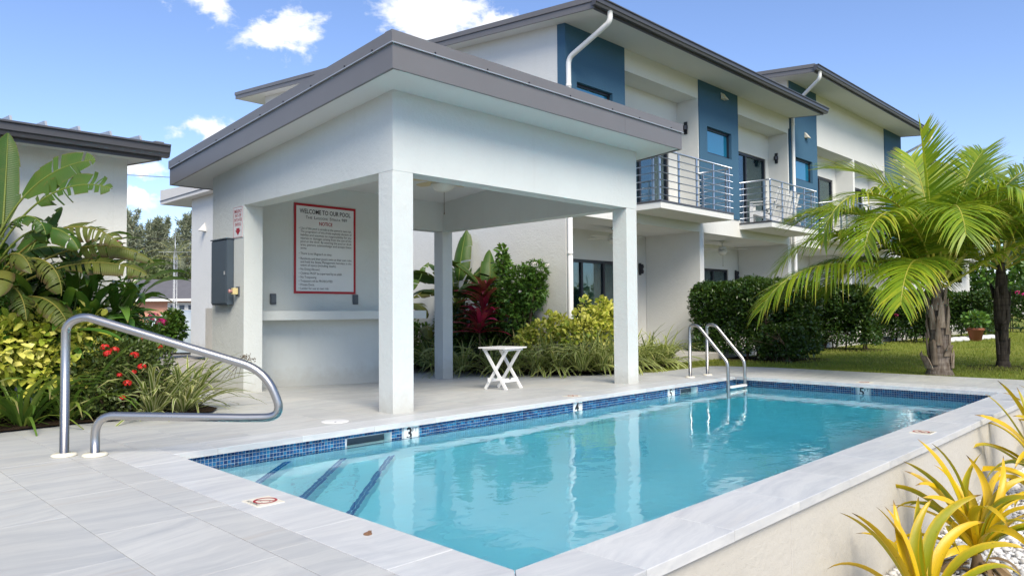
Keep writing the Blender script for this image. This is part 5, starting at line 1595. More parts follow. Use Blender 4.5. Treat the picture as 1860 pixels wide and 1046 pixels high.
ixp = [(2.38, 8.05, 0.665), (2.44, 8.04, 0.70), (2.36, 8.08, 0.73), (2.62, 8.02, 0.64), (2.68, 7.98, 0.52), (2.55, 8.0, 0.36), (2.82, 8.35, 0.80), (2.97, 8.3, 0.70), (2.50, 7.98, 0.22), (2.47, 7.99, 0.45), (2.60, 7.98, 0.47)]
bush('ixora_bush', 'dense small-leaved bush dotted with red flower heads behind the handrail', 'shrub', (2.58, 8.32, 0.0),
     [(-0.2, 0.0, 0.38, .30, .28, .36), (0.12, 0.0, 0.40, .32, .28, .36), (0.0, 0.08, 0.60, .36, .28, .22), (0.35, 0.1, 0.5, .22, .22, .3), (-0.3, -0.05, 0.25, .2, .2, .25)], 5200, 0.052, 'ixora', T_SMALL,
     flowers=[(p, 0.042 if i < 6 else 0.028, 'red_fl') for i, p in enumerate(ixp)])
gs = 'striped spider plants in the left bed'
for i, (x, y, n, s, lb) in enumerate(((2.86, 8.16, 66, 0.86, 'cream-striped spider plant clump in the middle of the left bed edge, below the rail'), (3.14, 8.12, 66, 0.86, 'cream-striped spider plant clump at the end of left bed, nearest the pavilion'), (2.92, 8.45, 44, 0.9, 'cream-striped spider plant clump behind the others, against the red-flowered bush'), (3.34, 8.36, 44, 0.9, 'cream-striped spider plant clump close to the pavilion wall'))):
    clump('spider_plant', lb, 'plant', (x, y, 0.0), 'spiderA', 'spider', 1.0, 0.040, (22, 84), (45, 125), n, 0.10, gs, (0.75 * s, 1.15 * s), 8)
# thin seed stalks by the pavilion wall
t = thing('seed_stalk', 'thin dry seed stalks leaning before the pavilion wall', 'plant', (3.7, 8.3, 0.2))
for k in range(5):
    a = random.uniform(-1.0, 0.4) + SA
    p0 = np.array((3.66 + 0.05 * k, 8.33, 0.3)); L_ = random.uniform(0.45, 0.75)
    pt = [p0 + L_ * q / 6 * np.array((math.cos(a) * 0.62, math.sin(a) * 0.62, 0.85 - 0.075 * q)) for q in range(7)]
    B = MB(); B.tube(pt, 0.0026, 4)
    for q in range(14):
        c = pt[-1] + (pt[-3] - pt[-1]) * random.random() + np.array([random.uniform(-.035, .035) for _ in range(3)])
        B.lathe(tuple(c), [(0.002, -0.006), (0.007, 0.0), (0.002, 0.006)], 5)
    B.build('stalk', MT['stem'], t)

# big torn-leaved bananas at the left edge
t = thing('banana_plant', 'large banana plant with torn arching leaves before the white garden house', 'plant', (1.55, 9.1, 0.0))
B = MB()
for k, (dx, dy, h) in enumerate(((0, 0, 1.7), (-0.18, 0.15, 1.5), (0.16, 0.1, 1.25))):
    B.tube([(1.5 + dx, 9.1 + dy, -0.05), (1.52 + dx, 9.1 + dy, h * 0.5), (1.56 + dx, 9.08 + dy, h)], [0.09, 0.075, 0.045], 10)
B.build('stem', MT['gstem'], t)
b0 = (1.55, 9.08, 1.55)
banana_leaf(t, (1.66, 9.02, 1.85), SA + R(112), R(80), R(-4), 0.12, 1.02, 0.32, 0.25, 0.02, -0.1, 'banana', 1)
banana_leaf(t, (1.58, 9.05, 1.75), SA + R(8), R(66), R(62), 0.62, 0.80, 0.38, 1.25, 0.5, 0.0, 'banana', 2)
banana_leaf(t, (1.60, 9.05, 1.65), SA + R(0), R(60), R(82), 0.68, 0.85, 0.36, 1.05, 0.85, 0.0, 'banana', 5)
banana_leaf(t, (1.62, 9.00, 1.45), SA + R(-4), R(48), R(98), 0.70, 0.85, 0.36, 0.75, 0.9, 0.5, 'banana_o', 4)
banana_leaf(t, (1.62, 8.98, 1.30), SA + R(6), R(40), R(80), 0.70, 1.0, 0.30, 0.8, 0.9, 0.5, 'banana_o', 6)
banana_leaf(t, (1.60, 8.98, 1.40), SA + R(-18), R(38), R(135), 0.42, 0.75, 0.40, 0.0, 0.8, 0.9, 'banana_o', 7)
banana_leaf(t, (1.58, 9.0, 1.40), SA + R(25), R(56), R(120), 0.35, 0.7, 0.38, 0.2, 0.6, 0.8, 'banana', 8)
banana_leaf(t, (1.52, 9.05, 1.50), SA + R(120), R(62), R(80), 0.5, 1.0, 0.45, 0.3, 0.5, 0.4, 'banana', 9)
banana_leaf(t, (1.50, 9.02, 1.35), SA + R(200), R(55), R(90), 0.5, 1.0, 0.45, 0.3, 0.5, 0.4, 'banana', 10)
banana_leaf(t, (1.55, 8.9, 1.45), SA + R(-30), R(40), R(110), 0.3, 0.6, 0.34, 0.1, 0.9, 0.9, 'banana_o', 31)
banana_leaf(t, (1.55, 8.9, 1.60), SA + R(-60), R(50), R(130), 0.3, 0.6, 0.36, 0.1, 0.8, 0.8, 'banana', 32)
banana_leaf(t, (1.60, 8.95, 1.25), SA + R(-38), R(20), R(100), 0.4, 0.6, 0.32, 0.1, 0.9, 0.9, 'banana_o', 33)
banana_leaf(t, (1.58, 8.95, 1.65), SA + R(-15), R(70), R(150), 0.35, 0.6, 0.34, 0.3, 0.8, 0.7, 'banana', 34)
banana_leaf(t, (1.68, 8.95, 1.15), SA + R(75), R(72), R(40), 0.3, 0.85, 0.34, 0.2, 0.4, 0.1, 'banana', 41)
banana_leaf(t, (1.75, 9.0, 1.1), SA + R(60), R(78), R(30), 0.35, 0.9, 0.30, 0.2, 0.5, 0.1, 'banana', 42)
banana_leaf(t, (1.85, 9.1, 0.9), SA + R(110), R(76), R(30), 0.3, 0.95, 0.30, 0.3, 0.5, 0.1, 'banana', 43)
banana_leaf(t, (1.62, 9.0, 1.25), SA + R(2), R(30), R(60), 0.75, 0.85, 0.34, 0.9, 0.9, 0.4, 'banana_o', 21)
banana_leaf(t, (1.60, 9.0, 1.55), SA + R(-10), R(52), R(120), 0.45, 0.75, 0.36, 0.5, 0.7, 0.6, 'banana', 22)
banana_leaf(t, (1.60, 8.98, 1.1), SA + R(-20), R(24), R(95), 0.5, 0.7, 0.34, 0.2, 0.9, 0.6, 'banana_o', 23)
banana_leaf(t, (1.60, 9.0, 1.3), SA + R(15), R(35), R(70), 0.45, 0.8, 0.36, 0.6, 0.8, 0.4, 'banana', 24)
banana_leaf(t, (1.55, 8.95, 1.20), SA + R(-50), R(45), R(120), 0.4, 0.7, 0.36, 0.2, 0.7, 0.7, 'banana_o', 12)

bush('broad_shrub', 'dense dark broad-leaved shrub filling the space under the banana leaves', 'shrub', (1.95, 9.55, 0.0), [(-.25, 0, 1.35, .36, .25, .40), (.2, 0, 1.2, .36, .25, .42), (-.1, -.1, 0.9, .4, .3, .4), (.45, 0, 1.0, .3, .25, .4), (-.5, 0, 1.75, .25, .22, .3)], 2600, 0.125, 'ginger_b', T_BROAD)
# shell ginger: canes with long leaves in two ranks
gm = blade_meshes('ginger', 'ginger', 0.74, 0.125, (5, 60), (45, 95), 8, fold=0.22, prof='lance')
def ginger(loc, label, canes, seed):
    rs = random.Random(seed)
    t = thing('shell_ginger', label, 'plant', loc, group='shell gingers behind the yellow shrub')
    for (az, lean, h) in canes:
        d = np.array((math.cos(az) * math.sin(lean), math.sin(az) * math.sin(lean), math.cos(lean)))
        p0 = np.array((0.08 * math.cos(az), 0.08 * math.sin(az), 0.0))
        B = MB()
        pts = [p0 + d * h * q / 5 + np.array((math.cos(az), math.sin(az), 0)) * 0.05 * (q / 5) ** 2 for q in range(6)]
        B.tube([np.array(loc) + p for p in pts], np.linspace(0.014, 0.006, 6), 6)
        B.build('cane', MT['gstem'], t)
        n = int(h / 0.115)
        for q in range(3, n):
            f = q / n
            p = p0 + d * h * f
            sgn = 1 if q % 2 else -1
            put_leaf(rs.choice(gm), t, tuple(p), az + sgn * (R(62) + rs.uniform(-.3, .3)) + rs.uniform(-.2, .2), 0.62 + 0.5 * math.sin(math.pi * f), -0.25 * lean)
        put_leaf(gm[6], t, tuple(p0 + d * h), az, 0.8)
    return t
ginger((2.20, 9.30, 0.0), 'dark glossy long-leaved ginger below the banana, middle of the left bed', [(SA + R(10), R(12), 1.75), (SA + R(-25), R(25), 1.55), (SA + R(60), R(10), 1.85), (SA + R(170), R(18), 1.6), (SA + R(-80), R(20), 1.35), (SA + R(30), R(32), 1.5), (SA + R(-50), R(32), 1.3), (SA + R(5), R(28), 1.6), (SA + R(-10), R(8), 1.7), (SA + R(210), R(25), 1.5), (SA + R(-110), R(30), 1.2)], 1)
ginger((2.32, 9.28, 0.0), 'long-leaved ginger leaning to the right over the garden gap, near the sky', [(SA + R(0), R(22), 1.55), (SA + R(-30), R(24), 1.25), (SA + R(20), R(26), 1.50), (SA + R(120), R(12), 1.7), (SA + R(-100), R(18), 1.2), (SA + R(60), R(22), 1.6), (SA + R(180), R(16), 1.5), (SA + R(-60), R(36), 1.2)], 2)
for p in ((2.95, 9.05, 1.42), (2.78, 9.1, 1.86)):
    t = thing('ginger_flower', ('pale drooping ginger flower spray among the dark leaves', 'small pink ginger flower spray high beside the torn leaf')[p[2] > 1.6], 'flower', p)
    flower_head(t, p, 0.055, 'white_fl' if p[2] < 1.6 else 'pink_fl', 22)
bush('feathery_shrub', 'dark feathery shrub at the left picture edge under the banana', 'shrub', (1.62, 8.95, 0.0), [(-0.15, 0, 1.25, .30, .28, .42), (0.0, -0.1, 0.95, .26, .24, .30), (-0.3, 0.1, 1.5, .2, .2, .25)], 2600, 0.085, 'bush', T_NARROW)
bush('glossy_shrub', 'dark green glossy shrub between the ginger and the red-flowered bush', 'shrub', (2.66, 9.0, 0.0), [(0.0, 0, 0.62, .30, .28, .32), (0.12, 0.0, 0.80, .20, .20, .20), (-0.2, 0.1, 0.6, .3, .3, .4)], 2600, 0.075, 'bush', T_BROAD)
bush('round_shrub', 'bright green rounded shrub against the white annex wall', 'shrub', (8.72, 23.5, -0.1), [(0.0, 0, 0.62, .42, .42, .50), (0.1, 0.1, 1.0, .30, .30, .28), (-0.25, 0, 0.45, .32, .3, .4)], 2400, 0.13, 'schefg', T_BROAD)
bush('bougainvillea', 'bougainvillea with magenta blooms in front of the covered car', 'shrub', (3.94, 11.6, 0.0), [(-.05, 0, 0.5, .26, .26, .42), (-0.2, 0, 0.8, .18, .2, .26), (0.1, 0.1, 0.72, .14, .2, .24)], 2200, 0.06, 'bush', T_SMALL,
     flowers=[((3.95, 11.3, 1.02), 0.075, 'pink_fl'), ((4.06, 11.3, 0.94), 0.08, 'pink_fl'), ((4.02, 11.25, 0.98), 0.05, 'pink_fl'), ((3.78, 11.2, 0.68), 0.06, 'pink_fl')])
bush('croton_shrub', 'yellow-leaved shrub rising behind the magenta bougainvillea', 'shrub', (4.05, 12.6, 0.0), [(-.1, 0, 0.6, .30, .3, .5), (0.0, 0.1, 1.0, .15, .2, .22)], 1500, 0.07, 'schef', T_BROAD)

# ---- bed behind the pavilion
gp = 'striped spider plants edging the bed behind the pavilion'
sp = [(9.62, 10.9, -.10), (9.78, 10.2, -.08), (9.95, 9.75, -.06), (9.95, 9.2, -.03), (10.05, 8.75, -.02), (10.10, 8.25, 0.0), (10.35, 7.98, 0.0), (10.75, 7.92, 0.0), (11.15, 7.92, 0.0), (11.55, 7.98, 0.0), (11.95, 8.02, 0.0), (12.35, 8.10, 0.0), (10.35, 9.3, 0.0), (10.45, 8.75, 0.0), (10.65, 8.35, 0.0), (11.15, 8.35, 0.0), (11.7, 8.4, 0.0), (9.80, 11.6, -.1), (10.1, 12.4, -.1), (12.75, 8.25, 0.0)]
desc = ['striped spider plant beside the rear pavilion column, right side', 'striped spider plant just right of the rear column, second from it', 'striped spider plant behind the folding table, left of it', 'striped spider plant directly behind the folding table top', 'striped spider plant just right of the folding table', 'striped spider plant midway between folding table and front right column', 'striped spider plant at the bed corner left of the front right column', 'striped spider plant hidden partly by the front right column, left edge', 'striped spider plant directly behind the front right column', 'striped spider plant just right of the front right column', 'striped spider plant right of the front column, second towards the ladder', 'striped spider plant at the right end of the bed near the ladder',
        'striped spider plant in the second row under the red cordyline', 'striped spider plant in the second row under the yellow shrub, left part', 'striped spider plant in the second row under the yellow shrub, centre', 'striped spider plant in the second row before the curtained door', 'striped spider plant in second row right of the column by the patio', 'striped spider plant seen left of the rear pavilion column', 'striped spider plant deepest in the gap left of the rear column', 'wispy striped spider plant at the terrace edge']
for (x, y, z), d in zip(sp, desc):
    clump('spider_plant', d, 'plant', (x, y, z), 'spiderB', 'spider_b', 1.0, 0.038, (26, 84), (55, 135), 54, 0.18, gp, (0.75, 1.15), 8)
bush('yellow_schefflera', 'bright yellow variegated shrub in front of the curtained sliding door', 'shrub', (11.2, 8.85, 0.0),
     [(-0.30, 0.0, 0.72, .24, .24, .22), (0.05, 0.0, 0.86, .24, .24, .24), (0.48, 0.05, 0.98, .20, .2, .2), (-0.66, 0.1, 0.62, .22, .22, .2), (0.76, 0.0, 0.74, .18, .2, .2), (0.25, -0.1, 0.58, .34, .26, .22), (0.40, 0.1, 1.20, .09, .09, .12), (-0.12, 0.1, 1.16, .07, .07, .16), (0.62, 0.1, 1.14, .11, .11, .1), (-0.45, 0, 0.95, .08, .08, .12), (0.22, 0, 1.06, .08, .08, .10)], 2100, 0.098, 'schef', T_BROAD, stem='gstem')
bush('yellow_schefflera', 'yellow variegated shrub next to the red cordylines', 'shrub', (10.50, 9.55, 0.0),
     [(0.0, 0.0, 0.64, .28, .28, .22), (0.25, -0.2, 0.76, .22, .22, .2), (-0.2, 0.2, 0.52, .22, .22, .2), (0.1, -.1, .92, .08, .08, .12)], 1000, 0.096, 'schef', T_BROAD, stem='gstem')
bush('white_flowered_shrub', 'bright green lobed-leaf shrub with small white flowers against the gable wall', 'shrub', (10.62, 10.35, 0.0),
     [(0.05, -0.1, 1.65, .32, .40, .32), (-0.05, 0.15, 1.35, .34, .42, .38), (0.1, -0.35, 1.45, .26, .30, .35), (0.0, 0.1, 0.95, .34, .42, .36), (0.1, -0.45, 1.85, .2, .22, .2)], 3800, 0.105, 'bush', T_LOBED,
     flowers=[((10.50, 9.75, 1.98), 0.07, 'white_fl'), ((10.35, 10.2, 1.65), 0.035, 'white_fl'), ((10.35, 10.0, 1.45), 0.03, 'white_fl'), ((10.32, 10.45, 1.52), 0.03, 'white_fl'), ((10.6, 9.5, 1.95), 0.05, 'white_fl')])
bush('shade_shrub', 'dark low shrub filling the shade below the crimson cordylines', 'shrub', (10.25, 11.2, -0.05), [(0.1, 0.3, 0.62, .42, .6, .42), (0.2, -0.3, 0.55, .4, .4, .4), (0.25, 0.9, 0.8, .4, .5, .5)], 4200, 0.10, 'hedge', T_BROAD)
bush('shade_shrub', 'dark leafy shrub in the gap left of the rear pavilion column', 'shrub', (10.2, 14.0, -0.12), [(0.1, 0.3, 0.7, .5, .8, .6), (0.2, -0.6, 0.5, .4, .5, .45), (0.3, 1.0, 1.3, .4, .6, .5)], 4200, 0.10, 'bush', T_BROAD)
bush('frangipani_sapling', 'thin dark sapling rising above the white-flowered shrub', 'tree', (10.55, 10.75, 0.0), [(0, -0.1, 2.08, .12, .14, .20), (0, -0.05, 2.28, .10, .11, .14), (0.05, -.1, 1.9, .12, .13, .16)], 300, 0.10, 'bush', T_BROAD)
cm = blade_meshes('cordy', 'cord', 0.52, 0.085, (15, 82), (30, 85), 8, fold=0.3)
for i, (x, y, h, n, lb) in enumerate(((10.35, 11.0, 1.25, 30, 'taller crimson cordyline below the banana leaves'), (9.95, 10.75, 0.62, 28, 'shorter crimson cordyline low beside the rear column'), (10.15, 10.85, 0.95, 18, 'dark red cordyline crown between the taller and the shorter one'))):
    t = thing('cordyline', lb, 'plant', (x, y, -0.05), group='crimson cordylines behind the pavilion')
    B = MB(); B.tube([(x, y, -0.1), (x + .02, y, h * 0.5), (x, y, h + 0.1)], [0.022, 0.018, 0.014], 6); B.build('stem', MT['stem'], t)
    for q in range(n):
        k = min(7, int(8 * q / n))
        put_leaf(cm[k], t, (0, 0, h + 0.05 + 0.18 * q / n), q * 2.4 + random.uniform(-.3, .3), random.uniform(1.1, 1.4) * (0.75 if k > 6 else 1))
def banana(loc, label, specs, h, seed):
    t = thing('banana_plant', label, 'plant', loc, group='banana plants behind the pavilion')
    B = MB()
    for k in range(4):
        a = TAU * k / 4
        B.tube([(loc[0] + 0.10 * math.cos(a), loc[1] + 0.10 * math.sin(a), loc[2] - .05), (loc[0] + .06 * math.cos(a), loc[1] + .06 * math.sin(a), loc[2] + h * .6), (loc[0], loc[1], loc[2] + h + .1)], [0.07, 0.055, 0.03], 8)
    B.build('stem', MT['gstem'], t)
    for i, (az, e0, bd, pet, L_, W_2, roll, tear, mt_) in enumerate(specs):
        banana_leaf(t, (loc[0], loc[1], loc[2] + h * 0.85 + 0.06 * (i % 3)), SA + R(az), R(e0), R(bd), pet, L_, W_2, roll, tear, 0.4, mt_, seed + i)
banana((10.45, 12.0, -0.08), 'tall banana plant with upright leaves right of the rear pavilion column', [(170, 80, 25, .5, 1.0, .5, .2, .1, 'banana'), (20, 62, 70, .75, .85, .36, .7, .55, 'banana'), (8, 46, 60, .9, .9, .40, .7, .5, 'banana'), (-6, 62, 78, 1.1, .95, .42, 1.1, .5, 'banana'), (2, 72, 100, .8, .95, .42, 1.0, .5, 'banana'), (165, 60, 80, .6, .9, .44, .8, .5, 'banana'), (-15, 66, 110, .7, .9, .42, .4, .6, 'banana'), (140, 72, 60, .4, 1.0, .5, .2, .3, 'banana'), (-40, 42, 100, .4, .8, .42, .2, .5, 'banana'), (-5, 55, 88, .95, 1.0, .42, .6, .5, 'banana'), (60, 85, 20, .6, 1.2, .5, .2, .1, 'banana'), (-60, 50, 130, .35, .8, .45, 0, .4, 'banana'), (-20, 30, 120, .4, .7, .40, .1, .5, 'banana_o'), (200, 50, 110, .4, .9, .45, .3, .5, 'banana'), (-90, 60, 120, .3, .6, .4, 0, .3, 'banana'), (110, 70, 60, .5, 1.1, .5, .2, .4, 'banana'), (5, 78, 20, .2, .75, .26, .3, .1, 'banana')], 1.35, 30)
banana((10.72, 11.25, -0.08), 'banana plant with broad leaves reaching over the white-flowered shrub', [(10, 58, 80, .55, .9, .48, .6, .4, 'banana'), (-15, 46, 95, .6, .9, .46, .5, .5, 'banana'), (170, 70, 60, .5, 1.0, .5, .3, .3, 'banana'), (200, 52, 95, .5, .9, .48, .3, .5, 'banana'), (-70, 55, 120, .3, .8, .46, .2, .4, 'banana'), (230, 60, 110, .4, .8, .46, .2, .4, 'banana'), (90, 82, 30, .4, 1.1, .46, .2, .2, 'banana'), (40, 70, 60, .4, 1.0, .44, .4, .4, 'banana'), (-40, 30, 110, .4, .7, .42, .1, .7, 'banana_o')], 1.30, 130)
banana((10.05, 13.6, -0.12), 'banana plant with ragged leaves in the gap left of the rear column', [(170, 60, 90, .5, 1.0, .45, .5, .6, 'banana'), (0, 55, 95, .5, .9, .42, .5, .6, 'banana_o'), (190, 35, 110, .5, .9, .42, .2, .6, 'banana_o'), (20, 75, 40, .5, 1.0, .42, .3, .4, 'banana'), (-40, 40, 125, .4, .8, .42, .1, .6, 'banana_o'), (100, 78, 40, .5, 1.1, .42, .3, .4, 'banana'), (-120, 40, 120, .4, .8, .42, .1, .5, 'banana')], 1.25, 60)
banana((10.35, 12.95, -0.1), 'dark leafy banana plant in the shade behind the rear column', [(160, 45, 110, .3, .8, .42, .2, .5, 'banana'), (-30, 35, 100, .3, .8, .42, .2, .5, 'banana'), (-80, 30, 110, .3, .7, .40, .1, .5, 'banana_o'), (30, 60, 70, .4, .9, .42, .3, .4, 'banana'), (-150, 40, 100, .3, .7, .4, .2, .4, 'banana')], 0.7, 90)

# ---- clipped hedges between the private gardens
def hedge(label, x0, x1, y0, y1, h, n, size, seed, low=0.12):
    t = thing('hedge', label, 'hedge', ((x0 + x1) / 2, (y0 + y1) / 2, 0.0), group='clipped hedges between the gardens')
    cx, cy = (x0 + x1) / 2, (y0 + y1) / 2
    # points on the rounded-box surface, thinner towards the ground
    A = [(y1 - y0) * h, (y1 - y0) * h * 0.6, (x1 - x0) * h, (x1 - x0) * h * 0.6, (x1 - x0) * (y1 - y0) * 1.1]
    A = np.array(A) / sum(A)
    f = rng.choice(5, n, p=A)
    u, v = rng.random(n), rng.random(n)
    P = np.empty((n, 3)); Nn = np.zeros((n, 3))
    X = x0 + (x1 - x0) * u; Y = y0 + (y1 - y0) * u; Z = low + (h - low) * v ** 0.82
    for k, (a, nv) in enumerate((('x0', (-1, 0, 0)), ('x1', (1, 0, 0)), ('y0', (0, -1, 0)), ('y1', (0, 1, 0)), ('top', (0, 0, 1)))):
        m_ = f == k
        if a[0] == 'x': P[m_] = np.stack([np.full(m_.sum(), x0 if a == 'x0' else x1), Y[m_], Z[m_]], 1)
        elif a[0] == 'y': P[m_] = np.stack([X[m_], np.full(m_.sum(), y0 if a == 'y0' else y1), Z[m_]], 1)
        else: P[m_] = np.stack([X[m_], y0 + (y1 - y0) * v[m_], np.full(m_.sum(), h)], 1)
        Nn[m_] = nv
    # uneven face: bulges and hollows
    ph = rng.random(6) * 6
    w = 0.05 * np.sin(P[:, 0] * 4.1 + ph[0]) + 0.05 * np.sin(P[:, 1] * 3.7 + ph[1]) + 0.06 * np.sin(P[:, 2] * 5.3 + ph[2]) + 0.035 * np.sin(P[:, 1] * 9.1 + P[:, 2] * 7 + ph[3])
    P += Nn * (w - 0.10 * rng.random(n) ** 2 * 2.2)[:, None] + 0.025 * rng.normal(size=(n, 3))
    # round the upper edges
    c = np.array((cx, cy, 0)); d = P - c
    zt_ = np.clip((P[:, 2] - (h - 0.22)) / 0.22, 0, 1.2)
    P[:, 0] -= np.sign(d[:, 0]) * np.clip(np.abs(d[:, 0]) - (x1 - x0) / 2 + 0.2, 0, 1) * 0.5 * zt_ ** 2
    P[:, 1] -= np.sign(d[:, 1]) * np.clip(np.abs(d[:, 1]) - (y1 - y0) / 2 + 0.2, 0, 1) * 0.5 * zt_ ** 2
    hole = (np.sin(P[:, 0] * 7 + ph[4]) + np.sin(P[:, 1] * 6.3 + ph[5]) + np.sin(P[:, 2] * 8.2)) + 1.2 * rng.random(n) < -1.55 + 0.9 * np.clip(1 - P[:, 2] / (0.55 * h), 0, 1)
    P, Nn = P[~hole], Nn[~hole]
    D = Nn * 0.6 + rnd_dirs(len(P)); D[:, 2] += 0.25
    N = rnd_dirs(len(P)) * 0.7 + Nn * 0.5 + np.array((0, 0, 0.6))
    # shaded leaves inside
    m2 = n // 4
    Pi = np.stack([x0 + .16 + (x1 - x0 - .32) * rng.random(m2), y0 + .16 + (y1 - y0 - .32) * rng.random(m2), 0.3 * h + (0.66 * h) * rng.random(m2)], 1)
    foliage_obj('foliage', [leaves(T_SMALL, P, D, N, size * (0.7 + 0.7 * rng.random(len(P)))), leaves(T_SMALL, Pi, rnd_dirs(m2), rnd_dirs(m2), np.full(m2, size * 1.5))], 'hedge', t)
    B = MB()
    for q in range(int(6 + (y1 - y0) * 4)):
        x, y = random.uniform(x0 + .15, x1 - .15), random.uniform(y0 + .15, y1 - .15)
        e = (x + random.uniform(-.25, .25), y + random.uniform(-.25, .25), h * random.uniform(0.6, 0.92))
        m_ = ((x + e[0]) / 2 + random.uniform(-.08, .08), (y + e[1]) / 2 + random.uniform(-.08, .08), h * 0.4)
        B.tube([(x, y, -0.06), m_, e], [0.022, 0.016, 0.006], 5)
        for s in range(3):
            k = random.uniform(.3, .8); p = np.array(m_) * k + np.array(e) * (1 - k)
            B.tube([p, p + np.array((random.uniform(-.3, .3), random.uniform(-.3, .3), random.uniform(0, .25)))], [0.009, 0.004], 4)
    B.build('stem', MT['stem'], t)
    return t
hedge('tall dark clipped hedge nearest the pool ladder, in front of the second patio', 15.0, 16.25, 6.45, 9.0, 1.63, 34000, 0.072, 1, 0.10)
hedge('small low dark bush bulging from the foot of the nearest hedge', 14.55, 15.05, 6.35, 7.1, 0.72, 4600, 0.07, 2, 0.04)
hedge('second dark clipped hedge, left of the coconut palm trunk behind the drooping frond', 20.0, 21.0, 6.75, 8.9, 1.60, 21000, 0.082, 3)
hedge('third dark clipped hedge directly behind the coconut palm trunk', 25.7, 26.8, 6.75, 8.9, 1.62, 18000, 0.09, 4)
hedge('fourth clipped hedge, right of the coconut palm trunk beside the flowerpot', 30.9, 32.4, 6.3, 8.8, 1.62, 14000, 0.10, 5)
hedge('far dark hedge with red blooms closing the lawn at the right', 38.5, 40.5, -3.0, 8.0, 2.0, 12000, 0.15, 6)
t = thing('bloom', 'cluster of red blooms on the far dark hedge at the right edge', 'flower', (38.4, 6.6, 1.75))
for k in range(4): flower_head(t, (38.35, 6.1 + 0.22 * k, 1.65 + 0.1 * (k % 2)), 0.10, 'pink_fl', 16)
for p, lb in (((25.55, 8.05, 1.05), 'small magenta bloom high on the third hedge'), ((25.55, 7.8, 0.85), 'small magenta bloom lower on the third hedge')):
    t = thing('bloom', lb, 'flower', p); flower_head(t, p, 0.07, 'pink_fl', 14)
t = thing('flowerpot', 'terracotta flowerpot with leafy plant on the lawn beyond the palms', 'flowerpot', (28.1, 6.15, -0.03))
B = MB(); B.lathe((28.1, 6.15, -0.03), [(0.16, 0.0), (0.24, 0.36), (0.27, 0.36), (0.27, 0.44), (0.23, 0.44), (0.20, 0.38), (0.0, 0.38)], 16); B.build('pot', MT['terracotta'], t)
P, u_ = blob_pts([(28.1, 6.15, 0.68, .34, .34, .22)], 260)
foliage_obj('foliage', [leaves(T_BROAD, P, u_ + 0.4 * rnd_dirs(len(P)), rnd_dirs(len(P)) + np.array((0, 0, 1)), np.full(len(P), 0.16))], 'bush', t)
for i in range(7):
    t = thing('garden_stone', 'pale rounded edging stone by the far hedges, %s' % ('leftmost behind the palm trunk', 'second from the left', 'third from the left', 'middle one of seven', 'third from the right', 'second from the right', 'rightmost beyond the flowerpot')[i], 'stone', (26.6 + 0.62 * i, 6.6 - 0.07 * i, -0.03), group='pale stones edging the far beds')
    B = MB(); B.lathe((26.6 + 0.62 * i, 6.6 - 0.07 * i, -0.03), [(0.15, 0.0), (0.20, 0.05), (0.17, 0.12), (0.08, 0.16)], 9); B.build('stone', MT['pebble'], t)
for i, (x0, x1, y0, y1) in enumerate(((14.3, 16.6, 6.2, 8.3), (19.6, 21.4, 6.5, 8.3), (25.3, 27.1, 6.5, 8.3), (30.5, 32.8, 6.1, 8.3))):
    n = 22
    B = MB(); B.add([((x0 + x1) / 2 + (x1 - x0) / 2 * math.copysign(abs(math.cos(TAU * k / n)) ** 0.6, math.cos(TAU * k / n)) * random.uniform(.94, 1.04), (y0 + y1) / 2 + (y1 - y0) / 2 * math.copysign(abs(math.sin(TAU * k / n)) ** 0.6, math.sin(TAU * k / n)) * random.uniform(.94, 1.04), -0.028) for k in range(n)], [tuple(range(n))])
    tag(B.build('hedge_soil', MT['mulch']), kind='structure')
for (x, y, rx, ry) in ((13.25, 3.42, 0.42, 0.38), (15.85, 3.05, 0.85, 0.62), (21.5, 3.0, .7, .5)):
    n = 20
    B = MB(); B.add([(x + rx * math.cos(TAU * k / n) * random.uniform(.85, 1.1), y + ry * math.sin(TAU * k / n) * random.uniform(.85, 1.1), -0.029) for k in range(n)], [tuple(range(n))])
    tag(B.build('tree_soil', MT['mulch']), kind='structure')

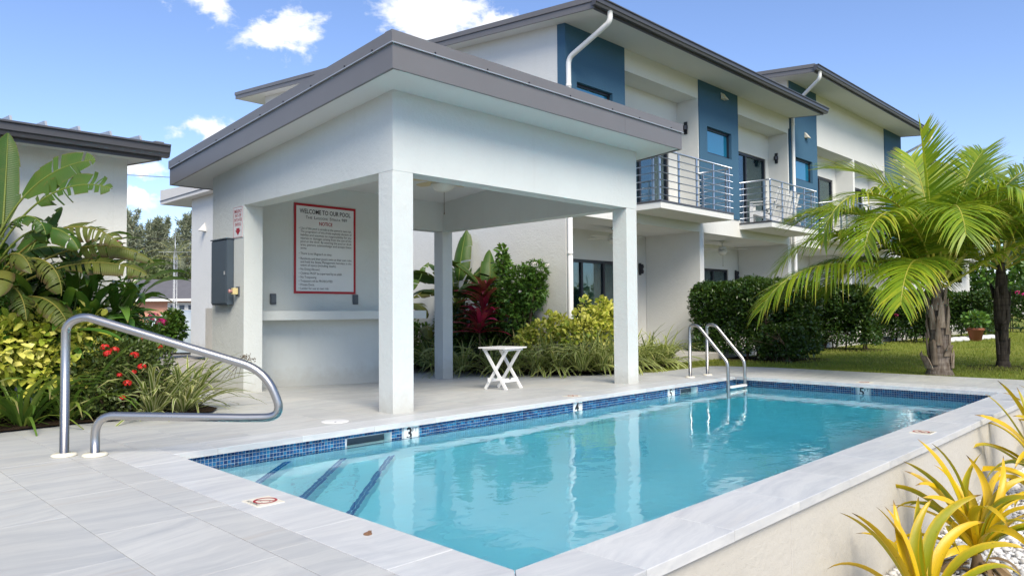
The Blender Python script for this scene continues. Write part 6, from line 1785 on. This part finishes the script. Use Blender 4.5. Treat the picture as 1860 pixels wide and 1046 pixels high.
# ---- coconut palms
def palm(label, loc, trunk, bark, fronds, crown_z, mat, seed, boots=True, group='coconut palms on the lawn'):
    t = thing('coconut_palm', label, 'palm tree', loc, group=group)
    x, y, z = loc
    B = MB()
    pts, rr = [], []
    for k in range(22):
        f = k / 21
        h = trunk[-1][0] * f
        hs, rs_ = zip(*trunk)
        pts.append((x + 0.04 * math.sin(f * 2.2), y, z - 0.05 + h)); rr.append(np.interp(h, hs, rs_) * (1 + 0.05 * (k % 2) + 0.03 * math.sin(k * 2.7)))
    B.tube(pts, rr, 14); B.build('trunk', MT[bark], t)
    rs = random.Random(seed)
    # old leaf bases clasping the trunk and ragged fibre
    nb = 30 if boots else 14
    for k in range(nb):
        a = k * 2.4 + rs.uniform(-.3, .3)
        h0 = trunk[-1][0] * (0.04 + 0.74 * k / nb) + rs.uniform(-.05, .05); r0 = np.interp(h0, [p[0] for p in trunk], [p[1] for p in trunk])
        h1 = h0 + rs.uniform(0.14, 0.40)
        out = 0.012 + 0.075 * rs.random() ** 3
        n3 = 5
        hw0, tp = rs.uniform(0.25, 0.6), rs.uniform(0.35, 0.85)
        v = []
        for q in range(n3):
            f = q / (n3 - 1)
            hw = hw0 * (1 - tp * f)
            rad = r0 * 1.02 + out * f ** 1.5
            for s in (-1, -0.3, 0.3, 1):
                aa = a + s * hw
                for dth in (0.0, 0.02):
                    rd = rad + dth - 0.012 * abs(s)
                    v.append((x + rd * math.cos(aa), y + rd * math.sin(aa), z + h0 + (h1 - h0) * f + (0.10 * rs.random() ** 2 if q == n3 - 1 else 0)))
        f_ = []
        for q in range(n3 - 1):
            for s in range(3):
                i0_, i1_ = q * 8 + s * 2, q * 8 + s * 2 + 2
                f_ += [(i0_ + 1, i1_ + 1, i1_ + 9, i0_ + 9), (i0_, i0_ + 8, i1_ + 8, i1_)]
            f_ += [(q * 8, q * 8 + 1, q * 8 + 9, q * 8 + 8), (q * 8 + 6, q * 8 + 14, q * 8 + 15, q * 8 + 7)]
        f_ += [((n3 - 1) * 8 + s * 2, (n3 - 1) * 8 + s * 2 + 1, (n3 - 1) * 8 + s * 2 + 3, (n3 - 1) * 8 + s * 2 + 2) for s in range(3)]
        B = MB(); B.add(v, f_); B.build('leaf_base', MT['boot' if boots else 'bark_d'], t)
    c = np.array((x + 0.03, y, z + crown_z))
    for i, fr_ in enumerate(fronds):
        az, e0, bd, L_ = fr_[:4]
        kw = dict(fr_[4]) if len(fr_) > 4 else {}
        a = SA + R(az)
        p0 = c + np.array((0.09 * math.cos(a), 0.09 * math.sin(a), -0.25 + 0.38 * (e0 / 90.0)))
        frond(t, p0, a, R(e0), R(bd), L_, kw.pop('mat', mat), seed=seed * 100 + i, **kw)
    return t

# main palm; azimuth 0 = right in view, 90 = away, 180 = left, 270 = towards the pool
main = [
    (186, 24, 88, 3.25, {'ll': 1.08, 'droop': 2.2, 'pw': 1.9, 'n': 84}),
    (178, 50, 112, 2.95, {'ll': 1.02, 'droop': 1.7, 'n': 80}),
    (200, 76, 158, 3.3, {'ll': .98, 'droop': 1.2, 'pw': 1.45}),
    (172, 62, 96, 2.8, {'ll': .95, 'droop': 1.4}),
    (158, 84, 84, 2.7, {'ll': 1.0, 'droop': .35, 'keel': .1}),
    (216, 64, 140, 2.9, {'ll': .98, 'droop': 1.4}),
    (140, 66, 100, 2.8, {'ll': .95}), (105, 62, 100, 2.7, {'ll': .95}),
    (95, 88, 8, 2.45, {'ll': .80, 'droop': .10, 'keel': .9}),
    (78, 80, 40, 2.5, {'ll': .88, 'droop': .4}),
    (28, 74, 36, 2.6, {'ll': .95, 'droop': .6}),
    (6, 62, 40, 3.0, {'ll': 1.0, 'droop': .9}),
    (-12, 56, 92, 2.9, {'ll': 1.0, 'droop': 1.5}), (48, 56, 95, 2.7, {'ll': .95}),
    (-24, 36, 40, 2.9, {'ll': 1.1, 'droop': 1.4}),
    (282, 80, 150, 2.75, {'ll': 1.12, 'droop': 1.3, 'n': 84}),
    (312, 76, 150, 2.85, {'ll': 1.08, 'droop': 1.5}),
    (250, 70, 140, 2.6, {'ll': 1.08, 'droop': 1.5}),
    (332, 60, 118, 2.7, {'ll': 1.02, 'droop': 1.5}),
    (228, 34, 105, 2.5, {'ll': .98, 'droop': 1.8}),
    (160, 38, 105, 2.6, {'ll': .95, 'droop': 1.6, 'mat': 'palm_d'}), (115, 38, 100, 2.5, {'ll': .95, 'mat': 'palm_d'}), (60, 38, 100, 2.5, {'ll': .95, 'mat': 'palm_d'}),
]
palm('nearest young coconut palm with ragged grey trunk at the deck edge', (13.25, 3.42, -0.03), [(0, .215), (.10, .20), (.25, .155), (.75, .135), (1.0, .125), (1.3, .10), (1.55, .06)], 'bark', main, 1.52, 'palm', 1)
sec = [(0, 50, 105, 2.8, {'droop': 1.4}), (35, 68, 85, 2.8, {}), (75, 80, 45, 2.5, {}), (112, 62, 95, 2.8, {}), (150, 54, 110, 2.9, {'droop': 1.4}), (178, 68, 120, 2.9, {'droop': 1.3}), (205, 46, 115, 2.9, {'droop': 1.5}), (232, 70, 130, 2.8, {'droop': 1.3}), (262, 56, 120, 2.7, {'droop': 1.5}), (288, 76, 140, 2.7, {'droop': 1.3}), (312, 50, 115, 2.8, {'droop': 1.5}), (338, 70, 110, 2.8, {'droop': 1.3}), (20, 32, 95, 2.5, {'droop': 1.5}), (190, 26, 95, 2.5, {'droop': 1.6}), (300, 28, 90, 2.4, {'droop': 1.6})]
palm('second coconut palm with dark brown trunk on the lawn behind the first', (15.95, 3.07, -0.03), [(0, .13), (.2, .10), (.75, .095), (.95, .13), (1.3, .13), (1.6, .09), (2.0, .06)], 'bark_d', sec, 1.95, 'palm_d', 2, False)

# ---- lilies in the gravel bed
def crinum(loc, label, specs, seed, dry=8):
    rs = random.Random(seed)
    t = thing('crinum_lily', label, 'plant', loc, group='yellow lilies in the pebble bed')
    B = MB()
    B.lathe((loc[0], loc[1], loc[2]), [(0.050, -0.03), (0.052, 0.04), (0.042, 0.10), (0.030, 0.16), (0.012, 0.20)], 12); B.build('stem', MT['crinum_d'], t)
    for i, (az, e0, bd, L_, W_3) in enumerate(specs):
        V, F, UV = blade(L_, W_3, R(e0 + rs.uniform(-6, 6)), R(bd * 1.25 + 8), 14, 0.55, 'lance', 2.0, rs.uniform(-1.6, 1.6), rs.uniform(-1.6, 1.6))
        me = mesh_np('leaf', V, F, MT['crinum'], UV, True)
        o = bpy.data.objects.new('leaf', me); COL.objects.link(o); o.parent = t
        a = SA + R(az)
        o.location = (0.03 * math.cos(a), 0.03 * math.sin(a), 0.13 + 0.12 * e0 / 90)
        o.rotation_euler = (rs.uniform(-.15, .15), 0, a)
    for i in range(dry):
        V, F, UV = blade(rs.uniform(.22, .42), .035, R(rs.uniform(-10, 30)), R(rs.uniform(70, 120)), 8, 0.3, 'lance', 1.2, rs.uniform(-1.5, 1.5), rs.uniform(-1, 1))
        me = mesh_np('leaf', V, F, MT['crinum_d'], UV, True)
        o = bpy.data.objects.new('leaf', me); COL.objects.link(o); o.parent = t
        a = rs.uniform(0, TAU); o.location = (0.05 * math.cos(a), 0.05 * math.sin(a), rs.uniform(.04, .16)); o.rotation_euler = (0, 0, a)
    return t
c1 = [(172, 66, 25, 0.714, 0.059), (158, 52, 42, 0.706, 0.063), (182, 44, 40, 0.722, 0.055), (150, 78, 22, 0.773, 0.063), (140, 68, 30, 0.638, 0.059), (196, 60, 50, 0.672, 0.059), (95, 84, 20, 0.605, 0.059), (60, 80, 25, 0.655, 0.059), (40, 68, 45, 0.689, 0.063), (20, 58, 60, 0.689, 0.059), (10, 38, 55, 0.706, 0.063), (-8, 48, 80, 0.672, 0.067), (-30, 55, 95, 0.655, 0.063), (-60, 62, 110, 0.588, 0.059), (205, 30, 75, 0.571, 0.055), (230, 52, 100, 0.622, 0.063), (255, 70, 90, 0.672, 0.067), (280, 60, 105, 0.588, 0.063), (300, 75, 70, 0.571, 0.059), (120, 50, 60, 0.554, 0.055), (165, 24, 60, 0.554, 0.048), (70, 55, 60, 0.554, 0.055), (0, 75, 50, 0.638, 0.059), (180, 76, 60, 0.638, 0.049), (35, 40, 90, 0.588, 0.055),
      (110, 76, 40, 0.588, 0.057), (130, 84, 30, 0.714, 0.057), (30, 82, 30, 0.672, 0.057), (-20, 70, 90, 0.655, 0.057), (170, 56, 70, 0.622, 0.057), (215, 66, 80, 0.638, 0.059), (240, 40, 90, 0.588, 0.057), (320, 50, 100, 0.605, 0.057), (80, 66, 70, 0.588, 0.053), (345, 60, 100, 0.630, 0.057)]
crinum((5.82, 1.30, -0.80), 'large yellow-green lily nearest the camera in the pebbles beside the pool wall', c1, 5, 26)
crinum((4.60, 1.28, -0.90), 'yellow-tipped lily at the bottom edge before the pool wall', [(176, 66, 24, .72, .055), (168, 74, 30, .70, .06), (186, 54, 50, .66, .05), (140, 80, 20, .6, .06), (90, 84, 20, .62, .06), (45, 78, 30, .66, .06), (-10, 70, 60, .7, .06), (220, 64, 80, .66, .055), (150, 76, 24, .62, .06), (20, 76, 40, .80, .07), (30, 66, 50, .72, .065), (60, 80, 20, .66, .06), (200, 40, 70, .7, .055), (5, 58, 80, .7, .06), (-40, 55, 90, .6, .06), (250, 60, 90, .6, .06), (70, 60, 60, .62, .06), (120, 66, 60, .62, .06)], 6, 4)
crinum((8.50, 1.30, -0.80), 'yellow-green lily further along the pool wall at the right edge', [(180, 62, 35, 1.0, .075), (165, 72, 25, .95, .07), (190, 48, 45, .98, .075), (150, 80, 18, 1.0, .075), (200, 38, 70, .92, .075), (205, 66, 50, .95, .07), (178, 30, 60, .9, .07), (90, 84, 20, .9, .075), (60, 75, 40, .9, .08), (20, 60, 70, .9, .08), (0, 45, 80, .85, .08), (-40, 55, 90, .85, .08), (230, 55, 95, .85, .08), (260, 65, 90, .8, .08), (160, 55, 80, .95, .07), (215, 50, 85, .9, .07), (140, 66, 60, .85, .07)], 7, 8)
crinum((7.45, 1.12, -0.80), 'small dry yellow lily between the two larger ones in the pebbles', [(180, 60, 80, .55, .06), (150, 70, 60, .5, .06), (200, 45, 90, .5, .06), (90, 80, 50, .45, .06), (40, 60, 80, .5, .06), (0, 55, 90, .5, .06), (-60, 50, 90, .5, .06), (250, 60, 90, .45, .06), (170, 78, 70, .48, .05)], 8, 14)
crinum((10.3, 1.35, -0.80), 'green lily furthest along the pool wall, cut by the right edge', [(180, 65, 40, 1.0, .075), (165, 75, 25, .95, .07), (190, 50, 60, .95, .075), (100, 84, 20, 1.0, .075), (60, 70, 40, .9, .08), (0, 60, 70, .9, .08), (250, 55, 90, .8, .08), (205, 40, 75, .9, .07), (150, 60, 60, .9, .07)], 9, 4)

# pebbles
def pebbles(n, x0, x1, y0, y1, z):
    ico = [(0, 0, 1), (.894, 0, .447), (.276, .851, .447), (-.724, .526, .447), (-.724, -.526, .447), (.276, -.851, .447), (.724, .526, -.447), (-.276, .851, -.447), (-.894, 0, -.447), (-.276, -.851, -.447), (.724, -.526, -.447), (0, 0, -1)]
    fc = np.array([(0, 1, 2), (0, 2, 3), (0, 3, 4), (0, 4, 5), (0, 5, 1), (1, 6, 2), (2, 7, 3), (3, 8, 4), (4, 9, 5), (5, 10, 1), (6, 7, 2), (7, 8, 3), (8, 9, 4), (9, 10, 5), (10, 6, 1), (11, 7, 6), (11, 8, 7), (11, 9, 8), (11, 10, 9), (11, 6, 10)])
    I = np.array(ico)
    s = 0.016 + 0.020 * rng.random(n) ** 1.5
    sc3 = np.stack([s * (1.0 + .5 * rng.random(n)), s * (.8 + .3 * rng.random(n)), s * (.5 + .25 * rng.random(n))], 1)
    a = rng.random(n) * TAU; tl = rng.normal(size=n) * 0.35
    V = I[None] * (1 + 0.10 * rng.normal(size=(n, 12, 1))) * sc3[:, None, :]
    ct, st_ = np.cos(tl)[:, None], np.sin(tl)[:, None]
    X, Z = V[..., 0] * ct + V[..., 2] * st_, -V[..., 0] * st_ + V[..., 2] * ct
    ca, sa_ = np.cos(a)[:, None], np.sin(a)[:, None]
    V = np.stack([X * ca - V[..., 1] * sa_, X * sa_ + V[..., 1] * ca, Z], -1)
    P = np.stack([x0 + (x1 - x0) * rng.random(n), y0 + (y1 - y0) * rng.random(n), z + rng.random(n) * 0.045], 1)
    V = (V + P[:, None, :]).reshape(-1, 3)
    F = (fc[None] + (np.arange(n) * 12)[:, None, None]).reshape(-1, 3)
    return V, F
V, F = pebbles(11000, 4.3, 11.0, 0.2, 1.75, -0.79)
tag(new_obj('gravel', mesh_np('gravel', V, F, MT['pebble'], None, True)), 'white rounded pebbles covering the ground below the pool wall', 'gravel', None, 'stuff')

# lawn blades, denser near the deck
n = 62000
r_ = rng.random(n)
X = 12.93 + 26 * r_ ** 2.1
Y = np.where(rng.random(n) < .8, 1.2 + 7.0 * rng.random(n), -3 + 11.2 * rng.random(n))
keep = ~((X > 14.7) & (X < 16.2) & (Y > 6.5)) & (Y < 8.28)
X, Y = X[keep], Y[keep]
n = len(X)
P = np.stack([X, Y, np.full(n, -0.036)], 1)
D = rnd_dirs(n) * 0.55 + np.array((0, 0, 1.0))
T_G = (np.array([(0, .10, 0), (0, -.10, 0), (.55, .07, .02), (.55, -.07, .02), (1, 0, .12)]), np.array([(0, 1, 3), (0, 3, 2), (2, 3, 4)]))
V, F = leaves(T_G, P, D, rnd_dirs(n), (0.030 + 0.028 * rng.random(n)) * (1 + 0.03 * (X - 12.9)))
tag(new_obj('grass', mesh_np('grass', V, F, MT['grass'])), 'mown green lawn beyond the pool deck', 'grass', None, 'stuff')
n = 1500
X = 12.2 + 2.4 * rng.random(n); Y = 7.6 + 0.75 * rng.random(n)
P = np.stack([X, Y, np.full(n, -0.036)], 1)
# ---- distant trees
def broad_tree(label, loc, blobs, n, size, mat, trunk_r, tmpl=T_SMALL, name='broadleaf_tree', group='trees beyond the far bungalow'):
    t = thing(name, label, 'tree', loc, group=group)
    P, u = blob_pts(blobs, n, 0.35)
    P += np.array(loc)
    foliage_obj('crown', [leaves(tmpl, P, u + rnd_dirs(len(P)), rnd_dirs(len(P)) + np.array((0, 0, .6)), size * (.6 + .8 * rng.random(len(P))))], mat, t)
    B = MB()
    top = np.mean(np.array(blobs)[:, :3], axis=0)
    B.tube([np.array(loc), np.array(loc) + top * 0.5, np.array(loc) + top], [trunk_r, trunk_r * .7, trunk_r * .3], 7)
    for bl in blobs:
        B.tube([np.array(loc) + top * 0.5, np.array(loc) + np.array(bl[:3])], [trunk_r * .4, trunk_r * .12], 5)
    B.build('trunk', MT['stem'], t)
    return t
def casuarina(label, loc, h, seed, n=46):
    rs = np.random.default_rng(seed)
    t = thing('casuarina_tree', label, 'tree', loc, group='feathery casuarinas beyond the bungalow')
    B = MB(); parts = []
    L0 = np.array(loc, float)
    B.tube([L0, L0 + (0.2, 0, h * .5), L0 + (0.3, 0.1, h)], [0.28, .17, .03], 7)
    for k in range(n):
        f = 0.25 + 0.75 * k / n
        a = rs.random() * TAU; l = h * (0.34 * (1.15 - f) + 0.14)
        p0 = L0 + np.array((0.25 * f, 0, h * f))
        d = np.array((math.cos(a) * .75, math.sin(a) * .75, 0.9 + 1.1 * f + 0.5 * rs.random())); d /= np.linalg.norm(d)
        p1 = p0 + d * l
        B.tube([p0, p0 + d * l * .5 + (0, 0, -.02 * l), p1], [.06, .035, .012], 4)
        m_ = 110
        q = rs.random(m_) ** 0.7
        P = p0 + (p1 - p0) * q[:, None] + rs.normal(size=(m_, 3)) * 0.07 * l * 0.5
        D = rs.normal(size=(m_, 3)) * .55 + d * .8 + np.array((0, 0, -.35))
        parts.append(leaves(T_NARROW, P, D, rs.normal(size=(m_, 3)), 0.36 + 0.30 * rs.random(m_)))
    B.build('trunk', MT['stem'], t)
    foliage_obj('crown', parts, 'casu', t)
casuarina('feathery casuarina at the left side of the garden gap beside the white house', (29.2, 91.4, -0.3), 11.6, 1)
casuarina('feathery casuarina behind the aerial mast, middle of the garden gap', (32.0, 92.0, -0.3), 11.0, 2)
casuarina('feathery casuarina touching the white annex, right in the garden gap', (35.3, 91.0, -0.3), 11.8, 3)
casuarina('casuarina standing furthest left, mostly behind the white garden house', (26.0, 94, -0.3), 12.0, 4)
casuarina('casuarina standing back between the mast and the annex', (34.2, 96, -0.3), 11.6, 5)
broad_tree('rounded green tree beside the white garden house end wall', (28.9, 86, -0.3), [(0, 0, 6.0, 2.4, 2.2, 2.0), (1.4, -1, 4.2, 2.0, 2.0, 1.9), (-1.8, .6, 4.6, 2.2, 2.0, 2.2)], 4600, 0.40, 'far_leaf', .3)
broad_tree('hazy green tree behind the mast, centre of the garden gap', (31.6, 90, -0.3), [(0, 0, 5.8, 2.8, 2.4, 1.8), (2.0, -1, 5.2, 2.4, 2.2, 1.9), (-2.2, .6, 4.6, 2.4, 2.2, 2.0)], 4200, 0.40, 'casu', .3)
broad_tree('low green tree behind the bungalow at the white annex', (34.9, 88, -0.3), [(0, 0, 4.9, 2.2, 2.2, 1.9), (1.8, -1.0, 4.4, 2.0, 2.0, 1.9), (-1.8, .6, 4.4, 2.2, 2.0, 1.8)], 4200, 0.40, 'far_leaf', .3)
t = thing('coconut_palm', 'tall distant coconut palm over the bungalow roof', 'palm tree', (32.2, 86, -0.3), group='distant coconut palm')
B = MB(); B.tube([(32.2, 85, -.3), (32.3, 85, 4), (32.0, 85, 7.2)], [.24, .18, .14], 8); B.build('trunk', MT['bark'], t)
for k in range(16):
    frond(t, (32.0, 85, 7.2), TAU * k / 16 + .2, R(70 - 45 * (k % 3) / 2), R(95 + 15 * (k % 2)), 3.9, 'casu', ll=1.2, n=30, seed=900 + k, droop=.6)
for i, (x, y, lb) in enumerate(((46.5, 4.0, 'dense green tree filling the gap right of the farthest apartment building'), (47.5, 9.5, 'green tree at the end of the apartment row behind the palms'), (48.0, -2.0, 'green tree beyond the far hedge at the right picture edge'))):
    broad_tree(lb, (x, y, -0.1), [(0, 0, 3.4, 2.4, 2.6, 1.9), (0.5, 2.0, 2.6, 2.0, 2.0, 1.9), (-0.5, -2.0, 2.8, 2.0, 2.2, 2.0), (0, 0, 5.0, 1.6, 1.6, 1.2)], 5200, 0.30, 'bush', .22, group='trees at the end of the lawn')
# wooded skyline far off on every side
parts = []
m_ = 26000
a = rng.random(m_) * TAU
rr = 150 + 60 * rng.random(m_)
hh = 5.5 + 2.5 * np.sin(a * 17) + 1.6 * np.sin(a * 41 + 1) + 1.2 * np.sin(a * 97)
P = np.stack([rr * np.cos(a), rr * np.sin(a), hh * rng.random(m_) ** .6 - .3], 1)
V, F = leaves(T_SMALL, P, rnd_dirs(m_), rnd_dirs(m_) + np.array((0, 0, .5)), 1.6 + 1.4 * rng.random(m_))
tag(new_obj('far_woods', mesh_np('far_woods', V, F, MT['far_leaf'])), 'low far-off belt of green trees along the horizon', 'trees', None, 'stuff')
